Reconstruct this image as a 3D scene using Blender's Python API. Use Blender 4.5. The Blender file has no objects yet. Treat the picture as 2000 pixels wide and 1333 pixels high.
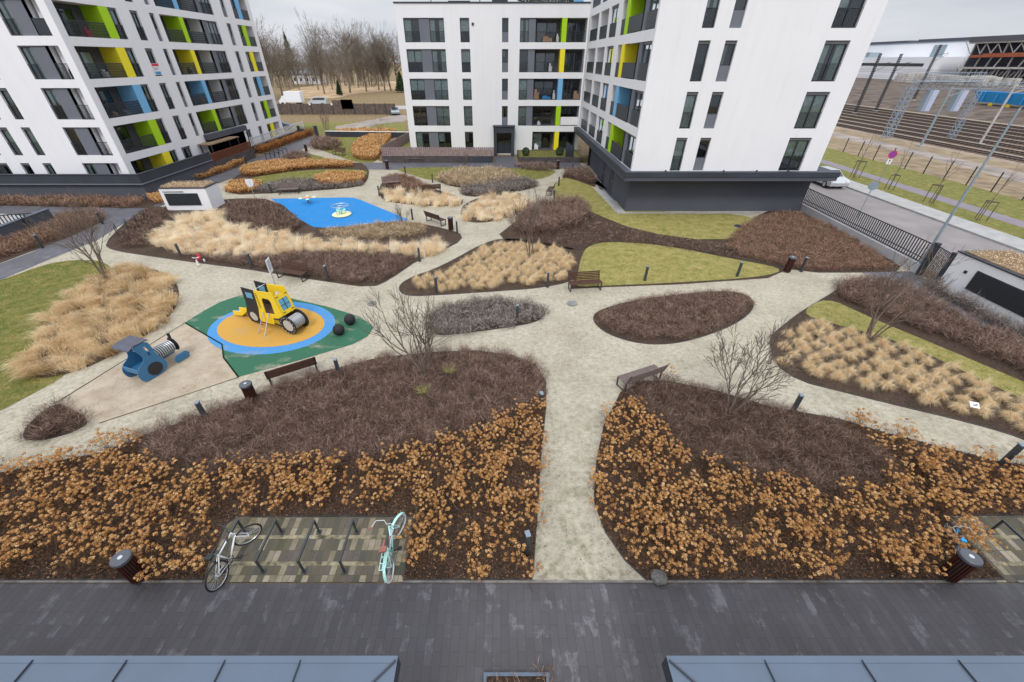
import bpy, bmesh, math, random
import numpy as np
from mathutils import Vector, Matrix
R = math.radians
random.seed(7)
RNG = np.random.default_rng(11)
SC = bpy.context.scene
COL = SC.collection

# ------------------------------------------------------------------ camera
PITCH = R(34.84); CAMH = 10.3; FPX = 788.0; CX = 978.0; CY = 666.5
cam_d = bpy.data.cameras.new('camera'); cam = bpy.data.objects.new('camera', cam_d); COL.objects.link(cam)
cam.location = (0, 0, CAMH); cam.rotation_euler = (math.pi/2 - PITCH, 0, 0)
cam_d.sensor_width = 36; cam_d.lens = FPX/2000*36; cam_d.shift_x = (1000-CX)/2000
cam_d.clip_start = 0.1; cam_d.clip_end = 4000
SC.camera = cam

# ------------------------------------------------------------------ world, sun, exposure
SUN_EL, SUN_ROT = R(50), R(188)
w = bpy.data.worlds.new('World'); SC.world = w; w.use_nodes = True
nt = w.node_tree; N = nt.nodes; Lk = nt.links
bg = N['Background']
sky = N.new('ShaderNodeTexSky'); sky.sky_type = 'NISHITA'; sky.sun_disc = False
sky.sun_elevation = SUN_EL; sky.sun_rotation = SUN_ROT; sky.dust_density = 3; sky.air_density = 1.0
tc = N.new('ShaderNodeTexCoord')
mp = N.new('ShaderNodeMapping'); mp.inputs['Scale'].default_value = (1.0, 1.0, 4.5)
nz = N.new('ShaderNodeTexNoise'); nz.inputs['Scale'].default_value = 2.2; nz.inputs['Detail'].default_value = 7; nz.inputs['Roughness'].default_value = .55
cr = N.new('ShaderNodeValToRGB'); cr.color_ramp.elements[0].position = .3; cr.color_ramp.elements[0].color = (5.6, 6.0, 6.9, 1)
cr.color_ramp.elements[1].position = .68; cr.color_ramp.elements[1].color = (9.0, 9.1, 9.5, 1)
mx = N.new('ShaderNodeMixRGB'); mx.inputs[0].default_value = .9
Lk.new(tc.outputs['Generated'], mp.inputs['Vector']); Lk.new(mp.outputs[0], nz.inputs['Vector']); Lk.new(nz.outputs[0], cr.inputs[0])
Lk.new(sky.outputs[0], mx.inputs[1]); Lk.new(cr.outputs[0], mx.inputs[2])
# overcast dome: the zenith is about two and a half times brighter than the horizon
sepz = N.new('ShaderNodeSeparateXYZ'); Lk.new(tc.outputs['Generated'], sepz.inputs[0])
mr = N.new('ShaderNodeMapRange'); mr.inputs[1].default_value = .12; mr.inputs[2].default_value = .9; mr.inputs[3].default_value = 1.0; mr.inputs[4].default_value = 2.5; Lk.new(sepz.outputs[2], mr.inputs[0])
vm = N.new('ShaderNodeVectorMath'); vm.operation = 'SCALE'; Lk.new(mx.outputs[0], vm.inputs[0]); Lk.new(mr.outputs[0], vm.inputs['Scale']); Lk.new(vm.outputs[0], bg.inputs[0])
bg.inputs[1].default_value = 0.073
sd = bpy.data.lights.new('sun', 'SUN'); sd.energy = 1.15; sd.angle = R(12); sd.color = (1, .975, .95)
sun = bpy.data.objects.new('sun', sd); COL.objects.link(sun)
sun.rotation_euler = (math.pi/2 - SUN_EL, 0, R(-8))
SC.view_settings.view_transform = 'Standard'; SC.view_settings.look = 'None'; SC.view_settings.gamma = 1
SC.view_settings.exposure = 0.42; SC.view_settings.use_curve_mapping = False

# ------------------------------------------------------------------ pixel -> ground helpers (positions only)
_c, _s = math.cos(PITCH), math.sin(PITCH)
def ray(px, py):
    u = (px-CX)/FPX; v = (CY-py)/FPX
    return u, _c+v*_s, -_s+v*_c
def G(px, py, z=0.0):
    r = ray(px, py); t = (z-CAMH)/r[2]
    return (r[0]*t, r[1]*t)
def ZY(px, py, Y):
    r = ray(px, py); return CAMH + r[2]*Y/r[1]
def GP(pts, z=0.0): return [G(p[0], p[1], z) for p in pts]

# ------------------------------------------------------------------ materials
MATS = {}
def rgb(c): return (c[0], c[1], c[2], 1)
def mat(name, col, rough=.8, spec=.3, metal=0.0, var=.12, scale=6.0, bump=0.0, bscale=40.0, col2=None, coord='Object'):
    if name in MATS: return MATS[name]
    m = bpy.data.materials.new(name); m.use_nodes = True; MATS[name] = m
    n = m.node_tree.nodes; l = m.node_tree.links; b = n['Principled BSDF']
    b.inputs['Roughness'].default_value = rough; b.inputs['Metallic'].default_value = metal
    b.inputs['Specular IOR Level'].default_value = spec
    t = n.new('ShaderNodeTexCoord')
    z = n.new('ShaderNodeTexNoise'); z.inputs['Scale'].default_value = scale; z.inputs['Detail'].default_value = 6
    r = n.new('ShaderNodeValToRGB'); r.color_ramp.elements[0].position = .32; r.color_ramp.elements[1].position = .7
    c2 = col2 if col2 else tuple(min(1, c*(1+var)) for c in col)
    r.color_ramp.elements[0].color = rgb(tuple(c*(1-var) for c in col)); r.color_ramp.elements[1].color = rgb(c2)
    l.new(t.outputs[coord], z.inputs['Vector']); l.new(z.outputs[0], r.inputs[0]); l.new(r.outputs[0], b.inputs['Base Color'])
    if bump:
        z2 = n.new('ShaderNodeTexNoise'); z2.inputs['Scale'].default_value = bscale; z2.inputs['Detail'].default_value = 5
        bp = n.new('ShaderNodeBump'); bp.inputs['Strength'].default_value = bump; bp.inputs['Distance'].default_value = .03
        l.new(t.outputs[coord], z2.inputs['Vector']); l.new(z2.outputs[0], bp.inputs['Height']); l.new(bp.outputs[0], b.inputs['Normal'])
    return m
def matv(name, cols, rough=.9, trans=0.0):
    """colour picked per leaf/blade from the mesh attribute rnd"""
    m = bpy.data.materials.new(name); m.use_nodes = True; MATS[name] = m
    n = m.node_tree.nodes; l = m.node_tree.links; b = n['Principled BSDF']
    b.inputs['Roughness'].default_value = rough; b.inputs['Specular IOR Level'].default_value = .15
    a = n.new('ShaderNodeAttribute'); a.attribute_name = 'rnd'
    r = n.new('ShaderNodeValToRGB'); e = r.color_ramp.elements
    e[0].position = 0; e[0].color = rgb(cols[0]); e[1].position = 1; e[1].color = rgb(cols[-1])
    for i, c in enumerate(cols[1:-1]):
        q = e.new((i+1)/(len(cols)-1)); q.color = rgb(c)
    l.new(a.outputs['Fac'], r.inputs[0]); l.new(r.outputs[0], b.inputs['Base Color'])
    if trans:
        t = n.new('ShaderNodeBsdfTranslucent'); l.new(r.outputs[0], t.inputs[0]); x = n.new('ShaderNodeMixShader'); x.inputs[0].default_value = trans
        l.new(b.outputs[0], x.inputs[1]); l.new(t.outputs[0], x.inputs[2]); l.new(x.outputs[0], n['Material Output'].inputs[0])
    return m
def ramp(n, pos, cols):
    r = n.new('ShaderNodeValToRGB'); e = r.color_ramp.elements
    e[0].position = pos[0]; e[0].color = rgb(cols[0]); e[1].position = pos[-1]; e[1].color = rgb(cols[-1])
    for p, c in list(zip(pos, cols))[1:-1]:
        q = e.new(p); q.color = rgb(c)
    return r
def noise(n, l, vec, sc, det=6, rough=.55):
    z = n.new('ShaderNodeTexNoise'); z.inputs['Scale'].default_value = sc; z.inputs['Detail'].default_value = det; z.inputs['Roughness'].default_value = rough
    l.new(vec, z.inputs['Vector']); return z
def mix(n, l, fac, a, b, typ='MIX'):
    m = n.new('ShaderNodeMixRGB'); m.blend_type = typ
    for i, v in ((0, fac), (1, a), (2, b)):
        if isinstance(v, (int, float)): m.inputs[i].default_value = v
        elif isinstance(v, tuple): m.inputs[i].default_value = rgb(v)
        else: l.new(v, m.inputs[i])
    return m
def newmat(name, rough=.9, spec=.2):
    m = bpy.data.materials.new(name); m.use_nodes = True; MATS[name] = m
    n = m.node_tree.nodes; l = m.node_tree.links; b = n['Principled BSDF']
    b.inputs['Roughness'].default_value = rough; b.inputs['Specular IOR Level'].default_value = spec
    g = n.new('ShaderNodeNewGeometry')
    return m, n, l, b, g.outputs['Position']
def bumpn(n, l, b, h, st, dist=.02):
    bp = n.new('ShaderNodeBump'); bp.inputs['Strength'].default_value = st; bp.inputs['Distance'].default_value = dist
    l.new(h, bp.inputs['Height']); l.new(bp.outputs[0], b.inputs['Normal'])

# gravel, with moss in the trodden gap between the two near beds
M_gravel, n, l, b, P = newmat('gravel')
z1 = noise(n, l, P, .5, 8, .65); z2 = noise(n, l, P, 5.5, 13, .86); z3 = noise(n, l, P, 2.6, 8, .7)
r1 = ramp(n, (.3, .5, .72), ((.335, .302, .24), (.415, .382, .308), (.475, .443, .37)))
l.new(z1.outputs[0], r1.inputs[0])
r2 = ramp(n, (.33, .45, .56, .72), ((.36, .33, .28), (.78, .76, .72), (1.0, 1.0, .98), (1.2, 1.19, 1.15))); l.new(z2.outputs[0], r2.inputs[0])
c = mix(n, l, 1.0, r1.outputs[0], r2.outputs[0], 'MULTIPLY')
r3 = ramp(n, (.5, .68), ((0, 0, 0), (1, 1, 1))); l.new(z3.outputs[0], r3.inputs[0])
sx = n.new('ShaderNodeSeparateXYZ'); l.new(P, sx.inputs[0])
my = n.new('ShaderNodeMapRange'); my.inputs[1].default_value = 15; my.inputs[2].default_value = 6; l.new(sx.outputs[1], my.inputs[0])
mm = n.new('ShaderNodeMath'); mm.operation = 'MULTIPLY'; l.new(my.outputs[0], mm.inputs[0]); l.new(r3.outputs[0], mm.inputs[1])
mm2 = n.new('ShaderNodeMath'); mm2.operation = 'MULTIPLY'; mm2.inputs[1].default_value = .75; l.new(mm.outputs[0], mm2.inputs[0])
c2 = mix(n, l, mm2.outputs[0], c.outputs[0], (.12, .13, .07))
z4 = noise(n, l, P, 5, 10, .8); r4 = ramp(n, (.66, .73), ((0, 0, 0), (1, 1, 1))); l.new(z4.outputs[0], r4.inputs[0])
c3 = mix(n, l, r4.outputs[0], c2.outputs[0], (.12, .105, .08)); l.new(c3.outputs[0], b.inputs['Base Color'])
bumpn(n, l, b, z2.outputs[0], .8, .03)
# sand
M_sand, n, l, b, P = newmat('sand')
z1 = noise(n, l, P, 1.3, 9, .7); z2 = noise(n, l, P, 4.5, 13, .84); z3 = noise(n, l, P, 40, 4)
r1 = ramp(n, (.35, .65), ((.32, .26, .185), (.45, .385, .295))); l.new(z1.outputs[0], r1.inputs[0])
r2 = ramp(n, (.56, .66), ((0, 0, 0), (.85, .85, .85))); l.new(z2.outputs[0], r2.inputs[0])
c = mix(n, l, r2.outputs[0], r1.outputs[0], (.15, .115, .08)); l.new(c.outputs[0], b.inputs['Base Color']); bumpn(n, l, b, z2.outputs[0], .7, .06)
# mulch soil
M_soil, n, l, b, P = newmat('mulch')
z1 = noise(n, l, P, 1.1, 8, .7); z2 = noise(n, l, P, 13, 9, .85)
r1 = ramp(n, (.3, .5, .62, .74), ((.02, .014, .011), (.06, .042, .031), (.12, .085, .062), (.25, .185, .135))); l.new(z2.outputs[0], r1.inputs[0])
r2 = ramp(n, (.3, .7), ((.7, .7, .7), (1.25, 1.15, 1.05))); l.new(z1.outputs[0], r2.inputs[0])
c = mix(n, l, 1.0, r1.outputs[0], r2.outputs[0], 'MULTIPLY'); l.new(c.outputs[0], b.inputs['Base Color']); bumpn(n, l, b, z2.outputs[0], 1.0, .05)
# lawn
def lawnmat(name, a, bb, cc):
    m, n, l, b, P = newmat(name)
    z1 = noise(n, l, P, 1.7, 10, .8); z2 = noise(n, l, P, 16, 6, .8)
    r1 = ramp(n, (.38, .5, .62), (a, bb, cc)); l.new(z1.outputs[0], r1.inputs[0])
    r2 = ramp(n, (.3, .7), ((.55, .58, .5), (1.35, 1.3, 1.3))); l.new(z2.outputs[0], r2.inputs[0])
    c = mix(n, l, 1.0, r1.outputs[0], r2.outputs[0], 'MULTIPLY'); l.new(c.outputs[0], b.inputs['Base Color']); bumpn(n, l, b, z2.outputs[0], 1.0, .05)
    return m
M_lawn = lawnmat('lawn_grass', (0.096, 0.128, 0.028), (0.172, 0.172, 0.044), (0.288, 0.232, 0.088))
M_lawn_y = lawnmat('yellow_lawn', (0.187, 0.187, 0.047), (0.281, 0.255, 0.085), (0.374, 0.315, 0.128))
M_field = lawnmat('dry_field', (0.111, 0.106, 0.043), (0.212, 0.153, 0.085), (0.340, 0.238, 0.132))
# paving: long pavers running away from the camera, chalky bloom
def pavemat(name, base, bloom, bl=.6, rowh=.2, lines=1.0, bloomamt=.55):
    m, n, l, b, P = newmat(name, .6, .35)
    mpn = n.new('ShaderNodeMapping'); mpn.inputs['Rotation'].default_value = (0, 0, R(90)); l.new(P, mpn.inputs['Vector'])
    br = n.new('ShaderNodeTexBrick'); l.new(mpn.outputs[0], br.inputs['Vector'])
    br.inputs['Scale'].default_value = 1; br.inputs['Brick Width'].default_value = bl; br.inputs['Row Height'].default_value = rowh
    br.inputs['Mortar Size'].default_value = .006; br.inputs['Mortar Smooth'].default_value = .3; br.inputs['Bias'].default_value = 0
    br.inputs['Color1'].default_value = rgb(tuple(x*.9 for x in base)); br.inputs['Color2'].default_value = rgb(tuple(x*1.1 for x in base))
    br.inputs['Mortar'].default_value = rgb(tuple(x*(1-.45*lines) for x in base))
    z1 = noise(n, l, P, .7, 5, .6)
    ms = n.new('ShaderNodeMapping'); ms.inputs['Scale'].default_value = (2.3, 1.5, 1); l.new(P, ms.inputs['Vector'])
    z2 = noise(n, l, ms.outputs[0], 1.0, 12, .74)
    r1 = ramp(n, (.3, .7), ((.85, .84, .84), (1.15, 1.15, 1.18))); l.new(z1.outputs[0], r1.inputs[0])
    c = mix(n, l, 1.0, br.outputs[0], r1.outputs[0], 'MULTIPLY')
    b2 = n.new('ShaderNodeTexBrick'); l.new(mpn.outputs[0], b2.inputs['Vector']); b2.inputs['Scale'].default_value = 1; b2.inputs['Brick Width'].default_value = bl; b2.inputs['Row Height'].default_value = rowh; b2.inputs['Mortar Size'].default_value = 0
    b2.inputs['Color1'].default_value = (0,0,0,1); b2.inputs['Color2'].default_value = (.12,.12,.12,1)
    sm = mix(n, l, 1.0, z2.outputs[0], b2.outputs[0], 'ADD')
    r2 = ramp(n, (.625, .72), ((0, 0, 0), (bloomamt,)*3)); l.new(sm.outputs[0], r2.inputs[0])
    c2 = mix(n, l, r2.outputs[0], c.outputs[0], bloom); l.new(c2.outputs[0], b.inputs['Base Color'])
    bumpn(n, l, b, br.outputs['Fac'], -.25, .01)
    return m
M_pave = pavemat('dark_pavers', (.066, .0635, .066), (.18, .175, .188), bl=.5, rowh=.18, lines=.8, bloomamt=.62)
M_pave_bg = pavemat('grey_pavers', (.095, .094, .106), (.2, .195, .21), .4, .2, .6, .5)
# bike stand pad: dark, mossy and tan pavers
M_pad, n, l, b, P = newmat('mossy_pavers', .7, .3)
mpn = n.new('ShaderNodeMapping'); mpn.inputs['Rotation'].default_value = (0, 0, R(90)); l.new(P, mpn.inputs['Vector'])
br = n.new('ShaderNodeTexBrick'); l.new(mpn.outputs[0], br.inputs['Vector']); br.inputs['Scale'].default_value = 1
br.inputs['Brick Width'].default_value = .30; br.inputs['Row Height'].default_value = .155; br.offset = 0.0
br.inputs['Mortar Size'].default_value = .006; br.inputs['Color1'].default_value = (0, 0, 0, 1); br.inputs['Color2'].default_value = (1, 1, 1, 1); br.inputs['Mortar'].default_value = (0, 0, 0, 1)
r1 = ramp(n, (.0, .40, .68, .76, 1), ((.06, .06, .052), (.11, .09, .08), (.09, .085, .07), (.22, .185, .135), (.34, .295, .22))); l.new(br.outputs[0], r1.inputs[0])
z1 = noise(n, l, P, 2.4, 8, .7); r2 = ramp(n, (.38, .62), ((0, 0, 0), (.55, .55, .55))); l.new(z1.outputs[0], r2.inputs[0])
c = mix(n, l, r2.outputs[0], r1.outputs[0], (.085, .08, .025)); l.new(c.outputs[0], b.inputs['Base Color']); bumpn(n, l, b, br.outputs['Fac'], -.3, .01)
M_concrete = mat('concrete', (0.340, 0.337, 0.326), .85, var=.12, scale=1.5, bump=.3, bscale=30)
M_road = mat('asphalt', (0.222, 0.204, 0.200), .85, var=.1, scale=.5, col2=(0.266, 0.244, 0.237), bump=.3, bscale=50)
M_cycle = mat('cycle_path', (0.207, 0.185, 0.207), .9, var=.08, scale=1)
M_dirt = mat('dirt_road', (0.266, 0.229, 0.200), .95, var=.3, scale=.35, bump=.5, bscale=4)
M_ballast = mat('ballast', (0.255, 0.196, 0.149), .95, var=.2, scale=1.2, col2=(0.340, 0.272, 0.208), bump=.6, bscale=8)
M_verge = mat('verge', (0.212, 0.157, 0.102), .95, var=.25, scale=.6, col2=(0.306, 0.238, 0.145), bump=.5, bscale=5)
M_bank = mat('bank', (.07, .052, .04), .95, var=.3, scale=.35, col2=(.16, .12, .092), bump=.8, bscale=3)
def rubber(name, c, wear):
    m, n, l, b, P = newmat(name, .85, .2)
    z1 = noise(n, l, P, 1.0, 8, .75); z2 = noise(n, l, P, 60, 3)
    r1 = ramp(n, (.3, .7), (tuple(x*.88 for x in c), tuple(x*1.1 for x in c))); l.new(z2.outputs[0], r1.inputs[0])
    ms = n.new('ShaderNodeMapping'); ms.inputs['Scale'].default_value = (1.6, 3.0, 1); l.new(P, ms.inputs['Vector']); z3 = noise(n, l, ms.outputs[0], .45, 9, .68)
    r2 = ramp(n, (.54, .68), ((0, 0, 0), (wear,)*3)); l.new(z3.outputs[0], r2.inputs[0])
    cc = mix(n, l, r2.outputs[0], r1.outputs[0], (.30, .27, .21)); l.new(cc.outputs[0], b.inputs['Base Color']); bumpn(n, l, b, z2.outputs[0], .3, .01)
    return m
M_rub_g = rubber('green_rubber', (0.035, 0.121, 0.070), .75); M_rub_b = rubber('light_blue_rubber', (0.066, 0.234, 0.484), .6)
M_rub_o = rubber('orange_rubber', (0.484, 0.273, 0.055), .45); M_rub_blue = rubber('blue_rubber', (0.020, 0.195, 0.484), .12)
M_white, n, l, b, P = newmat('white_render', .9, .2)
ms0 = n.new('ShaderNodeMapping'); ms0.inputs['Scale'].default_value = (1.6, 1.6, .12); l.new(P, ms0.inputs['Vector']); z1 = noise(n, l, ms0.outputs[0], 1.5, 8, .7); z2 = noise(n, l, P, .25, 4, .6)
r1 = ramp(n, (.30, .48, .7), ((.715, .712, .712), (.745, .745, .755), (.76, .76, .775))); l.new(z1.outputs[0], r1.inputs[0])
r2 = ramp(n, (.3, .7), ((.97, .97, .975), (1.01, 1.01, 1.01))); l.new(z2.outputs[0], r2.inputs[0]); c = mix(n, l, 1.0, r1.outputs[0], r2.outputs[0], 'MULTIPLY'); l.new(c.outputs[0], b.inputs['Base Color'])
M_white2 = mat('white_panel', (.76, .76, .76), .7, .3, var=.04, scale=2)
M_grey = mat('grey_render', (.145, .155, .18), .85, .25, var=.05, scale=.5)
M_dgrey = mat('dark_cladding', (.036, .042, .055), .55, .4, var=.15, scale=.7)
M_plinth = mat('plinth_render', (.075, .08, .098), .8, .3, var=.07, scale=.5)
M_frame = mat('window_frame', (.035, .04, .046), .45, .4, var=.08)
M_shut = mat('shutter_box', (.16, .165, .175), .6, .3, var=.05)
M_rail = mat('railing_paint', (.03, .036, .042), .45, .4, var=.08)
M_inside = mat('dark_room', (.03, .032, .034), .9, .1, var=.3, scale=2)  # near-black colour stands for the shade inside unlit rooms
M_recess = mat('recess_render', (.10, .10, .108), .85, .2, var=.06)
M_curtain = mat('curtain_cloth', (.55, .62, .58), .9, .1, var=.22, scale=5)
M_curtain2 = mat('blind_cloth', (.30, .29, .27), .9, .1, var=.15, scale=3)
M_lime = mat('lime_paint', (.36, .60, .012), .7, .3, var=.03); M_yel = mat('yellow_paint', (.80, .68, .03), .7, .3, var=.03)
M_blue = mat('blue_paint', (.17, .42, .68), .7, .3, var=.03)
COLM = {'g': M_lime, 'y': M_yel, 'b': M_blue}
M_glass, n, l, b, P = newmat('glass')
tr = n.new('ShaderNodeBsdfTransparent'); tr.inputs[0].default_value = (.62, .68, .68, 1)
gl = n.new('ShaderNodeBsdfGlossy'); gl.inputs['Roughness'].default_value = .03; gl.inputs[0].default_value = (.8, .88, .95, 1)
lw = n.new('ShaderNodeLayerWeight'); lw.inputs[0].default_value = .25
ad = n.new('ShaderNodeMath'); ad.operation = 'ADD'; ad.inputs[1].default_value = .09; l.new(lw.outputs['Fresnel'], ad.inputs[0])
ms_ = n.new('ShaderNodeMixShader'); l.new(ad.outputs[0], ms_.inputs[0]); l.new(tr.outputs[0], ms_.inputs[1]); l.new(gl.outputs[0], ms_.inputs[2]); l.new(ms_.outputs[0], n['Material Output'].inputs[0])
M_wood = mat('bench_wood', (.075, .038, .026), .6, .3, var=.25, scale=12); M_woodl = mat('worn_bench_wood', (.16, .12, .11), .7, .3, var=.2, scale=12)
M_metal = mat('dark_steel', (.03, .033, .037), .4, .5, var=.1); M_bol = mat('bollard_paint', (.035, .042, .05), .45, .5, var=.1)
M_bolt = mat('bollard_cap', (.17, .21, .25), .35, .5, var=.1); M_lid = mat('bin_lid', (.065, .072, .085), .4, .5, var=.08)
M_steel = mat('steel', (.55, .56, .58), .35, .5, metal=.7, var=.05); M_galv = mat('galvanised', (.26, .32, .36), .5, .4, metal=.3, var=.1)
M_bark = mat('bark', (.16, .125, .10), .9, .1, var=.25, scale=9); M_bark2 = mat('grey_bark', (.20, .17, .135), .9, .1, var=.25, scale=3)
M_black = mat('black_plastic', (.02, .02, .022), .5, .4, var=.1); M_rubberb = mat('tyre_rubber', (.018, .018, .02), .7, .3, var=.1)
M_redw = mat('red_brown_slats', (.062, .018, .012), .5, .4, var=.2, scale=20)
M_pinkf = mat('brown_fence_slats', (0.270, 0.198, 0.203), .7, .3, var=.2, scale=3); M_brownw = mat('brown_wall', (0.081, 0.068, 0.066), .85, .2, var=.2, scale=2)
M_rust = mat('rust_slats', (.16, .055, .028), .8, .2, var=.25, scale=5)
M_zinc = mat('zinc_sheet', (0.096, 0.127, 0.171), .42, .5, metal=.25, var=.06, scale=1.2)
M_white_p = mat('white_paint', (.72, .73, .74), .35, .5, var=.03); M_mint = mat('mint_paint', (.42, .72, .66), .35, .5, var=.05)
M_tyel = mat('toy_yellow', (.78, .54, .02), .4, .5, var=.04); M_tblue = mat('toy_blue', (.035, .145, .28), .4, .5, var=.08)
M_cream = mat('cream_plastic', (.74, .70, .40), .5, .4, var=.04); M_red = mat('red_plastic', (.55, .03, .06), .4, .5, var=.05)
M_pblue = mat('bright_blue', (.03, .28, .60), .5, .4, var=.1); M_aqua = mat('aqua_plastic', (.25, .70, .62), .5, .4, var=.05)
M_orange = mat('orange_plastic', (.75, .25, .12), .5, .4, var=.05); M_purple = mat('sign_blue', (.16, .05, .42), .4, .5, var=.05)
M_edge = mat('edge_stone', (.17, .155, .14), .9, var=.3, scale=4)
M_wallL = mat('light_wall', (.42, .42, .42), .9, .2, var=.1, scale=1); M_silver = mat('silver_paint', (.5, .52, .54), .25, .6, metal=.3, var=.03)
M_cardg = mat('car_glass', (.02, .025, .03), .08, .6, var=.1); M_sleep = mat('sleeper_wood', (.13, .095, .075), .9, .1, var=.2)
M_rails = mat('rail_steel', (.06, .045, .038), .5, .4, var=.2)
M_saddle = mat('brown_leather', (.25, .10, .08), .6, .3, var=.1); M_grille = mat('grille', (.035, .05, .06), .5, .4, var=.1)
M_boards = mat('old_boards', (.12, .095, .08), .9, .1, var=.3, scale=2); M_navy = mat('navy_panel', (.02, .035, .05), .7, .3)
M_roofveg = mat('sedum_roof', (.27, .19, .12), .95, .1, var=.35, scale=5, bump=.6, bscale=30)
M_card = mat('cardboard', (.42, .27, .17), .9, .1, var=.1); M_darkst = mat('stadium_dark', (.035, .036, .05), .8, .2, var=.2, scale=.2)
M_palest = mat('pale_steel', (.45, .43, .4), .7, .3, var=.2, scale=1); M_rustst = mat('rusty_steel', (.33, .10, .05), .8, .2, var=.2, scale=1)
# leaf materials
V_gold = matv('golden_grass', [(.30,.19,.09), (.60,.43,.23), (.82,.65,.40), (.93,.82,.60)], trans=.5)
V_pale = matv('pale_grass', [(.52,.37,.21), (.82,.65,.42), (.95,.82,.60), (.97,.92,.78)], trans=.55)
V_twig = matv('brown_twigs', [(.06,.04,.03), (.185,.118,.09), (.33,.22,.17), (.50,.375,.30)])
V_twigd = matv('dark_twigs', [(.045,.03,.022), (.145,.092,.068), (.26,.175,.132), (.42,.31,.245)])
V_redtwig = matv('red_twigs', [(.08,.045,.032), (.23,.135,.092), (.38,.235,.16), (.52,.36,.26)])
V_heather = matv('heather', [(.07,.058,.05), (.18,.15,.13), (.34,.29,.26), (.55,.48,.43)])
V_hyd = matv('dried_heads', [(.20,.085,.03), (.42,.205,.07), (.60,.345,.135), (.78,.55,.30)], trans=.25)
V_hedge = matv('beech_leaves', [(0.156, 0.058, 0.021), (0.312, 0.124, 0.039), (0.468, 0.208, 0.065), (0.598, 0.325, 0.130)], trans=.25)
V_litter = matv('leaf_litter', [(0.022, 0.015, 0.011), (0.062, 0.038, 0.027), (0.123, 0.073, 0.047), (0.224, 0.134, 0.084)])
V_lawn = matv('lawn_blades', [(0.085, 0.120, 0.020), (0.150, 0.175, 0.035), (0.240, 0.220, 0.060), (0.340, 0.280, 0.110)], trans=.3)
V_hydl = matv('hydrangea_litter', [(.035,.02,.013), (.10,.055,.032), (.20,.11,.06), (.40,.23,.12)])
V_green = matv('dark_needles', [(.02, .045, .02), (.04, .07, .03), (.07, .10, .05)])
V_mound = matv('dry_stalks', [(0.193, 0.145, 0.081), (0.386, 0.290, 0.177), (0.612, 0.467, 0.306), (0.805, 0.644, 0.451)])

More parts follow.
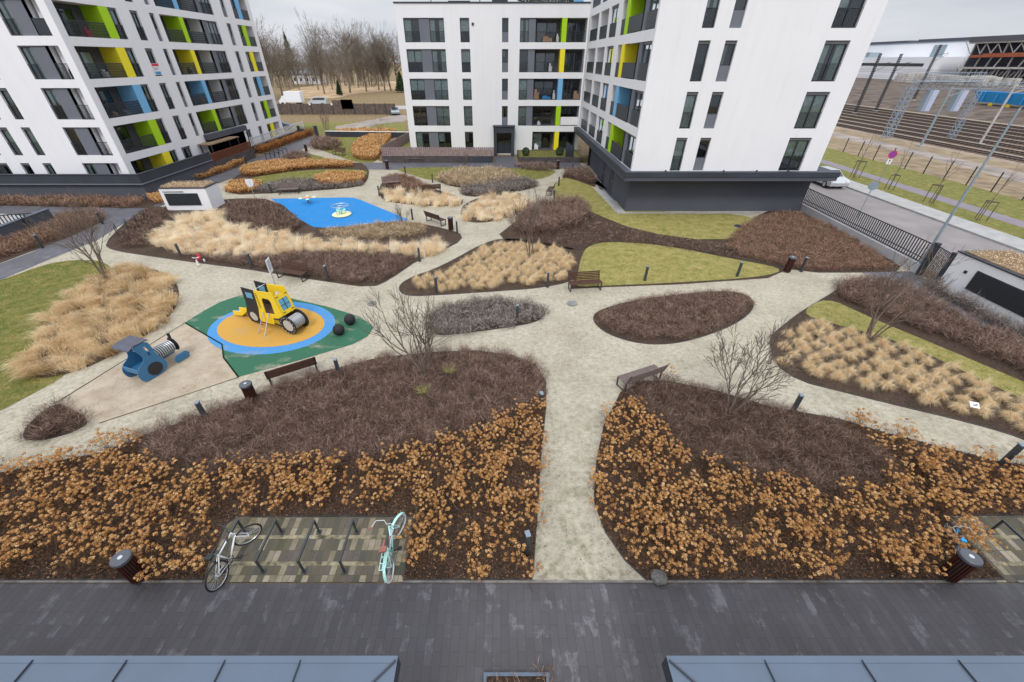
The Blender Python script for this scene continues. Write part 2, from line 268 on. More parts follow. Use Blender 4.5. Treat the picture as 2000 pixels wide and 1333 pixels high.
# ------------------------------------------------------------------ mesh builder
class MB:
    def __init__(s, fr=None): s.v = []; s.f = []; s.fr = fr
    def pt(s, p): s.v.append(tuple(s.fr(*p)) if s.fr else tuple(p)); return len(s.v)-1
    def face(s, pts): s.f.append([s.pt(p) for p in pts]); return s
    def box(s, x0, x1, y0, y1, z0, z1):
        i = len(s.v)
        for x in (x0, x1):
            for y in (y0, y1):
                for z in (z0, z1): s.pt((x, y, z))
        for a in ((0,1,3,2),(4,6,7,5),(0,4,5,1),(2,3,7,6),(0,2,6,4),(1,5,7,3)): s.f.append([i+k for k in a])
        return s
    def bar(s, a, b, w, h=None, up=(0,0,1)):
        h = h or w; a = Vector(a); b = Vector(b); d = (b-a).normalized(); u = Vector(up)
        if abs(d.dot(u)) > .98: u = Vector((1,0,0))
        sx = d.cross(u).normalized()*w/2; sy = sx.cross(d).normalized()*h/2; i = len(s.v)
        for e in (a, b):
            for q in (-sx-sy, sx-sy, sx+sy, -sx+sy): s.pt(e+q)
        for k in range(4): s.f.append([i+k, i+(k+1)%4, i+4+(k+1)%4, i+4+k])
        s.f.append([i+3,i+2,i+1,i]); s.f.append([i+4,i+5,i+6,i+7]); return s
    def tube(s, pts, r, n=8, cap=True):
        pts = [Vector(p) for p in pts]; rs = r if isinstance(r, (list, tuple)) else [r]*len(pts); rings = []
        for k, p in enumerate(pts):
            d = (pts[min(k+1, len(pts)-1)]-pts[max(k-1, 0)]).normalized()
            u = Vector((0,0,1)) if abs(d.z) < .9 else Vector((1,0,0))
            sx = d.cross(u).normalized(); sy = sx.cross(d); i = len(s.v)
            for j in range(n):
                t = 2*math.pi*j/n; s.pt(p+(sx*math.cos(t)+sy*math.sin(t))*rs[k])
            rings.append(i)
        for a, b in zip(rings, rings[1:]):
            for j in range(n): s.f.append([a+j, a+(j+1)%n, b+(j+1)%n, b+j])
        if cap: s.f.append([rings[0]+j for j in range(n)][::-1]); s.f.append([rings[-1]+j for j in range(n)])
        return s
    def ring(s, c, ax, R_, r, n=28, m=8, sc=(1,1)):
        ax = Vector(ax).normalized(); u = Vector((0,0,1)) if abs(ax.z) < .9 else Vector((1,0,0))
        e1 = ax.cross(u).normalized(); e2 = ax.cross(e1); c = Vector(c); i = len(s.v)
        for k in range(n):
            t = 2*math.pi*k/n; o = e1*math.cos(t)+e2*math.sin(t)
            for j in range(m):
                p = 2*math.pi*j/m; s.pt(c+o*(R_+r*math.cos(p)*sc[0])+ax*(r*math.sin(p)*sc[1]))
        for k in range(n):
            for j in range(m): s.f.append([i+k*m+j, i+((k+1)%n)*m+j, i+((k+1)%n)*m+(j+1)%m, i+k*m+(j+1)%m])
        return s
    def lathe(s, prof, c=(0,0,0), n=20):
        i = len(s.v); m = len(prof)
        for k in range(n):
            t = 2*math.pi*k/n
            for r, z in prof: s.pt((c[0]+r*math.cos(t), c[1]+r*math.sin(t), c[2]+z))
        for k in range(n):
            for j in range(m-1): s.f.append([i+k*m+j, i+((k+1)%n)*m+j, i+((k+1)%n)*m+j+1, i+k*m+j+1])
        return s
    def plate(s, prof, y0, y1, holes=()):
        """outline in x,z given a thickness along y; holes are polygons cut through"""
        bm = bmesh.new()
        def loop(pts, y): return [bm.verts.new((p[0], y, p[1])) for p in pts]
        for y in (y0, y1):
            es = []
            for pts in [prof]+list(holes):
                vs = loop(pts, y); es += [bm.edges.new((vs[k], vs[(k+1) % len(vs)])) for k in range(len(vs))]
            bmesh.ops.triangle_fill(bm, use_beauty=True, use_dissolve=False, edges=es)
        i = len(s.v); bm.verts.index_update()
        for v in bm.verts: s.pt(v.co)
        for f in bm.faces: s.f.append([i+v.index for v in f.verts])
        bm.free()
        for pts in [prof]+list(holes):
            for k in range(len(pts)):
                a, b_ = pts[k], pts[(k+1) % len(pts)]; s.face([(a[0],y0,a[1]),(b_[0],y0,b_[1]),(b_[0],y1,b_[1]),(a[0],y1,a[1])])
        return s
    def build(s, name, m, parent=None, off=(0,0,0), smooth=False, bevel=0):
        me = bpy.data.meshes.new(name)
        me.from_pydata([(p[0]-off[0], p[1]-off[1], p[2]-off[2]) for p in s.v], [], s.f)
        me.materials.append(m); o = bpy.data.objects.new(name, me); COL.objects.link(o)
        if parent: o.parent = parent
        if smooth: me.shade_smooth()
        if bevel:
            bv = o.modifiers.new('bevel', 'BEVEL'); bv.width = bevel; bv.segments = 2; bv.limit_method = 'ANGLE'
        return o
def tag(o, label=None, cat=None, group=None, kind=None):
    if label: o['label'] = label
    if cat: o['category'] = cat
    if group: o['group'] = group
    if kind: o['kind'] = kind
    return o
def empty(name, loc, rz=0, label=None, cat=None, group=None):
    o = bpy.data.objects.new(name, None); COL.objects.link(o); o.location = loc; o.rotation_euler = (0,0,rz); o.empty_display_size = .2
    return tag(o, label, cat, group)
KIDS = {}
def copy_tree(o, parent=None):
    if not KIDS or KIDS.get('n') != len(bpy.data.objects):
        pass
    c = o.copy(); COL.objects.link(c); c.parent = parent
    for ch in [x for x in CH.get(o.name, [])]: copy_tree(ch, c)
    return c
CH = {}
def index_children(o):
    CH[o.name] = list(o.children)
    for ch in o.children: index_children(ch)
def place(o, x, y, z=0, rz=0, s=1, label=None):
    o.location = (x, y, z); o.rotation_euler = (0, 0, rz); o.scale = (s, s, s)
    if label: o['label'] = label
    return o

# ------------------------------------------------------------------ fast foliage meshes
def npmesh(name, V, F, m, rnd=None, parent=None):
    """V (n,3), F (k,3) triangles, rnd per vertex"""
    me = bpy.data.meshes.new(name); me.vertices.add(len(V)); me.vertices.foreach_set('co', V.astype(np.float32).ravel())
    me.loops.add(F.size); me.loops.foreach_set('vertex_index', F.astype(np.int32).ravel())
    me.polygons.add(len(F)); me.polygons.foreach_set('loop_start', np.arange(0, F.size, 3, dtype=np.int32)); me.polygons.foreach_set('loop_total', np.full(len(F), 3, dtype=np.int32))
    if rnd is not None:
        a = me.attributes.new('rnd', 'FLOAT', 'POINT'); a.data.foreach_set('value', rnd.astype(np.float32))
    me.update(calc_edges=True); me.materials.append(m)
    o = bpy.data.objects.new(name, me); COL.objects.link(o)
    if parent: o.parent = parent
    return o
def unit(a): return a/np.maximum(np.linalg.norm(a, axis=1, keepdims=True), 1e-9)
def blades(P, D, L, W, bend, rnd):
    n = len(P); D = unit(D); rv = RNG.normal(size=(n, 3)); S = unit(np.cross(D, rv))*(W/2)[:, None]
    D2 = unit(D+bend); mid = P+D*(L*.5)[:, None]; tip = mid+D2*(L*.5)[:, None]
    V = np.stack([P-S, P+S, mid-S*.8, mid+S*.8, tip], 1).reshape(-1, 3)
    i = (np.arange(n)*5)[:, None, None]; F = (i+np.array([[0,1,3],[0,3,2],[2,3,4]])[None]).reshape(-1, 3)
    return V, F, np.repeat(rnd, 5)
def tris(C, s, rnd):
    """small random leaf quads as two triangles round centres C"""
    n = len(C); a = unit(RNG.normal(size=(n, 3))); b_ = unit(np.cross(a, RNG.normal(size=(n, 3)))); s = np.broadcast_to(s, (n,))[:, None]
    V = np.stack([C-a*s, C-b_*s*.7, C+a*s, C+b_*s*.7], 1).reshape(-1, 3)
    i = (np.arange(n)*4)[:, None, None]; F = (i+np.array([[0,1,2],[0,2,3]])[None]).reshape(-1, 3)
    return V, F, np.repeat(rnd, 4)
def join(parts):
    Vs, Fs, Rs, k = [], [], [], 0
    for V, F, r in parts: Vs.append(V); Fs.append(F+k); Rs.append(r); k += len(V)
    return np.concatenate(Vs), np.concatenate(Fs), np.concatenate(Rs)
def inpoly(p, poly):
    x, y = p[:, 0], p[:, 1]; r = np.zeros(len(p), bool); q = np.array(poly); j = len(q)-1
    for i in range(len(q)):
        c = ((q[i,1] > y) != (q[j,1] > y)) & (x < (q[j,0]-q[i,0])*(y-q[i,1])/(q[j,1]-q[i,1]+1e-12)+q[i,0]); r ^= c; j = i
    return r
def area(poly):
    q = np.array(poly); return abs(np.sum(q[:,0]*np.roll(q[:,1], -1)-q[:,1]*np.roll(q[:,0], -1)))/2
def sample(poly, dens, excl=()):
    q = np.array(poly); lo, hi = q.min(0), q.max(0); n = int((hi-lo).prod()*dens)+1
    p = RNG.uniform(lo, hi, (n, 2)); p = p[inpoly(p, poly)]
    for e in excl: p = p[~inpoly(p, e)]
    return p
def centres(poly, sp, jit=.35, excl=()):
    q = np.array(poly); lo, hi = q.min(0), q.max(0); xs = np.arange(lo[0], hi[0]+sp, sp); ys = np.arange(lo[1], hi[1]+sp, sp*.87)
    g = np.array([(x+(k % 2)*sp/2, y) for k, y in enumerate(ys) for x in xs]); g += RNG.uniform(-jit*sp, jit*sp, g.shape); g = g[inpoly(g, poly)]
    for e in excl: g = g[~inpoly(g, e)]
    return g
def smooth(poly, it=2):
    p = [tuple(a) for a in poly]
    for _ in range(it):
        q = []
        for i in range(len(p)):
            a, b_ = p[i], p[(i+1) % len(p)]; q += [(a[0]*.75+b_[0]*.25, a[1]*.75+b_[1]*.25), (a[0]*.25+b_[0]*.75, a[1]*.25+b_[1]*.75)]
        p = q
    return p
BEDS = []
def sheet(name, poly, z, m, kind='structure', label=None, cat=None, edge=0.0, thick=None):
    if name == 'planting_bed': BEDS.append(poly)
    mb = MB(); bm = bmesh.new(); vs = [bm.verts.new((x, y, z)) for x, y in poly]
    es = [bm.edges.new((vs[k], vs[(k+1) % len(vs)])) for k in range(len(vs))]
    bmesh.ops.triangle_fill(bm, use_beauty=True, use_dissolve=False, edges=es); bmesh.ops.recalc_face_normals(bm, faces=bm.faces[:])
    bm.verts.index_update()
    mb.v = [tuple(v.co) for v in bm.verts]; mb.f = [[v.index for v in (f.verts if f.normal.z > 0 else reversed(f.verts[:]))] for f in bm.faces]; bm.free()
    if thick:
        for k in range(len(poly)):
            a, b_ = poly[k], poly[(k+1) % len(poly)]; mb.face([(a[0],a[1],z-thick),(b_[0],b_[1],z-thick),(b_[0],b_[1],z),(a[0],a[1],z)])
    o = mb.build(name, m); tag(o, label, cat, None, kind); return o
def edging(poly, h=.035, w=.02, m=None, name='bed_edging'):
    mb = MB(); n = len(poly)
    for k in range(n):
        a, b_ = poly[k], poly[(k+1) % n]
        if math.dist(a, b_) < .01: continue
        mb.bar((a[0], a[1], h/2), (b_[0], b_[1], h/2), w, h)
    return tag(mb.build(name, m or M_metal), kind='structure')

# foliage kinds -----------------------------------------------------
def twigs(name, label, cat, poly, h=.5, dens=900, sp=.45, mat_=None, W=.007, L=.26, excl=(), z0=.02, up=.55, leaf=0, edge_ok=.12):
    c = centres(poly, sp, .4, excl)
    if len(c) == 0: return None
    n = int(area(poly)*dens); k = RNG.integers(0, len(c), n); hs = h*RNG.uniform(.6, 1.25, len(c)); rs = sp*RNG.uniform(.6, .95, len(c))
    ang = RNG.uniform(0, 2*np.pi, n); rr = np.sqrt(RNG.uniform(0, 1, n)); r = rr*rs[k]
    zt = hs[k]*(1-.55*rr**2); z = zt*RNG.uniform(0, .9, n)**.75
    P = np.stack([c[k,0]+r*np.cos(ang), c[k,1]+r*np.sin(ang), z0+z], 1)
    D = np.stack([np.cos(ang)*rr*.7+RNG.normal(0, .55, n), np.sin(ang)*rr*.7+RNG.normal(0, .55, n), up+RNG.normal(0, .35, n)], 1)
    rnd = np.clip(.0+.62*(z/h)+RNG.normal(0, .26, n), 0, 1)  # lower twigs coloured darker: shade in the gaps put into the tone
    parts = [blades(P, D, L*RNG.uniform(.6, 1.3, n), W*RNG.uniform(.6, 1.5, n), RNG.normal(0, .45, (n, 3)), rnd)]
    m2 = n//6; k2 = RNG.integers(0, len(c), m2); B = np.stack([c[k2,0]+RNG.normal(0,.04,m2), c[k2,1]+RNG.normal(0,.04,m2), np.full(m2, z0)], 1)
    D2 = np.stack([RNG.normal(0,.5,m2), RNG.normal(0,.5,m2), np.ones(m2)], 1)
    parts.append(blades(B, D2, hs[k2]*RNG.uniform(.8, 1.25, m2), np.full(m2, W*1.5), RNG.normal(0,.3,(m2,3)), np.clip(RNG.normal(.35,.2,m2),0,1)))
    m4 = n//18; k4 = RNG.integers(0, n, m4); parts.append(blades(P[k4], D[k4], L*RNG.uniform(1.2, 2.0, m4), np.full(m4, W*1.5), RNG.normal(0,.4,(m4,3)), np.clip(RNG.normal(.92,.12,m4),0,1)))
    if leaf:
        m3 = int(n*leaf); k3 = RNG.integers(0, n, m3); parts.append(tris(P[k3]+RNG.normal(0,.03,(m3,3)), .022, np.clip(RNG.normal(.8,.15,m3),0,1)))
    V, F, r_ = join(parts); o = npmesh(name, V, F, mat_ or V_twig, r_); return tag(o, label, cat, kind='stuff')
def grassmass(name, label, poly, h=.85, dens=420, sp=.55, mat_=None, lean=(.25,-.15), W=.010, excl=(), z0=.02, cat='ornamental grass'):
    c = centres(poly, sp, .4, excl); n = int(area(poly)*dens); k = RNG.integers(0, len(c), n); hs = h*RNG.uniform(.8, 1.15, len(c))
    ph = RNG.normal(0, .22, (len(c), 2)); nl = max(4, n//22); lk = RNG.integers(0, nl, n); kl = RNG.integers(0, len(c), nl); k = kl[lk]
    ang = RNG.uniform(0, 2*np.pi, nl)[lk]+RNG.normal(0, .16, n); el = np.clip(RNG.uniform(0, 1, nl)[lk]**.8+RNG.normal(0, .06, n), 0, 1); tl = RNG.normal(0, .2, nl)[lk]
    P = np.stack([c[k,0]+RNG.normal(0, sp*.22, n), c[k,1]+RNG.normal(0, sp*.22, n), np.full(n, z0)], 1)
    D = np.stack([np.cos(ang)*el*.75+lean[0]*.5+ph[k,0], np.sin(ang)*el*.75+lean[1]*.5+ph[k,1], np.ones(n)], 1)
    bend = np.stack([np.cos(ang)*.65*el+lean[0]*1.6+ph[k,0]*2, np.sin(ang)*.65*el+lean[1]*1.6+ph[k,1]*2, -.55-.5*el], 1)+RNG.normal(0,.05,(n,3))+RNG.normal(0,.12,(nl,3))[lk]
    tone = RNG.normal(0, .13, len(c)); rnd = np.clip(.62+tone[k]+tl+RNG.normal(0, .10, n), 0, 1)
    V, F, r_ = blades(P, D, hs[k]*RNG.uniform(.75, 1.2, n), W*RNG.uniform(.7, 1.5, n), bend, rnd)
    o = npmesh(name, V, F, mat_ or V_gold, r_); return tag(o, label, cat, kind='stuff')
def tuft_mesh(name, h=.62, n=420, m=None, seed=0):
    nl = n//11; lk = RNG.integers(0, nl, n); ang = RNG.uniform(0, 2*np.pi, nl)[lk]+RNG.normal(0,.13,n); el = (RNG.uniform(0, 1.15, nl)**.75)[lk]+RNG.normal(0,.05,n); tl = RNG.normal(0,.2,nl)[lk]
    P = np.stack([RNG.normal(0,.05,n), RNG.normal(0,.05,n), np.zeros(n)], 1)
    D = np.stack([np.cos(ang)*el*1.0, np.sin(ang)*el*1.0, np.ones(n)], 1)
    bend = np.stack([np.cos(ang)*.55*el+.12, np.sin(ang)*.55*el-.10, -1.75*el-.35], 1)+RNG.normal(0,.05,(n,3))
    rnd = np.clip(.42+.5*(1-el)*.5+tl+RNG.normal(.2,.08,n), 0, 1)
    V, F, r_ = blades(P, D, h*RNG.uniform(.7,1.15,n), .011*RNG.uniform(.7,1.4,n), bend, rnd)
    return npmesh(name, V, F, m or V_gold, r_)
def hydrangea(name, label, poly, dens=3.6, h=.62, excl=(), sp=.5, hr=.062, petals=34, z0=.02, heads=7, stems=True, litter=260):
    c = centres(poly, sp, .42, excl); c = c[RNG.random(len(c)) < .93]; parts = []
    hN = RNG.poisson(heads*RNG.uniform(.35, 1.35, len(c))); k = np.repeat(np.arange(len(c)), hN); n = len(k)
    ang = RNG.uniform(0, 2*np.pi, n); r = .30*np.sqrt(RNG.uniform(0,1,n)); z = h*RNG.uniform(.62, 1.12, n)
    H = np.stack([c[k,0]+r*np.cos(ang), c[k,1]+r*np.sin(ang), z0+z], 1); rad = hr*RNG.uniform(.7, 1.2, n)
    q = petals; d = unit(RNG.normal(size=(n*q, 3))); d[:,2] = np.where(d[:,2] < -.3, -d[:,2], d[:,2])
    Hc = np.repeat(H, q, 0)+d*np.repeat(rad, q)[:,None]*np.array([1,1,.8]); tone = np.repeat(RNG.normal(.52,.17,n), q)
    a = unit(np.cross(d, RNG.normal(size=d.shape))); b_ = unit(np.cross(d, a)); a = unit(a+d*RNG.normal(0,.25,(n*q,1))); s = (np.repeat(rad, q)*.30)[:,None]
    V = np.stack([Hc-a*s, Hc-b_*s, Hc+a*s, Hc+b_*s], 1).reshape(-1,3); i = (np.arange(n*q)*4)[:,None,None]
    parts.append((V, (i+np.array([[0,1,2],[0,2,3]])[None]).reshape(-1,3), np.repeat(np.clip(tone+RNG.normal(0,.13,n*q),0,1), 4)))
    o = npmesh(name, *parts[0][:2], V_hyd, parts[0][2]); tag(o, label, 'hydrangea', kind='stuff')
    me = o.data; me.materials.append(V_hydl)
    # stems + litter go into the same mass with the twig material
    m2 = n; B = np.stack([c[k,0]+RNG.normal(0,.05,m2), c[k,1]+RNG.normal(0,.05,m2), np.full(m2, z0)], 1); Dv = H-B; Ln = np.linalg.norm(Dv, axis=1)
    ps = [blades(B, Dv, Ln, np.full(m2,.007), np.zeros((m2,3)), np.clip(RNG.normal(.5,.2,m2),0,1))]
    nl = int(area(poly)*litter); lp = sample(poly, nl/area(poly), excl); nn = len(lp)
    C = np.stack([lp[:,0], lp[:,1], z0+RNG.uniform(0,.10,nn)], 1); ps.append(tris(C, RNG.uniform(.012,.035,nn), np.clip(RNG.normal(.4,.25,nn),0,1)))
    ns = int(nn*.5); kk = RNG.integers(0, len(c), ns); Bs = np.stack([c[kk,0]+RNG.normal(0,.18,ns), c[kk,1]+RNG.normal(0,.18,ns), z0+RNG.uniform(0,.35,ns)],1)
    ps.append(blades(Bs, np.stack([RNG.normal(0,.6,ns),RNG.normal(0,.6,ns),np.full(ns,.5)],1), RNG.uniform(.1,.3,ns), np.full(ns,.006), RNG.normal(0,.3,(ns,3)), np.clip(RNG.normal(.45,.25,ns),0,1)))
    V2, F2, r2 = join(ps); V1 = parts[0]
    bpy.data.objects.remove(o)
    Vt, Ft, Rt = join([V1, (V2, F2, r2)]); o = npmesh(name, Vt, Ft, V_hyd, Rt); o.data.materials.append(V_hydl)
    mi = np.zeros(len(Ft), np.int32); mi[len(V1[1]):] = 1; o.data.polygons.foreach_set('material_index', mi)
    return tag(o, label, 'hydrangea', kind='stuff')
def hedge(name, label, poly, h=.8, dens=1500, m=None, s=.028, z0=.02, cat='hedge', lo=.1):
    n = int(area(poly)*dens); p = sample(poly, dens); n = len(p); q = np.array(poly)
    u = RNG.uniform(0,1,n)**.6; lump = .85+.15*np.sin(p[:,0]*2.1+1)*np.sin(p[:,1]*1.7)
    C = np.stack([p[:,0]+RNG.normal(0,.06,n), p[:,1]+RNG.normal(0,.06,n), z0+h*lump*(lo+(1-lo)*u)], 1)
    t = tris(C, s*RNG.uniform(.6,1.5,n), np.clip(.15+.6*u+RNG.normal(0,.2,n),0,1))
    ns = n//4; k = RNG.integers(0,n,ns); B = C[k].copy(); B[:,2] = z0
    st = blades(B, np.stack([RNG.normal(0,.25,ns),RNG.normal(0,.25,ns),np.ones(ns)],1), h*RNG.uniform(.5,1.05,ns), np.full(ns,.008), RNG.normal(0,.2,(ns,3)), np.full(ns,.1))
    V,F,r_ = join([t, st]); return tag(npmesh(name, V, F, m or V_hedge, r_), label, cat, kind='stuff')
def lawnblades(name, label, poly, dens, z0, excl=(), h=.06, W=.010, m=None):
    p = sample(poly, dens, excl); n = len(p)
    P = np.stack([p[:,0], p[:,1], np.full(n, z0)], 1)
    V,F,r_ = blades(P, np.stack([RNG.normal(0,.5,n),RNG.normal(0,.5,n),np.ones(n)],1), h*RNG.uniform(.5,1.5,n), W*RNG.uniform(.6,1.6,n), RNG.normal(0,.4,(n,3)), np.clip(.45+.22*np.sin(p[:,0]*1.3+np.sin(p[:,1]*.9)*2)*np.cos(p[:,1]*1.1)+RNG.normal(0,.22,n),0,1))
    return tag(npmesh(name, V, F, m or V_lawn, r_), label, 'lawn', kind='stuff')

# segments -> tapered tubes (trees)
def segmesh(name, segs, m, parent=None, n=4, off=(0,0,0)):
    A = np.array([s_[0] for s_ in segs]); B = np.array([s_[1] for s_ in segs]); ra = np.array([s_[2] for s_ in segs]); rb = np.array([s_[3] for s_ in segs])
    D = unit(B-A); U = np.where(np.abs(D[:,2:3]) < .9, np.array([[0,0,1.]]), np.array([[1.,0,0]])); S = unit(np.cross(D, U)); T = np.cross(S, D)
    t = 2*np.pi*np.arange(n)/n; o = S[:,None]*np.cos(t)[None,:,None]+T[:,None]*np.sin(t)[None,:,None]
    V = np.concatenate([A[:,None]+o*ra[:,None,None], B[:,None]+o*rb[:,None,None]], 1).reshape(-1,3)-np.array(off)
    F = []
    for j in range(n): F += [[j, (j+1)%n, n+(j+1)%n], [j, n+(j+1)%n, n+j]]
    F = ((np.arange(len(A))*2*n)[:,None,None]+np.array(F)[None]).reshape(-1,3)
    return npmesh(name, V, F, m, None, parent)
def grow(rs, p, d, L, r, lvl, out, spread=.6, up=.12, kids=(3,4), nseg=4, wig=.12, shrink=.62):
    p = Vector(p); d = Vector(d).normalized(); r0 = r; pts = []
    for k in range(nseg):
        q = p+d*(L/nseg); r1 = r0*(1-.55*(k+1)/nseg) if lvl else r0*(1-.8*(k+1)/nseg)
        out.append((tuple(p), tuple(q), r, r1, lvl)); p, r = q, r1; pts.append((p.copy(), d.copy(), r1, (k+1)/nseg))
        d = (d+Vector((rs.gauss(0,wig), rs.gauss(0,wig), rs.gauss(0,wig)+up))).normalized()
    if lvl <= 0: return
    for _ in range(rs.randint(*kids)):
        i = rs.randint(max(0, nseg//3), nseg-1); q, dd, rr, t = pts[i]
        a = Vector((rs.gauss(0,1), rs.gauss(0,1), rs.gauss(0,.5))); a = (a-dd*a.dot(dd)).normalized()
        grow(rs, q, dd+a*spread*rs.uniform(.6,1.3), L*shrink*rs.uniform(.7,1.15), rr*.75, lvl-1, out, spread, up, kids, max(2, nseg-1), wig, shrink)
    q, dd, rr, t = pts[-1]
    grow(rs, q, dd, L*shrink, rr*.85, lvl-1, out, spread, up, kids, max(2, nseg-1), wig, shrink)

# ================================================================== SETTING
ground = sheet('ground', [(-900,-60),(1400,-60),(1400,2500),(-900,2500)], 0.0, M_field)
# railway side: everything runs parallel to the right-hand road
sheet('road', [(25.6,-30),(34.0,-30),(34.0,140),(25.6,140)], .004, M_road)
MB().box(34.0,34.16,-30,140,0,.13).build('kerb', M_concrete)['kind'] = 'structure'
MB().box(34.163,36.2,-30,140,0,.12).build('pavement', M_concrete)['kind'] = 'structure'
sheet('verge_lawn', [(36.2,-30),(46.8,-30),(46.8,140),(36.2,140)], .008, M_lawn)
sheet('cycle_path', [(39.1,-30),(40.7,-30),(40.7,140),(39.1,140)], .014, M_cycle)
sheet('rough_verge', [(46.8,-30),(62,-30),(62,330),(46.8,330)], .006, M_verge)
sheet('dirt_road', [(53.6,-30),(57.9,-30),(58.3,60),(58.6,330),(53.2,330),(54.8,55),(51.5,30)], .011, M_dirt)
sheet('ballast', [(62,-30),(100,-30),(100,600),(62,600)], .006, M_ballast)
def hillmesh():
    mb = MB(); xs = [100,112,130,170,230,420]; ys = list(range(-30, 900, 30))
    H = [0.01, .9, 1.6, 1.4, 1.0, 1.0]
    idx = {}
    for i, x in enumerate(xs):
        for j, y in enumerate(ys): idx[i,j] = mb.pt((x+random.uniform(-2,2)*(0<i<5), y, H[i]*(1+random.uniform(-.2,.2)*(0<i<5))))
    for i in range(len(xs)-1):
        for j in range(len(ys)-1): mb.f.append([idx[i,j], idx[i+1,j], idx[i+1,j+1], idx[i,j+1]])
    return mb.build('hill', M_bank)
hillmesh()['kind'] = 'structure'
for X in [65.2+4.35*i for i in range(8)]:
    t = empty('railway_track', (X, 200, 0), 0, None, 'railway track', 'railway tracks side by side')
    i = round((X-65.2)/4.35)
    t['label'] = ['first railway track beside the dirt road', 'second railway track counting from the dirt road', 'third railway track counting from the dirt road', 'fourth railway track counting from the dirt road', 'fifth railway track counting from the dirt road', 'sixth railway track counting from the dirt road', 'seventh railway track, one short of the brown embankment', 'railway track nearest the brown embankment'][i]
    for sx in (-.72, .72):
        MB().box(X+sx-.07,X+sx+.07,-20,500,.05,.19).build('rail', M_rails, t, (X,200,0))
    mb = MB()
    y = 20
    while y < 200: mb.box(X-1.3,X+1.3,y,y+.26,.01,.045); y += .65
    mb.box(X-1.5,X-1.32,20,500,.005,.06).box(X+1.32,X+1.5,20,500,.005,.06)
    mb.build('sleepers', M_sleep, t, (X,200,0))

# courtyard: gravel sheet, then everything laid on it
sheet('gravel_path', [(-30,4.65),(24.6,4.65),(24.6,34.5),(10.6,34.5),(10.6,52.6),(-14,52.6),(-30,73),(-31,73),(-31,36.7),(-46,36.7),(-46,4.65)], .006, M_gravel)
sheet('foreground_paving', [(-40,-3),(26,-3),(26,4.62),(-40,4.62)], .012, M_pave)
MB().box(-40,-7.15,4.622,4.67,0,.045).box(-2.36,11.9,4.622,4.67,0,.045).box(12.4,25,4.622,4.67,0,.045).build('kerb', M_edge)['kind'] = 'structure'
M_course = mat('pale_course', (.12, .11, .06), .8, .2, var=.5, scale=6, col2=(.34, .30, .2))
pad1 = [G(400,1136),G(452,1012),G(808,1012),G(788,1136)]
pad1 = [(-7.15,4.64),(-7.32,5.3),(-7.38,6.12),(-7.2,6.31),(-2.39,6.31),(-2.34,4.64)]
sheet('bike_stand_paving', pad1, .028, M_pad)
for yy in (5.02, 5.70): sheet('bike_stand_paving', [(-7.1,yy),(-2.5,yy),(-2.5,yy+.1),(-7.1,yy+.1)], .033, M_course); sheet('bike_stand_paving', [(12.3,yy),(18.4,yy),(18.4,yy+.1),(12.3,yy+.1)], .033, M_course)
sheet('bike_stand_paving', [(12.17,4.64),(12.17,6.34),(18.5,6.34),(18.5,4.64)], .028, M_pad)
PAVE1 = [(0,516),(130,468),(190,446),(225,433),(300,392),(0,404),(-200,410),(-200,386),(300,386),(340,372),(430,335),(500,308),(600,268),(640,268),(625,282),(590,292),(530,325),(445,352),(322,400),(250,432),(190,470),(148,487),(110,502),(0,548),(-260,640),(-260,600)]
sheet('left_paving', GP([(-400,403),(292,403),(228,437),(130,470),(-400,640)]), .011, M_pave_bg)
sheet('left_paving', GP(PAVE1), .014, M_pave_bg)
sheet('rear_paving', [G(500,318),(-0.8,52.9),(-.8,57),(1.7,57),(2.0,52.9),(9.6,52.9),(10.4,40),G(1238,405),G(1180,385),G(1150,335),G(1100,330),(-9,48.8),G(540,329)], .018, M_pave_bg)
sheet('side_paving', GP([(1680,531),(1780,531),(1824,556),(2080,690),(2080,722),(1900,634),(1800,578),(1705,548)]), .018, M_pave_bg)
sheet('concrete_strip', [G(1160,370),G(1180,372),(10.3,33.4),(24.8,33.4),(24.8,33.0),(9.55,33.0)], .022, M_concrete)

# ---------------- lawns
LAW = []
def lawn(pts, dens, label, m=None, z=.018, it=2, excl=(), mm=None):
    p = smooth(GP(pts), it); sheet('lawn', p, z, mm or M_lawn); LAW.append(p)
    lawnblades('lawn_grass', label, p, dens, z, [smooth(GP(e), 2) for e in excl], m=m)
def soil(pts, z=.022, it=2, edge=True):
    p = smooth(GP(pts), it); sheet('planting_bed', p, z, M_soil); 
    if edge: edging(p)
    return p
GRASS_A = [(205,518),(290,519),(335,542),(346,580),(330,618),(270,658),(180,705),(110,730),(60,738),(33,718),(43,685),(88,632),(98,600),(128,575),(165,545)]
lawn([(-300,640),(0,550),(100,512),(185,507),(218,520),(235,560),(200,660),(130,735),(60,772),(0,804),(-120,860),(-320,930)], 260, 'mown grass lawn around the large golden grass clump at the left edge', excl=[GRASS_A])
pA = smooth(GP([(208,530),(300,522),(345,550),(352,580),(340,612),(282,660),(190,712),(110,738),(60,740),(45,715),(80,650),(110,600)]), 2); sheet('planting_bed', pA, .024, M_soil)
grassmass('ornamental_grass', 'big windswept golden grass mass beside the lawn at the left edge', smooth(GP(GRASS_A, .25), 2), .85, 620, .6, V_gold, (.25,-.35), .012)
tw = twigs
pB = soil([(43,855),(55,830),(108,787),(140,800),(176,822),(155,840),(105,857),(60,862)])
tw('low_shrub', 'small bare shrub patch at the left tip of the sand pit', 'shrubs', pB, .38, 1300, .4, V_twigd)
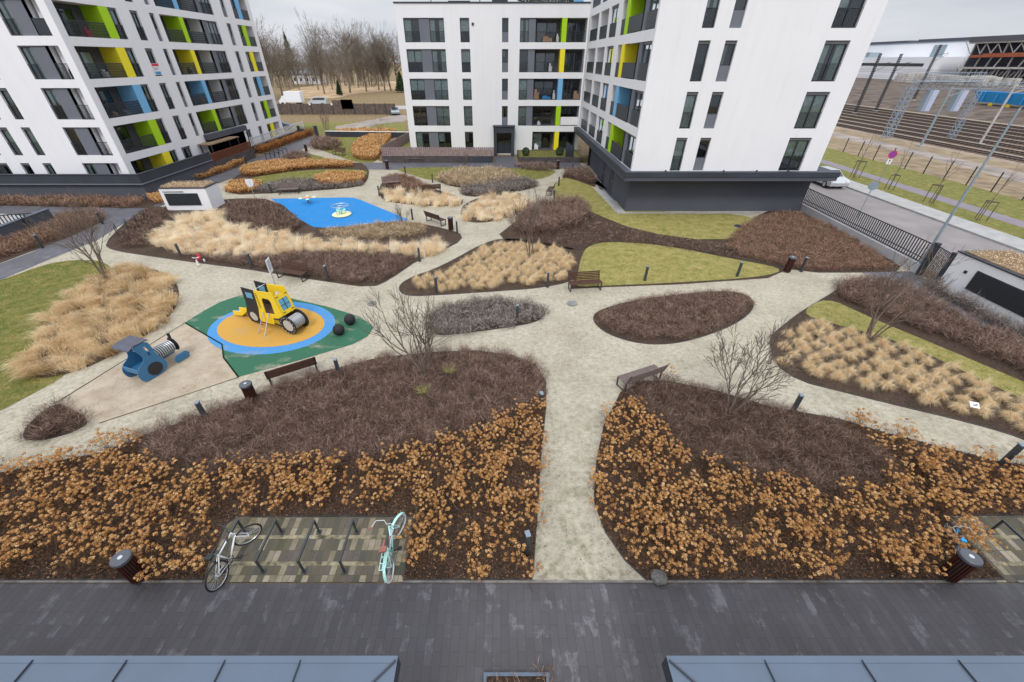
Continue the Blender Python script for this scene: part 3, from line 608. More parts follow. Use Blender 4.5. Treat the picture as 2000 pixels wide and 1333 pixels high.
# sand pit and playground surfaces
sand = GP([(362,632),(432,672),(437,700),(466,737),(330,782),(195,826),(172,823),(112,787)])
sheet('sand_pit', sand, .012, M_sand)
edging([G(*p) for p in [(466,738),(195,827),(330,783)]][:2]+[G(195,827.5)], .025, .014, M_boards, 'sand_pit_edge')
edging([G(362,631), G(112,786), G(112.5,787)], .025, .014, M_boards, 'sand_pit_edge')
green = (lambda q: q)(GP([(362,631),(380,619),(402,606),(430,591),(468,578),(520,575),(570,584),(640,600),(705,620),(730,640),(718,658),(690,673),(580,706),(466,737),(450,718),(437,700),(434,674),(400,655)]))
sheet('green_play_surface', green, .020, M_rub_g)
edging(GP([(362,632),(434,674),(437,700),(466,738),(437.5,700.5),(434.5,674.5)]), .05, .04, mat('green_edge', (.02,.09,.05)), 'play_surface_edge')
def ell(c, a, b_, ang, n=48): return [(c[0]+a*math.cos(t)*math.cos(ang)-b_*math.sin(t)*math.sin(ang), c[1]+a*math.cos(t)*math.sin(ang)+b_*math.sin(t)*math.cos(ang)) for t in [2*math.pi*k/n for k in range(n)]]
Lp, Rp, Tp, Bp = G(404,628), G(655,652), G(540,588), G(520,692)
cc = ((Lp[0]+Rp[0]+Tp[0]+Bp[0])/4, (Lp[1]+Rp[1]+Tp[1]+Bp[1])/4)
sheet('blue_play_surface', ell((cc[0]+.1, cc[1]), 2.97, 2.24, R(-12)), .024, M_rub_b)
sheet('orange_play_surface', ell((cc[0]+.02, cc[1]+.04), 2.56, 1.74, R(-12)), .028, M_rub_o)
pN = GP([(530,389),(600,387.5),(672,386.3),(690,387),(704,391),(745,408),(797,429),(795,432),(720,438),(652,448),(630,449.5),(612,449),(600,444),(580,428)])
sheet('blue_play_surface', pN, .016, M_rub_blue)
# ---------------- near left bed
BED_E = [(-7.15,4.7),(-40,4.7),(-40,9.2)]+GP([(0,925),(200,885),(300,845),(400,810),(520,765),(620,730),(740,700),(850,689),(930,686),(1000,695),(1045,712),(1066,745),(1066,800),(1056,900),(1047,1040),(1041,1125)])+[(.74,4.7),(-2.36,4.7),(-2.42,6.34),(-7.2,6.34),(-7.42,6.1)]
sheet('planting_bed', BED_E, .022, M_soil); edging(BED_E)
SH_E = GP([(250,850),(300,845),(400,812),(520,768),(620,733),(740,702),(850,692),(930,688),(1000,697),(1045,714),(1062,745),(1060,785),(1000,815),(940,850),(850,878),(700,905),(560,912),(420,925),(340,925),(280,895)])
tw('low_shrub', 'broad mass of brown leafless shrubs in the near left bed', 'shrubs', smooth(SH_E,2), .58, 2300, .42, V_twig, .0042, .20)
hydrangea('hydrangea_mass', 'dried orange hydrangea heads filling the front of the near left bed', BED_E, excl=[smooth(SH_E,2), GP([(262,835),(400,795),(520,748),(740,680),(1000,675),(1090,725),(1080,780),(1000,800),(700,880),(400,900)])], h=.62, heads=27, sp=.5, hr=.044, litter=520)
# ---------------- near right bed
BED_F = [(3.5,4.7)]+GP([(1220,1095),(1182,1040),(1160,980),(1165,900),(1180,830),(1212,768),(1258,745),(1300,745),(1400,765),(1500,795),(1640,820),(1740,850),(1880,885),(1960,905)])+[(16.5,8.0),(19,7.2),(19,6.37),(12.14,6.37),(12.14,4.7)]
sheet('planting_bed', BED_F, .022, M_soil); edging(BED_F)
SH_F = GP([(1215,768),(1258,748),(1300,748),(1400,768),(1500,798),(1640,826),(1700,880),(1735,950),(1640,965),(1500,950),(1400,925),(1320,880),(1285,850),(1240,800)])
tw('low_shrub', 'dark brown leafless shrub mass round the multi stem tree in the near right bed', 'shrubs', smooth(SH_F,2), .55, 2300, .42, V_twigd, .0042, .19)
hydrangea('hydrangea_mass', 'dried orange hydrangea heads filling the near right bed beside the bike stands', BED_F, excl=[smooth(SH_F,2), GP([(1225,735),(1640,798),(1632,845),(1500,900),(1260,800)])], h=.62, heads=26, sp=.5, hr=.044, litter=520)
# ---------------- island beds
pG = soil([(1153,620),(1180,602),(1250,586),(1350,573),(1430,569),(1466,580),(1474,598),(1460,618),(1420,642),(1350,666),(1290,675),(1230,669),(1175,648)])
tw('low_shrub', 'leafless reddish shrubs filling the teardrop bed in the middle of the gravel', 'shrubs', smooth(GP([(1162,622),(1190,604),(1250,590),(1350,577),(1430,573),(1460,584),(1468,598),(1452,616),(1415,638),(1350,660),(1290,668),(1235,662),(1185,645)]),2), .36, 1900, .34, V_twig, .0055, .17)
pH = soil([(833,640),(842,612),(880,596),(940,589),(1010,591),(1056,600),(1068,615),(1046,631),(980,642),(900,652),(850,657)])
tw('heather', 'silvery brown heather filling the small oval bed by the middle bollard', 'heather', pH, .42, 1500, .4, V_heather, .009, .16, leaf=.35)
# centre tufts bed
pI = soil([(775,562),(800,543),(860,523),(950,472),(1000,465),(1080,478),(1138,490),(1140,515),(1125,548),(1062,563),(950,571),(860,577),(790,580)])
sheet('planting_bed', GP([(1050,468),(1190,462),(1310,474),(1440,498),(1545,524),(1500,544),(1330,556),(1180,562),(1115,565),(1128,520)]), .014, M_soil)
lawn([(1135,500),(1150,480),(1190,472),(1300,480),(1420,505),(1534,525),(1500,541),(1330,553),(1180,559),(1120,562),(1128,540)], 110, 'yellowish lawn between the bench and the bin on the right', z=.026, mm=M_lawn_y)
lawn([(1088,352),(1112,345),(1150,358),(1207,413),(1470,417),(1478,450),(1420,474),(1330,471),(1250,456),(1160,420),(1108,392),(1075,388)], 90, 'lawn along the foot of the big right apartment block', mm=M_lawn_y)
pJ = soil([(963,468),(1010,432),(1060,398),(1110,392),(1160,418),(1250,454),(1400,474),(1475,452),(1480,414),(1562,411),(1640,446),(1720,496),(1772,531),(1680,533),(1570,533),(1440,505),(1300,478),(1190,470),(1150,478),(1133,492),(1060,478)], it=1)
tw('low_shrub', 'rounded brown shrub mound beside the path near the right block', 'shrubs', smooth(GP([(995,452),(1012,430),(1060,402),(1110,396),(1145,408),(1157,428),(1120,448),(1045,462)]),2), .95, 700, .6, V_twig, .012, .35)
tw('low_shrub', 'sparse leafless ground shrubs on the diagonal mulch strip', 'shrubs', smooth(GP([(1000,468),(1150,432),(1250,456),(1400,480),(1500,505),(1400,500),(1190,468),(1130,488)]),2), .2, 260, .5, V_twigd, .010, .2)
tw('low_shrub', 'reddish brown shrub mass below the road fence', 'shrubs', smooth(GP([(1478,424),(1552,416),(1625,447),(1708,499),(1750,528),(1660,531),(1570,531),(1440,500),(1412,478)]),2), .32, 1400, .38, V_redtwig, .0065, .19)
# far right bed
pL = soil([(1500,660),(1525,640),(1560,612),(1620,576),(1665,548),(1730,552),(1800,582),(1900,635),(2100,745),(2100,905),(2000,858),(1900,828),(1740,790),(1640,765),(1560,745),(1512,712)], it=1)
lawn([(1560,612),(1612,580),(1700,622),(1850,684),(2100,790),(2100,830),(1920,745),(1760,668),(1620,632)], 130, 'narrow yellow lawn strip between the grass tufts and the brown shrubs', z=.028, mm=M_lawn_y)
tw('low_shrub', 'long brown leafless shrub mass along the paved path at the right edge', 'shrubs', smooth(GP([(1615,575),(1650,553),(1720,550),(1800,582),(1900,634),(2100,742),(2100,785),(1990,730),(1870,672),(1750,630)]),2), .6, 1500, .45, V_twig, .0065, .21)
# mid-left bed
pM = soil([(203,478),(240,440),(285,405),(330,405),(450,388),(540,390),(600,444),(650,447),(790,431),(880,450),(906,461),(890,479),(820,506),(760,548),(725,563),(640,551),(540,536),(480,526),(400,516),(300,502),(220,490)], it=1)
grassmass('ornamental_grass', 'long sweep of pale golden grass across the bed below the blue play area', smooth(GP([(290,468),(310,446),(360,424),(410,408),(440,412),(425,428),(480,446),(560,460),(650,470),(780,481),(828,481),(848,464),(878,470),(880,482),(840,500),(760,494),(650,488),(540,497),(480,503),(400,498),(320,486)],.2),2), .85, 480, .6, V_pale, (.25,-.2), .012)
tw('low_shrub', 'brown leafless shrubs in the point of the bed behind the dark bench', 'shrubs', smooth(GP([(330,498),(400,503),(540,503),(650,494),(760,500),(815,507),(760,543),(725,557),(640,546),(480,520)]),2), .38, 1600, .38, V_twig, .006, .19)
tw('low_shrub', 'leafless shrub patch between the white vent house and the blue play area', 'shrubs', smooth(GP([(432,420),(455,398),(528,394),(575,430),(598,452),(530,455),(465,440)]),2), .42, 700, .5, V_twigd, .011, .28)
tw('low_shrub', 'brown tufty shrubs between the blue play area and the pale grass', 'shrubs', smooth(GP([(625,452),(790,434),(850,450),(800,464),(700,470),(640,464)]),2), .32, 650, .5, V_mound, .010, .25)
tw('low_shrub', 'sparse leafless shrubs in the left corner of the bed by the hoop stand', 'shrubs', smooth(GP([(215,478),(285,412),(330,410),(320,440),(285,470),(300,492)]),2), .28, 420, .5, V_twigd, .010, .25)
# north beds
soil([(438,382),(445,356),(470,340),(560,316),(700,316),(722,330),(718,355),(700,367),(560,377)], it=1)
lawn([(450,362),(500,345),(600,332),(718,331),(716,346),(640,347),(540,357),(500,364)], 60, 'small lawn enclosed by orange hydrangeas near the back', z=.03)
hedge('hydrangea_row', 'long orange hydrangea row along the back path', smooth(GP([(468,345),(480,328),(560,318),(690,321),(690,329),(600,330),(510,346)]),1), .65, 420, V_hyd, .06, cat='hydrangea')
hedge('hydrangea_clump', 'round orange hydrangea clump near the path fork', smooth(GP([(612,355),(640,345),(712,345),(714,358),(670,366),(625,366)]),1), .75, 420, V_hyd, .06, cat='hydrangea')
hedge('hydrangea_clump', 'orange hydrangeas right behind the shield shaped sign', smooth(GP([(440,376),(450,362),(480,358),(520,362),(505,375),(450,382)]),1), .6, 300, V_hyd, .06, cat='hydrangea')
tw('low_shrub', 'brown shrubs around the lone bench above the blue play area', 'shrubs', smooth(GP([(490,378),(520,360),(612,352),(660,366),(714,358),(700,366),(600,374),(560,377)]),1), .45, 400, .5, V_heather, .014, .3)
soil([(746,357),(762,342),(800,346),(842,368),(905,388),(902,401),(842,404),(750,394),(738,376)], it=1)
tw('low_shrub', 'small dark shrub island behind the pale grass island', 'shrubs', smooth(GP([(748,357),(764,344),(800,348),(838,368),(850,376),(780,372)]),2), .45, 600, .5, V_redtwig, .013, .28)
grassmass('ornamental_grass', 'pale grass island right of the blue play area', smooth(GP([(741,378),(762,371),(840,377),(896,389),(900,399),(842,402),(752,392)],.2),2), .9, 300, .6, V_pale, (.1,-.1), .016)
soil([(898,415),(908,398),(950,382),(1000,372),(1038,390),(1032,406),(990,427),(940,437),(905,432)])
grassmass('ornamental_grass', 'pale grass island in the fork of the paths near the right block', smooth(GP([(902,414),(912,400),(950,386),(1000,377),(1032,391),(1028,405),(988,424),(940,432),(908,428)],.2),2), .9, 330, .6, V_pale, (.3,-.25), .015)
lawn([(768,331),(800,328),(900,327),(1000,329),(1088,332),(1080,342),(1050,353),(960,350),(845,355),(810,344)], 50, 'lawn in front of the central block around the low shrubs', z=.02)
soil([(845,353),(880,336),(960,333),(1025,350),(965,366),(900,370)])
tw('low_shrub', 'brown shrub mass on the lawn in front of the central block', 'shrubs', smooth(GP([(845,353),(880,337),(960,334),(1025,350),(965,365),(900,369)]),2), .7, 350, .6, V_mound, .018, .35)
soil([(893,377),(940,360),(1000,351),(1046,354),(1052,366),(1000,377),(920,387)])
tw('heather', 'dark heather island in front of the pale grass fork', 'heather', smooth(GP([(893,377),(940,361),(1000,352),(1046,355),(1050,366),(1000,376),(920,385)]),2), .55, 600, .5, V_heather, .018, .22, leaf=.4)
tw('low_shrub', 'small brown shrub patch beside the bin by the garden wall', 'shrubs', smooth(GP([(1005,324),(1090,324),(1086,334),(1060,338),(1010,329)]),1), .45, 300, .5, V_twig, .016, .3)
soil([(1095,349),(1106,336),(1130,330),(1150,335),(1168,368),(1150,362),(1112,348)])
tw('low_shrub', 'brown shrubs in the wedge beside the dark base of the right block', 'shrubs', smooth(GP([(1098,348),(1106,337),(1130,331),(1150,337),(1165,365),(1112,347)]),1), .6, 350, .5, V_twig, .016, .3)
lawn([(612,288),(640,270),(700,266),(765,262),(742,300),(735,319),(700,319),(660,306)], 35, 'lawn with a small bench at the far left back', z=.02)
lawn([(560,305),(600,298),(668,319),(560,319)], 35, 'narrow lawn beside the thin gravel path at the back', z=.02)
tw('low_shrub', 'grey brown shrub mound where the back paths meet', 'shrubs', smooth(GP([(605,291),(618,276),(655,276),(668,290),(640,297)]),2), .9, 260, .7, V_twig, .02, .4)
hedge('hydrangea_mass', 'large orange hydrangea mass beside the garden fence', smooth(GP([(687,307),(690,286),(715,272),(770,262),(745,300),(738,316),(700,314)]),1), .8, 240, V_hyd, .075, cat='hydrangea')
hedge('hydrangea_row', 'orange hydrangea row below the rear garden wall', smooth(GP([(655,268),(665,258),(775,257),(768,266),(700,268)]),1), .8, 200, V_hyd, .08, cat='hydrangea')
tw('low_shrub', 'low brown shrubs on the strip beside the bike hoops at the back', 'shrubs', smooth(GP([(555,318),(565,304),(600,300),(610,318)]),1), .7, 250, .6, V_twig, .02, .35)
hedge('beech_hedge', 'brown leaved hedge in front of the white picket fence', [(-32.85,58.6),(-31.7,58.6),(-31.2,76),(-32.4,76)], 1.05, 420, V_hedge, .05)
hedge('hydrangea_row', 'orange hydrangea strip under the dark terrace wall on the left', smooth(GP([(345,358),(400,334),(478,311),(482,320),(420,345),(360,362)]),1), .75, 420, V_hyd, .055, cat='hydrangea')
soil([(0,392),(200,390),(318,392),(290,408),(0,402),(-300,404),(-300,394)], it=0, edge=False)
tw('low_shrub', 'brown grassy shrub strip under the long dark terrace wall', 'shrubs', GP([(-200,393),(0,391),(285,390),(270,407),(0,402),(-200,402)]), .5, 520, .5, V_redtwig, .014, .3)
hedge('hydrangea_clump', 'small orange clump left of the white vent house', smooth(GP([(288,388),(315,378),(330,400),(300,400)]),1), .7, 420, V_hyd, .05, cat='hydrangea')
soil([(0,515),(-150,560),(-150,480),(0,470),(105,440),(190,412),(205,432),(130,466)], it=0, edge=False)
tw('low_shrub', 'reddish shrubs between the ramp wall and the left path', 'shrubs', GP([(-150,545),(-150,500),(0,478),(105,446),(120,424),(200,418),(205,430),(130,462),(0,508)]), .6, 600, .45, V_redtwig, .011, .3)
soil([(1812,560),(1830,552),(2100,690),(2100,716)], it=0, edge=False)
tw('low_hedge', 'thin grey leafless hedge along the white ventilation building at the right edge', 'hedge', [(23.15,20.2),(23.75,20.2),(23.85,10),(23.2,10)], .75, 900, .3, V_heather, .008, .3)
# ---------------- ornamental tufts as individual things
TUFT = [tuft_mesh('ornamental_grass_tuft', .62, 640) for _ in range(3)]
tcount = 0
def tufts(poly, sx, sy, rot, label, group, cap, sc=1.0):
    global tcount
    q = np.array(poly); m = q.mean(0); c_, s_ = math.cos(rot), math.sin(rot); pts = []
    for i in range(-40, 41):
        for j in range(-40, 41):
            a, b_ = i*sx+random.uniform(-.08,.08), j*sy+(i % 2)*sy*.5+random.uniform(-.10,.10); pts.append((m[0]+a*c_-b_*s_, m[1]+a*s_+b_*c_))
    c = np.array(pts); c = c[inpoly(c, poly)]
    print(label, len(c))
    if len(c) > cap: c = c[np.argsort(c[:,1])[:cap]]
    for x, y in c:
        src = TUFT[tcount % 3]
        o = src if tcount < 3 else src.copy()
        if tcount >= 3: COL.objects.link(o)
        tag(o, label, 'grass tuft', group); s = sc*random.uniform(.85, 1.15)
        o.location = (x, y, .02); o.rotation_euler = (R(random.uniform(-8,8)), R(random.uniform(-8,8)), random.uniform(-.9,.9)); o.scale = (s*1.0, s*1.0, s)
        tcount += 1
tufts(smooth(GP([(1512,662),(1540,640),(1590,622),(1625,634),(1760,668),(1920,742),(2090,818),(2090,875),(1990,835),(1900,808),(1740,766),(1640,748),(1560,728),(1520,705)],.15),1), .72, .60, .08, 'golden grass tuft in the rows of the far right bed', 'grass tufts in the far right bed', 180, .84)
tufts(smooth(GP([(792,566),(808,548),(862,530),(950,480),(1000,472),(1080,483),(1122,493),(1124,512),(1112,538),(1060,552),(950,558),(862,566)],.15),1), .62, .66, .6, 'golden grass tuft in the central bed beside the fork of the paths', 'grass tufts in the central bed', 150, .98)
# loose leaves and dark bits lying on the gravel
lp = sample([(-17,5),(0.9,4.9),(3.3,5),(3,12),(8,17),(24,22),(20,26),(6,24),(3,34),(-8,40),(-20,32),(-24,30),(-17,22),(-9,18),(-12,12),(-20,12)], 45); nn = len(lp)
ed = []
for poly in BEDS:
    for k in range(len(poly)):
        a, b_ = np.array(poly[k]), np.array(poly[(k+1) % len(poly)]); L_ = np.linalg.norm(b_-a)
        if a[0] < -30 or a[1] < 4.8 or a[0] > 24 or L_ < .01: continue
        m_ = int(L_*26)+1; t0 = RNG.uniform(0,1,(m_,1)); ed.append(a+(b_-a)*t0+RNG.normal(0,.17,(m_,2)))
ed = np.concatenate(ed); ed = ed[(ed[:,1] > 4.72)]; lp = np.concatenate([lp, ed]); nn = len(lp)
t_ = tris(np.stack([lp[:,0], lp[:,1], np.full(nn, .05)],1), RNG.uniform(.006,.022,nn), np.clip(RNG.normal(.35,.3,nn),0,1)); t_[0][:,2] = .034+.35*(t_[0][:,2]-.05)
tag(npmesh('fallen_leaves', t_[0], t_[1], V_litter, t_[2]), 'small brown leaves and twigs scattered over the gravel', 'leaves', kind='stuff')
print('tufts', tcount)

# ================================================================== BUILDINGS
def wall_grid(mb, u0, u1, z0, z1, ops, d=.0, depth=.25):
    us = sorted({u0, u1, *[o[0] for o in ops], *[o[1] for o in ops]}); zs = sorted({z0, z1, *[o[2] for o in ops], *[o[3] for o in ops]})
    us = [u for u in us if u0 <= u <= u1]; zs = [z for z in zs if z0 <= z <= z1]
    for a, b_ in zip(us, us[1:]):
        run = None
        for c, e in zip(zs, zs[1:]):
            mu, mz = (a+b_)/2, (c+e)/2
            if any(o[0] < mu < o[1] and o[2] < mz < o[3] for o in ops): continue
            mb.face([(a,d,c),(b_,d,c),(b_,d,e),(a,d,e)])
    for o in ops:
        dd = o[4] if len(o) > 4 else depth; a, b_, c, e = o[:4]
        mb.face([(a,d,c),(b_,d,c),(b_,d+dd,c),(a,d+dd,c)]); mb.face([(a,d,e),(b_,d,e),(b_,d+dd,e),(a,d+dd,e)])
        mb.face([(a,d,c),(a,d,e),(a,d+dd,e),(a,d+dd,c)]); mb.face([(b_,d,c),(b_,d,e),(b_,d+dd,e),(b_,d+dd,c)])
rw = random.Random(5)
def rail_bars(mb, u0, u1, z0, h, d, style):
    mb.box(u0, u1, d-.02, d+.02, z0+h-.04, z0+h); mb.box(u0, u1, d-.015, d+.015, z0+.05, z0+.08)
    if style == 'solid': mb.box(u0+.02, u1-.02, d-.01, d+.01, z0+.08, z0+h-.04); return
    u = u0+.05
    while u < u1-.02:
        if style == 'diag': mb.bar((u, d, z0+.08), (min(u+.28, u1), d, z0+h-.04), .022); mb.bar((u, d, z0+h-.04), (min(u+.28, u1), d, z0+.08), .012)
        else: mb.box(u-.012, u+.012, d-.01, d+.01, z0+.08, z0+h-.04)
        u += .11
def window(par, off, fr, u0, u1, z0, z1, d=.16, mull=1, rail='bars', sill=None, shut=.18, dark=False, tint=None):
    """window with frame, glass, curtain; sill = z of a grey spandrel top below the glass"""
    mb = MB(fr); zb = sill if sill else z0; zt = z1-shut; t = .055
    mb.box(u0, u1, d, d+.07, zb, zb+t).box(u0, u1, d, d+.07, zt-t, zt).box(u0, u0+t, d, d+.07, zb+t, zt-t).box(u1-t, u1, d, d+.07, zb+t, zt-t)
    for k in range(1, mull+1):
        u = u0+(u1-u0)*k/(mull+1); mb.box(u-.04, u+.04, d-.004, d+.066, zb+t, zt-t)
    wv = mb.build('window', M_frame, par, off)
    MB(fr).face([(u0+t,d+.035,zb+t),(u1-t,d+.035,zb+t),(u1-t,d+.035,zt-t),(u0+t,d+.035,zt-t)]).build('pane', M_glass, wv, off)
    MB(fr).box(u0, u1, d+.5, d+.55, zb, zt).face([(u0,d+.07,zb),(u0,d+.5,zb),(u0,d+.5,zt),(u0,d+.07,zt)]).face([(u1,d+.07,zb),(u1,d+.5,zb),(u1,d+.5,zt),(u1,d+.07,zt)]).face([(u0,d+.07,zb),(u1,d+.07,zb),(u1,d+.5,zb),(u0,d+.5,zb)]).face([(u0,d+.07,zt),(u1,d+.07,zt),(u1,d+.5,zt),(u0,d+.5,zt)]).build('dark_backing', M_inside, wv, off)
    if shut: MB(fr).box(u0, u1, d-.05, d+.09, zt+.002, z1).build('shutter_box', M_shut, wv, off)
    q = rw.random()
    if not dark and q < .82:
        m = M_curtain if (tint == 1 or q < .5) else M_curtain2; cb = MB(fr); W = u1-u0-2*t
        segs = [(0,1)] if q < .3 else ([(0,.34),(.66,1)] if q < .6 else [(0,.45)])
        zl = zb+t if rw.random() < .75 else zb+t+(zt-zb)*.45
        for a, b_ in segs:
            n = max(3, int((b_-a)*W/.09)); us = [u0+t+W*(a+(b_-a)*i/n) for i in range(n+1)]
            for i in range(n): cb.face([(us[i], d+.12+.03*(i%2), zl),(us[i+1], d+.12+.03*((i+1)%2), zl),(us[i+1], d+.12+.03*((i+1)%2), zt-t),(us[i], d+.12+.03*(i%2), zt-t)])
        cb.build('curtain', m, wv, off)
    if sill: MB(fr).box(u0, u1, d-.02, d+.1, z0, sill-.002).build('spandrel', M_grey, wv, off)
    if rail and not sill:
        rb = MB(fr); rail_bars(rb, u0+.02, u1-.02, z0, 1.02, .04, rail); rb.build('railing', M_rail, wv, off)
    return wv
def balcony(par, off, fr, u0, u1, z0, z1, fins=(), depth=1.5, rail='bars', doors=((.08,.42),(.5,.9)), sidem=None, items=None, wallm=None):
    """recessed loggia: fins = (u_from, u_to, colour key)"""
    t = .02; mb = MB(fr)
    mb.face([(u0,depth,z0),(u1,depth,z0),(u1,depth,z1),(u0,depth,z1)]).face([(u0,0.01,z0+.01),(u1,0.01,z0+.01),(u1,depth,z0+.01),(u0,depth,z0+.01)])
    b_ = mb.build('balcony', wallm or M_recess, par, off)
    W = u1-u0
    for (a, c) in doors:
        ua, ub = u0+W*a, u0+W*c; zt = z1-.3
        f = MB(fr); f.box(ua, ub, depth-.06, depth-.01, z0+.02, z0+.1).box(ua, ub, depth-.06, depth-.01, zt-.08, zt)
        f.box(ua, ua+.07, depth-.06, depth-.01, z0+.1, zt-.08).box(ub-.07, ub, depth-.06, depth-.01, z0+.1, zt-.08); um = (ua+ub)/2
        f.box(um-.05, um+.05, depth-.065, depth-.012, z0+.1, zt-.08); f.build('door_frame', M_frame, b_, off)
        MB(fr).face([(ua+.07,depth-.03,z0+.1),(ub-.07,depth-.03,z0+.1),(ub-.07,depth-.03,zt-.08),(ua+.07,depth-.03,zt-.08)]).build('pane', M_glass, b_, off)
        MB(fr).face([(ua+.07,depth-.005,z0+.1),(ub-.07,depth-.005,z0+.1),(ub-.07,depth-.005,zt-.08),(ua+.07,depth-.005,zt-.08)]).build('dark_backing', M_inside, b_, off)  # flat sheet, painted dark for the shade behind the door glass
        if rw.random() < .6:
            cu = MB(fr); n = 8; a0 = ua+.07; a1 = ua+.07+(ub-ua-.14)*rw.choice((.3,.5,1))
            for i in range(n): cu.face([(a0+(a1-a0)*i/n, depth-.012-.006*(i%2), z0+.1),(a0+(a1-a0)*(i+1)/n, depth-.012-.006*((i+1)%2), z0+.1),(a0+(a1-a0)*(i+1)/n, depth-.012-.006*((i+1)%2), zt-.08),(a0+(a1-a0)*i/n, depth-.012-.006*(i%2), zt-.08)])
            cu.build('curtain', rw.choice((M_curtain, M_curtain2)), b_, off)
    for (a, c, k) in fins:
        MB(fr).box(a, c, .004, depth-.002, z0+.004, z1-.004).build('partition', COLM[k], b_, off)
    if rail:
        rb = MB(fr); segs = []; cur = u0
        rail_bars(rb, u0+.02, u1-.02, z0, 1.05, .05, rail); rb.build('railing', M_rail, b_, off)
    if items is None and rw.random() < .55:
        items = [(rw.uniform(.05,.8), rw.uniform(.3,.55), rw.uniform(.4,1.0), rw.choice((M_card, M_galv, M_boards, M_white_p, M_wood, V_green))) for _ in range(rw.randint(1,3))]
    if items:
        for (a, w_, h_, m) in items:
            MB(fr).box(u0+W*a, u0+W*a+w_, .35, .35+w_*.7, z0+.03, z0+h_*.7).box(u0+W*a+.05, u0+W*a+w_*.6, .45, .45+w_*.4, z0+h_*.7+.002, z0+h_).build('stored_item', m, b_, off)
    return b_

# ---------------- central block
Y0 = 58.2; off = (-1, Y0, 0); frC = lambda u, d, z: (u, Y0+d, z)
cb = empty('apartment_building', off, 0, 'white five storey central block with grey window bands and an entrance porch', 'building', 'apartment blocks round the courtyard')
ZB = [.55, 3.4, 6.25, 9.1, 12.0]; ZT = [2.72, 5.6, 8.47, 11.37, 14.23]; COLS = ['y','g','b','y','g']
ops = []
for i in range(5):
    a, b_ = ZB[i], ZT[i]
    ops += [(-11.05,-6.45,a,b_), (-4.65,-3.58,a,b_)]
    if i: ops += [(.15,.88,a,b_), (2.2,9.85,a,b_,1.5)]
    else: ops += [(4.1,9.85,a,b_,1.5), (-.55,1.4,.1,2.65)]
mb = MB(frC); wall_grid(mb, -11.85, 10.05, 0, 15.5, ops)
mb.face([(-11.85,0,0),(-11.85,14,0),(-11.85,14,15.5),(-11.85,0,15.5)]).face([(10.05,0,0),(10.05,14,0),(10.05,14,15.5),(10.05,0,15.5)]).face([(-11.85,14,0),(10.05,14,0),(10.05,14,15.5),(-11.85,14,15.5)])
mb.build('wall', M_white, cb, off)
MB(frC).box(-11.95,10.1,-.08,14.08,15.502,15.62).build('roof', M_dgrey, cb, off)
for i in range(5):
    a, b_ = ZB[i], ZT[i]
    window(cb, off, frC, -11.05, -9.32, a, b_, mull=1, rail='bars' if i else None, shut=.12, tint=1)
    MB(frC).box(-9.318,-8.13,.10,.3,a,b_).build('grey_panel', M_grey, cb, off)
    window(cb, off, frC, -8.128, -6.45, a, b_, mull=1, rail='bars' if i else None, shut=.12, tint=1)
    window(cb, off, frC, -4.65, -3.58, a, b_, mull=0, rail='bars' if i else None, shut=.15)
    if i:
        window(cb, off, frC, .15, .88, a, b_, mull=0, rail=None, sill=a+.95, shut=.12)
        window(cb, off, frC, 2.2, 3.22, a, b_, mull=0, rail='bars', shut=.12)
        MB(frC).box(3.222,4.0,.10,1.49,a+.002,b_-.002).build('grey_panel', M_grey, cb, off)
        u0 = 4.002
    else: u0 = 4.1
    it = {4: [(.15,1.1,.6,M_card),(.42,.3,.8,M_white_p)], 2: [(.02,.6,1.1,M_card),(.2,1.0,.4,M_pblue),(.86,.7,.9,M_card),(.42,.3,1.0,M_white_p)], 1: [(.12,.4,.5,M_white_p)], 0: [(.06,.5,.7,M_white_p)]}.get(i)
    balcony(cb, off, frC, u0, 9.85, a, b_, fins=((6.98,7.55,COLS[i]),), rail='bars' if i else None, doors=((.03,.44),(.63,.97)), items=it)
    if i == 1: MB(frC).box(7.6,9.8,-.07,-.05,a+.1,a+1.0).build('balcony_screen', M_white2, cb, off)
MB(frC).box(-.9,-.5,-1.2,-.002,0,3.4).box(1.35,1.72,-1.2,-.002,0,3.4).box(-.498,1.348,-1.2,-.002,2.72,3.4).box(-1.0,1.82,-1.3,-.004,3.402,3.5).build('porch', M_dgrey, cb, off)
w_ = MB(frC).box(-.5,1.35,.1,.16,.15,.25).box(-.5,1.35,.1,.16,2.5,2.6).box(-.5,-.4,.1,.16,.25,2.5).box(1.25,1.35,.1,.16,.25,2.5).box(.38,.48,.1,.16,.25,2.5).build('entrance_door', M_frame, cb, off)
MB(frC).face([(-.4,.13,.25),(1.25,.13,.25),(1.25,.13,2.5),(-.4,.13,2.5)]).build('pane', M_glass, w_, off)
MB(frC).box(-.55,1.4,1.2,1.25,0,2.65).face([(-.55,.25,0),(-.55,1.2,0),(-.55,1.2,2.65),(-.55,.25,2.65)]).face([(1.4,.25,0),(1.4,1.2,0),(1.4,1.2,2.65),(1.4,.25,2.65)]).build('dark_backing', M_recess, w_, off)
MB(frC).box(-3.3,-3.05,-.06,-.002,13.55,13.8).build('vent_grille', M_metal, cb, off)
for u in (-8, -2.4): MB(frC).tube([(u,2,15.6),(u,2,17.2)], .05).build('roof_vent', M_metal, cb, off)
MB(frC).box(-1,.8,1.5,3,15.622,15.95).build('roof_box', M_metal, cb, off); MB(frC).box(-6,-3.5,1.5,2.5,15.622,15.85).build('roof_box', M_metal, cb, off)
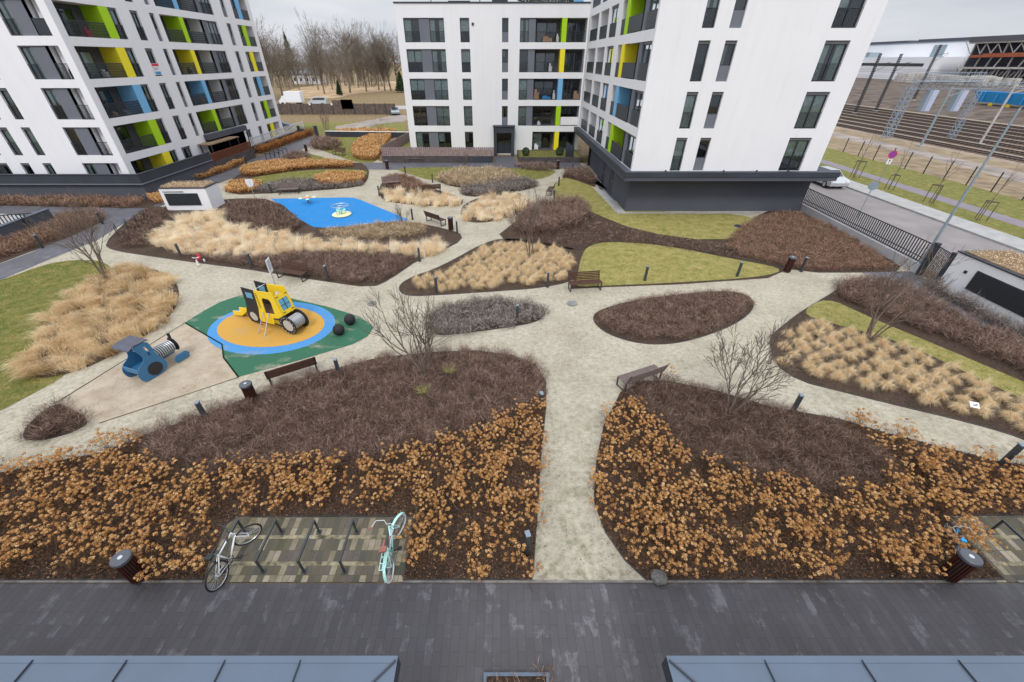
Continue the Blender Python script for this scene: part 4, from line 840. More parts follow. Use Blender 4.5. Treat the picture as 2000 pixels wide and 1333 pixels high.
# roof garden plants and a blue screen
hedge('roof_shrubs', 'green and brown shrubs on the roof edge of the central block', [(2,59.2),(9.2,59.2),(9.2,61),(2,61)], 1.5, 420, matv('roof_leaves', [(.03,.05,.02),(.09,.10,.04),(.28,.2,.12)]), .07, 15.6, 'shrubs')
tag(MB().box(8.2,9.3,59.0,59.1,15.63,17.5).box(8.2,8.28,59.1,60,15.63,17.2).build('roof_screen', M_blue), 'blue screen on the roof of the central block', 'screen')
# ---------------- garden walls and fences in front of the central block
def wallobj(name, boxes, m, label, cat='wall', extra=()):
    b0 = boxes[0]; o0 = ((b0[0]+b0[1])/2, (b0[2]+b0[3])/2, 0); root = empty(name, o0, 0, label, cat)
    mb = MB(); [mb.box(*b) for b in boxes]; mb.build('wall_panel' if 'fence' not in name else 'base', m, root, o0)
    return root, o0
g1, o1 = wallobj('garden_wall', [(-14.3,-1.0,52.95,53.15,0,.75)], M_brownw, 'low brown wall under the pinkish slatted fence')
MB().box(-5,-1.0,52.93,52.948,.02,.7).build('dark_panel', M_dgrey, g1, o1)
root = empty('slatted_fence', (-7.6,53.05,.75), 0, 'pinkish brown slatted fence on the low wall before the central block', 'fence')
m_ = MB(); x = -14.3
while x < -1.05:
    m_.box(x, x+.2, 53.03+(.05 if int(x*4)%2 else 0), 53.08+(.05 if int(x*4)%2 else 0), .752, 1.72); x += .25
m_.build('slats', M_pinkf, root, (-7.6,53.05,.75)); m_ = MB().box(-14.3,-1,53.1,53.13,1.1,1.16).box(-14.3,-1,53.1,53.13,1.5,1.56); m_.build('rail', M_pinkf, root, (-7.6,53.05,.75))
root = empty('slatted_fence', (-15,62,0), 0, 'dark slatted fence running back from the corner of the pinkish fence', 'fence'); mw = MB(); n = 70
a, b_ = Vector((-14.4,53.2,0)), Vector((-12.6,72,0))
for k in range(n):
    p = a.lerp(b_, k/n); q = a.lerp(b_, (k+.8)/n); mw.bar((p.x,p.y,.95),(q.x,q.y,.95),.06,1.7)
mw.build('slats', M_pinkf, root, (-15,62,0)); MB().bar(tuple(a+Vector((-.08,0,.4))), tuple(b_+Vector((-.08,0,.4))), .06,.8).build('base', M_dgrey, root, (-15,62,0))
sheet('garden_lawn', [(-14.2,53.2),(-1.1,53.2),(-1.1,58.1),(-11.9,58.1),(-12,72),(-12.6,72)], .62, M_lawn)
MB().box(-1.12,-1.0,53.2,58.0,0,.75).build('garden_wall', M_dgrey, g1, o1)
g2, o2 = wallobj('garden_wall', [(2.15,9.7,52.95,53.2,0,.6),(2.15,2.35,53.2,58.0,0,.6)], M_brownw, 'low brown wall round the small lawn right of the entrance porch')
sheet('garden_lawn', [(2.36,53.2),(9.95,53.2),(9.95,58.1),(2.36,58.1)], .57, M_lawn)
root = empty('garden_railing', (6,53.1,.6), 0, 'thin dark railing on the wall round the small lawn', 'railing'); mw = MB()
mw.box(2.2,9.7,53.05,53.09,1.38,1.42)
for k in range(42): mw.box(2.25+k*.178,2.27+k*.178,53.06,53.08,.602,1.38)
mw.build('bars', M_rail, root, (6,53.1,.6))
for (x, y, s, lab) in [(3.1,54.3,.75,'round clipped bush at the left end of the small garden lawn'), (7.3,54.4,.8,'round clipped bush in the middle of the small garden lawn')]:
    n = 900; d = unit(RNG.normal(size=(n,3))); C = np.array([x,y,.62+s*.55])+d*(s*.62)*RNG.uniform(.75,1.05,(n,1)); C = C[C[:,2] > .6]
    t = tris(C, .06, RNG.uniform(0,1,len(C))); tag(npmesh('round_bush', t[0]-np.array([x,y,0]), t[1], V_green, t[2]), lab, 'bush').location = (x,y,0)
tag(MB().box(7.9,8.9,53.4,53.48,.58,1.7).face([(7.9,53.44,1.7),(8.9,53.44,1.7),(7.9,53.44,2.3)]).build('garden_screen', M_dgrey), 'dark pointed screen beside the middle bush', 'screen')

# ---------------- right block
YR = 32.8; XR = 10.0; offR = (17, 40, 0); HR = 21.0
rb_ = empty('apartment_building', offR, 0, 'large white right block standing on a dark overhanging base', 'building', 'apartment blocks round the courtyard')
frR = lambda u, d, z: (u, YR+d, z); frS = lambda u, d, z: (XR+d, u, z)
ZBr = [3.34, 6.22, 9.1, 12.0, 14.9, 17.8]; ZTr = [5.63, 8.5, 11.36, 14.25, 17.15, 20.0]
ops = [(u0,u1,a,b_) for a, b_ in zip(ZBr, ZTr) for (u0,u1) in ((12.92,13.72),(14.68,15.47),(21.22,22.85))]
mb = MB(frR); wall_grid(mb, XR, 24.2, 3.33, HR, ops)
mb.face([(24.2,0,3.33),(24.2,25.4,3.33),(24.2,25.4,HR),(24.2,0,HR)]).face([(XR,25.4,3.33),(24.2,25.4,3.33),(24.2,25.4,HR),(XR,25.4,HR)]).face([(XR,0,HR),(24.2,0,HR),(24.2,25.4,HR),(XR,25.4,HR)])
SID = [(32.95,36.35,'w'),(36.35,42.6,'b'),(44.1,47.1,'f'),(47.9,51.6,'l'),(52.5,57.0,'k')]
opsS = []
for a, b_ in zip(ZBr, ZTr):
    opsS += [(33.1,36.35,a,b_,.25),(36.35,42.6,a,b_,1.5),(44.2,47.0,a,b_),(47.9,51.6,a,b_,1.4),(52.5,57.0,a,b_,1.4)]
mb.fr = frS; wall_grid(mb, YR, 58.2, 3.33, HR, opsS)
mb.build('wall', M_white, rb_, offR)
RC = ['g','b','y','g','b','y']
for i, (a, b_) in enumerate(zip(ZBr, ZTr)):
    window(rb_, offR, frR, 12.92, 13.72, a, b_, mull=0, rail='bars')
    window(rb_, offR, frR, 14.68, 15.47, a, b_, mull=0, rail=None, sill=a+.9)
    window(rb_, offR, frR, 21.22, 22.85, a, b_, mull=1, rail='bars', tint=1)
    window(rb_, offR, frS, 33.1, 35.45, a, b_, mull=1, rail='solid', shut=.15)
    MB(frS).box(35.452,36.35,.06,.25,a,b_).build('grey_panel', M_grey, rb_, offR)
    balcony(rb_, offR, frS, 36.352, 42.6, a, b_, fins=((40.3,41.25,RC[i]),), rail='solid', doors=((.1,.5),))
    window(rb_, offR, frS, 44.2, 47.0, a, b_, mull=1, rail='solid', shut=.15)
    balcony(rb_, offR, frS, 47.9, 51.6, a, b_, rail='solid', doors=((.2,.7),), depth=1.4, wallm=M_white2)
    balcony(rb_, offR, frS, 52.5, 57.0, a, b_, rail='solid', doors=((.1,.5),), depth=1.4, wallm=M_white2)
MB().box(9.45,25.6,32.25,58.0,2.72,3.325).build('ledge', M_plinth, rb_, offR)
MB().box(9.40,25.65,32.2,32.3,3.0,3.36).box(9.40,9.5,32.3,58.05,3.0,3.36).build('ledge_edge', M_dgrey, rb_, offR)
mb = MB().box(10.3,24.8,33.7,45.5,0,2.718).box(10.5,24.8,45.5,51,0,2.716).box(11.8,24.8,51,58.1,0,2.714)
mb.build('base', M_plinth, rb_, offR)
for (y0, y1) in ((42.4,43.2),(38.9,40.1)):
    d_ = MB().box(10.27,10.32,y0,y1,.02,2.35).build('service_door', M_dgrey, rb_, offR)
    MB().box(10.22,10.26,y0+.1,y0+.14,1.0,1.25).build('handle', M_steel, d_, offR)
MB().box(10.3,11.7,51.3,51.35,0,2.7).build('passage_reveal', M_inside, rb_, offR)
for x in (12.5,16.9,19.4,21.8): MB().lathe([(0,.12),(.07,.1),(.09,0)], (x,32.45,3.36), 8).build('ledge_lamp', M_metal, rb_, offR)
MB().box(9.95,24.25,32.75,58.2,HR+.002,HR+.2).build('roof', M_dgrey, rb_, offR)

# ---------------- left block
YL = 38.3; XL = -33.3; offL = (-40, 45, 0); HL = 19.9
lb_ = empty('apartment_building', offL, 0, 'large white left block with lime, yellow and blue loggia panels', 'building', 'apartment blocks round the courtyard')
frF = lambda u, d, z: (u, YL+d, z); frE = lambda u, d, z: (XL-d, u, z)
ZBl = [.7, 3.45, 6.22, 9.04, 11.82, 14.6, 17.4]; ZTl = [2.82, 5.64, 8.46, 11.22, 14.0, 16.8, 19.5]
ZBl2 = ZBl; NF = 7
ops = []
for a, b_ in zip(ZBl, ZTl):
    ops += [(-37.1,-34.97,a,b_),(-34.97,-33.93,a,b_,1.4),(-40.62,-39.85,a,b_),(-42.58,-41.8,a,b_),(-45.1,-43.75,a,b_),(-48.5,-47.5,a,b_),(-51,-50.2,a,b_)]
mb = MB(frF); wall_grid(mb, -56, XL, 0, HL, ops)
fe = []
WIN = [(46.58,47.55),(49.05,49.7),(62.2,63.15)]
for i, (a, b_) in enumerate(zip(ZBl, ZTl)):
    a2 = a if i else 1.0
    fe += [(38.95,44.1,a2,b_,1.5),(44.1,45.08,a2,b_)]
    if i: fe += [(46.58,47.55,a2,b_),(49.05,49.7,a2,b_),(50.42,57.2,a2,b_,1.6),(57.2,60.15,a2,b_)]
    else: fe += [(45.95,47.4,a2,b_),(58.9,60.1,a2,b_)]
    fe += [(62.2,63.15,a2,b_),(64.65,66.7,a2,b_),(66.7,68.4,a2,b_,1.4)]
fe.append((50.3,58.4,0,2.9,8))
mb.fr = frE; wall_grid(mb, YL, 69.3, 0, HL, fe)
mb.fr = None
mb.face([(-56,69.3,0),(XL,69.3,0),(XL,69.3,HL),(-56,69.3,HL)]).face([(-56,YL,HL),(XL,YL,HL),(XL,69.3,HL),(-56,69.3,HL)]).face([(-56,YL,0),(-56,69.3,0),(-56,69.3,HL),(-56,YL,HL)])
mb.build('wall', M_white, lb_, offL)
LC = ['y','g','b','y','g','b','y']; LC2 = [None,'g','b','y','g','b','g']; LC3 = ['y','g','b','y','g','b','g']
for i, (a, b_) in enumerate(zip(ZBl, ZTl)):
    a2 = a if i else 1.0
    window(lb_, offL, frF, -37.1, -36.25, a, b_, mull=0, rail='bars' if i else None, shut=.1)
    MB(frF).box(-36.248,-34.97,.10,.3,a,b_).build('grey_panel', M_grey, lb_, offL)
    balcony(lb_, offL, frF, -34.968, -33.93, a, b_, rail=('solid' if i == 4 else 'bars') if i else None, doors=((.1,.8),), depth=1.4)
    window(lb_, offL, frF, -40.62, -39.85, a, b_, mull=0, rail='bars' if i else None)
    window(lb_, offL, frF, -42.58, -41.8, a, b_, mull=0, rail='bars' if i else None)
    window(lb_, offL, frF, -45.1, -43.75, a, b_, mull=1, rail='bars' if i else None)
    # courtyard side
    balcony(lb_, offL, frE, 38.952, 44.1, a2, b_, fins=((43.1,44.098,LC[i]),), rail='diag' if i else None, doors=((.15,.6),), items=[(.45,.5,.7,M_red)] if i in (4,) else ([(.3,.4,.6,M_white_p),(.6,.4,.6,M_white_p)] if i == 0 else None))
    window(lb_, offL, frE, 44.102, 45.08, a2, b_, mull=0, rail='diag' if i else None, shut=.14)
    if i:
        window(lb_, offL, frE, 46.58, 47.55, a, b_, mull=1, rail='diag')
        window(lb_, offL, frE, 49.05, 49.7, a, b_, mull=0, rail=None, sill=a+.95)
        balcony(lb_, offL, frE, 50.42, 57.2, a, b_, fins=((53.3,53.98,LC2[i]),), rail='diag', doors=((.1,.35),(.62,.9)), depth=1.6)
        MB(frE).box(57.202,58.0,.05,.3,a,b_).build('grey_panel', M_grey, lb_, offL)
        window(lb_, offL, frE, 58.002, 60.15, a, b_, mull=2, rail='bars', shut=.12)
    else:
        MB(frE).box(45.95,46.2,.05,.2,a2,b_).build('grey_panel', M_grey, lb_, offL)
        window(lb_, offL, frE, 46.202, 47.4, a2, b_, mull=1, rail=None); window(lb_, offL, frE, 58.9, 60.1, a2, b_, mull=0, rail=None)
    window(lb_, offL, frE, 62.2, 63.15, a2, b_, mull=0, rail=None, sill=a2+.95 if i else None)
    window(lb_, offL, frE, 64.65, 65.75, a2, b_, mull=0, rail='solid' if i else None)
    MB(frE).box(65.752,66.7,.02,.3,a2,b_).build('partition', COLM[LC3[i]], lb_, offL)
    balcony(lb_, offL, frE, 66.702, 68.4, a2, b_, rail='solid' if i else None, doors=((.2,.6),), depth=1.4, wallm=M_white2)
# advertising banner on one railing
bz = ZBl[3]; bn = MB(frE).box(46.6,47.53,-.02,-.005,bz+.1,bz+1.02).build('banner', M_white_p, lb_, offL)
MB(frE).box(46.62,47.51,-.03,-.022,bz+.78,bz+1.0).build('red_stripe', M_red, bn, offL); MB(frE).box(46.7,47.45,-.03,-.022,bz+.14,bz+.36).build('blue_stripe', M_pblue, bn, offL)
MB(frE).box(46.72,47.2,-.03,-.022,bz+.52,bz+.56).box(46.72,47.35,-.03,-.022,bz+.62,bz+.65).build('text_line', M_grey, bn, offL)
MB(frE).box(50.2,58.5,-.5,.0,2.9,3.43).build('passage_lintel', M_plinth, lb_, offL)
MB(frE).face([(50.3,.3,0),(50.3,8,0),(50.3,8,2.9),(50.3,.3,2.9)]).face([(58.4,0,0),(58.4,8,0),(58.4,8,2.9),(58.4,0,2.9)]).face([(50.3,8,0),(58.4,8,0),(58.4,8,2.9),(50.3,8,2.9)]).face([(50.3,0,2.895),(58.4,0,2.895),(58.4,8,2.895),(50.3,8,2.895)]).build('passage', M_dgrey, lb_, offL)
# terrace wall
tw_ = empty('terrace_wall', (-40,36.9,0), 0, 'long dark clad terrace wall wrapping the foot of the left block', 'wall'); ot = (-40,36.9,0)
MB().box(-62,-31.5,37.0,37.25,0,1.35).box(-31.75,-31.5,37.25,47.3,0,1.35).build('lower_wall', M_plinth, tw_, ot)
MB().box(-62,-31.3,36.75,37.1,1.352,1.42).box(-31.6,-31.3,37.1,47.3,1.352,1.42).build('ledge', M_grey, tw_, ot)
MB().box(-62,-31.42,36.86,37.05,1.43,2.14).box(-31.62,-31.42,37.05,47.3,1.43,2.14).build('parapet', M_dgrey, tw_, ot)
MB().box(-62,-31.38,36.8,37.1,2.142,2.19).box(-31.66,-31.38,37.1,47.3,2.142,2.19).build('coping', M_dgrey, tw_, ot)
sheet('terrace_floor', [(-60,37.1),(-31.8,37.1),(-31.8,57),(-33.2,57),(-33.2,38.2),(-60,38.2)], .7, M_pave_bg)
rp = empty('slatted_planter', (-31.6,52,0), 0, 'rust brown slatted screen on a dark base beside the passage', 'screen'); orp = (-31.6,52,0)
MB().box(-31.8,-31.5,47.32,56.2,0,1.1).box(-33.2,-31.8,56.0,56.2,0,1.1).build('base', M_brownw, rp, orp)
m_ = MB()
for k in range(7): m_.box(-31.72,-31.6,47.35,56.15,1.12+k*.12,1.2+k*.12)
m_.build('slats', M_rust, rp, orp)
pg = empty('pergola', (-32.5,51.5,.7), 0, 'small flat roofed pergola behind the rust brown screen', 'pergola'); opg = (-32.5,51.5,.7)
for y in (48.8,54.2):
    for x in (-33.1,-31.95): MB().box(x-.05,x+.05,y-.05,y+.05,.705,2.62).build('post', M_metal, pg, opg)
MB().box(-33.25,-31.8,48.6,54.4,2.622,2.72).build('roof', M_roofveg, pg, opg)
# white picket fence beyond the passage
pf = empty('picket_fence', (-33,65,0), 0, 'pale picket fence on the garden beyond the left passage', 'fence'); opf = (-33,65,0)
m_ = MB(); y = 58.6
while y < 76: m_.box(-33.0,-32.95,y,y+.12,.9,2.0); y += .42
m_.build('pickets', M_white2, pf, opf); MB().box(-33.05,-33.005,58.5,76,1.0,1.06).box(-33.05,-33.005,58.5,76,1.75,1.81).box(-33.2,-33.06,58.5,76,0,.95).build('rail', M_dgrey, pf, opf)

# ================================================================== SMALL STRUCTURES
# left vent house: corners from the photo, about 3.5 x 1.7 x 1.9 m
a = Vector((-27.75,33.85,0)); ux = Vector((1,.0,0)); W_, D_, H_ = 3.7, 1.9, 1.75
vh = empty('ventilation_house', a, R(2), 'small white ventilation house with a dark grille left of the blue play area', 'vent house')
MB().box(0,W_,0,.08,0,H_).box(0,.08,.08,D_,0,H_).box(W_-.08,W_,.08,D_,0,H_).box(.08,W_-.08,D_-.08,D_,0,H_).build('wall', M_white, vh)
MB().box(-.04,W_+.04,-.04,D_+.04,H_+.002,H_+.06).build('roof_edge', M_dgrey, vh)
MB().box(.1,W_-.1,.1,D_-.1,H_+.062,H_+.11).build('planted_roof', M_roofveg, vh)
gr = MB().box(.3,W_-.75,-.03,-.002,.42,1.38).build('grille', M_grille, vh)
m_ = MB(); z = .46
while z < 1.36: m_.bar((.3,-.045,z),(W_-.75,-.045,z),.02,.05); z += .085
m_.build('slats', M_metal, gr)
MB().box(.25,1.9,-.06,-.03,1.5,1.54).build('handle_bar', M_metal, vh)
t = tris(np.stack([RNG.uniform(.15,W_-.15,2500), RNG.uniform(.12,D_-.12,2500), H_+.1+RNG.uniform(0,.14,2500)],1), .03, RNG.uniform(0,1,2500))
npmesh('roof_plants', t[0], t[1], V_mound, t[2], vh)
# right vent house: long face towards the court
vr = empty('ventilation_house', (24.0,20.0,0), 0, 'long white ventilation house with a black grille at the right edge', 'vent house'); Lr = 12; Hr = 2.05
MB().box(0,.1,-Lr,0,0,Hr).box(.1,2.6,-.1,0,0,Hr).box(2.5,2.6,-Lr,-.1,0,Hr).build('wall', M_white, vr)
MB().box(-.05,2.65,-Lr,.05,Hr+.002,Hr+.07).build('roof_edge', M_dgrey, vr)
MB().box(.15,2.5,-Lr,-.15,Hr+.072,Hr+.12).build('planted_roof', M_roofveg, vr)
gr = MB().box(-.03,-.002,-10.5,-1.35,.62,1.62).build('grille', M_grille, vr); m_ = MB(); z = .66
while z < 1.6: m_.bar((-.05,-1.35,z),(-.05,-10.5,z),.02,.05); z += .075
m_.build('slats', M_metal, gr); MB().box(-.07,-.03,-5.5,-3.6,1.8,1.85).build('handle_bar', M_metal, vr); MB().box(-.03,-.002,-.95,-.8,1.25,1.4).build('vent_hole', M_metal, vr)
t = tris(np.stack([RNG.uniform(.2,2.4,7000), -RNG.uniform(.2,Lr-.2,7000), Hr+.1+RNG.uniform(0,.18,7000)],1), .03, RNG.uniform(0,1,7000)); npmesh('roof_plants', t[0], t[1], V_mound, t[2], vr)
# road fence on low wall
rf = empty('road_fence', (24.9,28,0), 0, 'black railing fence on a pale low wall between the garden and the road', 'fence'); orf = (24.9,28,0)
MB().bar((25.0,34.2,.28),(24.45,21.7,.28),.2,.56).build('low_wall', M_wallL, rf, orf)
A, B = Vector((25.0,34.2,0)), Vector((24.45,21.7,0)); m_ = MB(); n = 66
for k in range(n+1):
    p = A.lerp(B, k/n); m_.bar((p.x,p.y,.6),(p.x,p.y,1.75),.035,.05)
m_.build('bars', M_rail, rf, orf)
MB().bar((A.x,A.y,1.76),(B.x,B.y,1.76),.05,.05).bar((A.x,A.y,.66),(B.x,B.y,.66),.05,.05).bar((A.x,A.y,.9),(B.x,B.y,.9),.05,.04).build('rail', M_rail, rf, orf)
gt = empty('garden_gate', (24.2,20.9,0), 0, 'black barred gate beside the white ventilation house at the right', 'gate'); og = (24.2,20.9,0)
MB().box(24.25,24.5,21.45,21.65,0,1.95).build('post', M_dgrey, gt, og); MB().box(23.95,24.15,20.05,20.25,0,1.95).build('post', M_dgrey, gt, og)
A, B = Vector((24.35,21.44,0)), Vector((24.05,20.26,0)); m_ = MB()
for k in range(11): p = A.lerp(B, (k+.5)/11); m_.bar((p.x,p.y,.12),(p.x,p.y,1.8),.025,.03)
m_.bar((A.x,A.y,1.82),(B.x,B.y,1.82),.04,.04).bar((A.x,A.y,.12),(B.x,B.y,.12),.04,.04).build('bars', M_rail, gt, og)
# left ramp wall with railing
A, B = Vector((*G(-60,500),0)), Vector((*G(106,432),0)); rwll = empty('ramp_wall', (A+B)/2, 0, 'dark low wall of the garage ramp at the left edge', 'wall'); oo = tuple((A+B)/2)
MB().bar((A.x,A.y,.45),(B.x,B.y,.45),.25,.9).build('wall_panel', M_plinth, rwll, oo); MB().bar((A.x,A.y,.93),(B.x,B.y,.93),.32,.05).build('coping', M_zinc, rwll, oo)
sheet('ramp_floor', [(A.x-.3,A.y+.4),(B.x-.5,B.y+.4),(B.x-6,B.y+1.8),(A.x-6,A.y+1.8)], .016, M_concrete)
rl = empty('ramp_railing', (0,0,0), 0, 'black railing with upright bars behind the dark ramp wall', 'railing'); m_ = MB()
P0, P1 = Vector((*G(-40,462),0)), Vector((*G(68,452),0))
rl.location = P0
for k in range(15): p = P0.lerp(P1, k/14); m_.bar((p.x,p.y,.02),(p.x,p.y,1.3),.05,.05)
m_.build('bars', M_rail, rl, tuple(P0)); MB().bar((P0.x,P0.y,1.32),(P1.x+.6,P1.y,1.32),.07,.06).build('rail', M_rail, rl, tuple(P0))
# rear wall behind lawn with light coping, gate beside
wl = empty('garden_wall', (-25,73,0), 0, 'low dark wall with a pale coping closing the back of the courtyard', 'wall'); ow = (-25,73,0)
MB().bar((-28.6,73.4,.4),(-12.7,72.2,.4),.25,.8).build('wall_panel', M_dgrey, wl, ow); MB().bar((-28.6,73.4,.83),(-12.7,72.2,.83),.3,.06).build('coping', M_white2, wl, ow)
wg = empty('back_gate', (-31,73.6,0), 0, 'dark gate posts and bars at the end of the left path', 'gate'); m_ = MB()
for k in range(10): m_.box(-32.5+k*.22,-32.46+k*.22,73.5,73.54,.05,1.5)
m_.build('bars', M_rail, wg, (-31,73.6,0)); MB().box(-30.3,-29.9,73.3,73.8,0,1.6).build('post', M_dgrey, wg, (-31,73.6,0)); MB().box(-33,-32.7,73.3,73.7,0,1.6).build('post', M_dgrey, wg, (-31,73.6,0))

# canopies of the near building, just below the camera
def canopy(name, x0, x1, lab, corner, seams):
    z = 3.2; y1 = 2.16; o_ = ((x0+x1)/2, 1, z); root = empty(name, o_, 0, lab, 'canopy'); s = 1 if corner == 'r' else -1
    mb = MB(); xc = x1 if s > 0 else x0; xo = x0 if s > 0 else x1
    mb.face([(xo,y1,z),(xc,y1,z),(xc-s*1.7,y1-1.7,z+.14),(xo,y1-1.7,z+.14)]); mb.face([(xc,y1,z),(xc,-1,z),(xc-s*1.7,-1,z+.14),(xc-s*1.7,y1-1.7,z+.14)])
    mb.face([(xo,y1-1.7,z+.14),(xc-s*1.7,y1-1.7,z+.14),(xc-s*1.7,-1,z+.2),(xo,-1,z+.2)])
    mb.build('sheet_roof', M_zinc, root, o_)
    MB().box(min(xo,xc),max(xo,xc),y1-.02,y1+.03,z-.3,z-.004).box(min(xc,xc-s*.05),max(xc,xc-s*.05),-1,y1-.022,z-.3,z-.004).build('fascia', M_dgrey, root, o_)
    MB().box(min(xo,xc-s*.06),max(xo,xc-s*.06),-1,y1-.03,z-.28,z-.2).build('soffit', M_dgrey, root, o_)
    for u in seams: MB().bar((u,y1-.02,z+.02),(u,y1-1.7,z+.16),.012,.025).build('standing_seam', M_dgrey, root, o_)
    m_ = MB(); m_.bar((xc-s*.02,y1-.02,z+.02),(xc-s*1.7,y1-1.7,z+.16),.022,.03); m_.build('hip_seam', M_dgrey, root, o_)
    MB().box(min(xo,xc),max(xo,xc),y1-.05,y1+.035,z-.004,z+.012).build('drip_edge', M_zinc, root, o_)
canopy('sheet_metal_canopy', -16, -1.49, 'blue grey sheet metal canopy along the bottom left edge', 'r', [G(67,1289,3.2)[0]-3.5*k for k in (2,1,0)]+[G(250,1289,3.2)[0], G(441,1289,3.2)[0], G(588,1289,3.2)[0]])
canopy('sheet_metal_canopy', 2.40, 18, 'blue grey sheet metal canopy along the bottom right edge', 'l', [G(1492,1289,3.2)[0], G(1681,1289,3.2)[0], G(1869,1289,3.2)[0], G(1869,1289,3.2)[0]+1.4, G(1869,1289,3.2)[0]+2.8])
# planter on the paving
p0, p1 = G(945,1317), G(1071,1317); y_ = p0[1]
pl = empty('planter', ((p0[0]+p1[0])/2, y_-.6, 0), 0, 'low rectangular planting frame in the paving at the bottom edge', 'planter'); op = ((p0[0]+p1[0])/2, y_-.6, 0)
MB().box(p0[0],p1[0],y_-.06,y_,.012,.1).box(p0[0],p0[0]+.06,y_-1.2,y_-.06,.012,.1).box(p1[0]-.06,p1[0],y_-1.2,y_-.06,.012,.1).build('frame', M_zinc, pl, op)
MB().box(p0[0]+.06,p1[0]-.06,y_-1.2,y_-.06,.012,.07).build('soil', M_soil, pl, op)
tw('planter_shrubs', 'tiny bare shrubs growing in the low planter at the bottom edge', 'shrubs', [(p0[0]+.06,y_-.08),(p1[0]-.06,y_-.08),(p1[0]-.06,y_-1.1),(p0[0]+.06,y_-1.1)], .25, 900, .35, V_redtwig, .007, .14, z0=.07)

# ================================================================== STREET FURNITURE
# bollards
def make_bollard():
    r = empty('bollard', (0,0,0)); r['category'] = 'bollard'; r['group'] = 'dark bollard lamps along the paths'
    MB().box(-.06,.06,-.06,.06,.01,.86).build('post', M_bol, r, bevel=.006); MB().box(-.062,.062,-.075,.09,.861,.9).build('cap', M_bolt, r, bevel=.005)
    MB().box(-.09,.09,-.09,.09,.0,.012).build('base_plate', M_metal, r); return r
BOLL = [((355,503),0,'bollard at the left front edge of the pale golden grass near the red tricycle'),((493,523),0,'bollard between the red tricycle and the dark bench'),((641,548),0,'bollard just right of the dark bench behind the excavator toy'),
((820,511),0,'bollard at the right end of the long pale grass sweep'),((853,571),0,'bollard at the left end of the central tufts bed'),((1069,561),0,'bollard between the central tufts and the slatted bench'),
((1010,628),0,'bollard standing in the small oval heather bed'),((1259,549),0,'bollard on the yellow lawn edge, nearer the slatted bench'),((1439,541),0,'bollard on the yellow lawn edge, nearer the red brown bin'),((1564,531),0,'bollard immediately right of the bin by the reddish shrubs'),
((654,702),.9,'bollard at the top of the near left bed right of the dark bench'),((384,786),.9,'bollard in the gravel left of the near round bin'),((1566,772),.9,'bollard on the upper edge of the near right bed beside the multi stem tree'),((1997,869),.9,'bollard at the far right corner of the near right bed'),
((1058,768),.9,'bollard at the right corner of the near left bed'),((1031,1043),.9,'bollard hidden among the orange hydrangeas beside the narrow gravel path'),
((201,438),0,'bollard beside the hoop stand on the left paved path'),((84,485),0,'bollard between the ramp wall and the left paved path'),((806,430),0,'bollard at the right corner of the blue play area'),((893,456),0,'bollard right of the bin near the blue play area'),
((792,341),0,'bollard on the back lawn nearest the path fork'),((845,357),0,'bollard beside the brown shrub mass on the back lawn'),((741,383),0,'bollard at the left tip of the pale grass island'),((1118,335),0,'bollard by the shrub wedge at the right block'),((1091,364),0,'bollard on the lawn edge behind the end-on bench'),((1082,392),0,'bollard on the lawn edge in front of the end-on bench'),
((530,378),0,'bollard left of the lone bench above the blue play area'),((602,318),0,'bollard at the back beside the narrow lawn'),((482,322),0,'bollard at the left end of the back hydrangea row')]
bp_ = make_bollard(); index_children(bp_)
for i, (p, h, lab) in enumerate(BOLL):
    o = bp_ if i == 0 else copy_tree(bp_); x, y = G(p[0], p[1], h); place(o, x, y, .01, random.uniform(-.3,.3), 1, lab)
# bins
def make_bin():
    r = empty('litter_bin', (0,0,0)); r['category'] = 'litter bin'; r['group'] = 'round slatted litter bins'
    MB().lathe([(0,.03),(.145,.03),(.145,.86),(0,.86)], n=20).build('liner', M_black, r); m_ = MB()
    for k in range(20):
        t = 2*math.pi*k/20; c_, s_ = math.cos(t), math.sin(t); m_.bar((c_*.168,s_*.168,.06),(c_*.168,s_*.168,.82),.036,.018,up=(-s_,c_,0))
    m_.build('slats', M_redw, r)
    l_ = MB().lathe([(.05,.955),(.19,.945),(.205,.93),(.205,.86),(.18,.855)], n=28).build('lid', M_lid, r, smooth=False); MB().lathe([(0,.957),(.05,.955)], n=16).build('ashtray', M_steel, l_)
    MB().ring((0,0,.06),(0,0,1),.178,.012).build('foot_ring', M_metal, r); return r
BINS = [((235,1090),.95,'round bin with a grey lid among hydrangeas in front of the left bike stand'),((1897,1088),.95,'round bin with a grey lid beside the right bike stand'),((479,750),.95,'round bin on the gravel at the near left bed beside the dark bench'),
((1536,532),0,'red brown bin on the yellow lawn corner near the reddish shrubs'),((881,450),0,'red brown bin at the end of the bench right of the blue play area'),((757,331),0,'bin at the edge of the back lawn by the path fork'),((1089,331),0,'red brown bin in front of the small garden wall near the right block'),((599,297),0,'bin at the left end of the thin gravel path at the back')]
bb_ = make_bin(); index_children(bb_)
for i, (p, h, lab) in enumerate(BINS):
    o = bb_ if i == 0 else copy_tree(bb_); x, y = G(p[0], p[1], h); place(o, x, y, .02, 0, 1, lab)
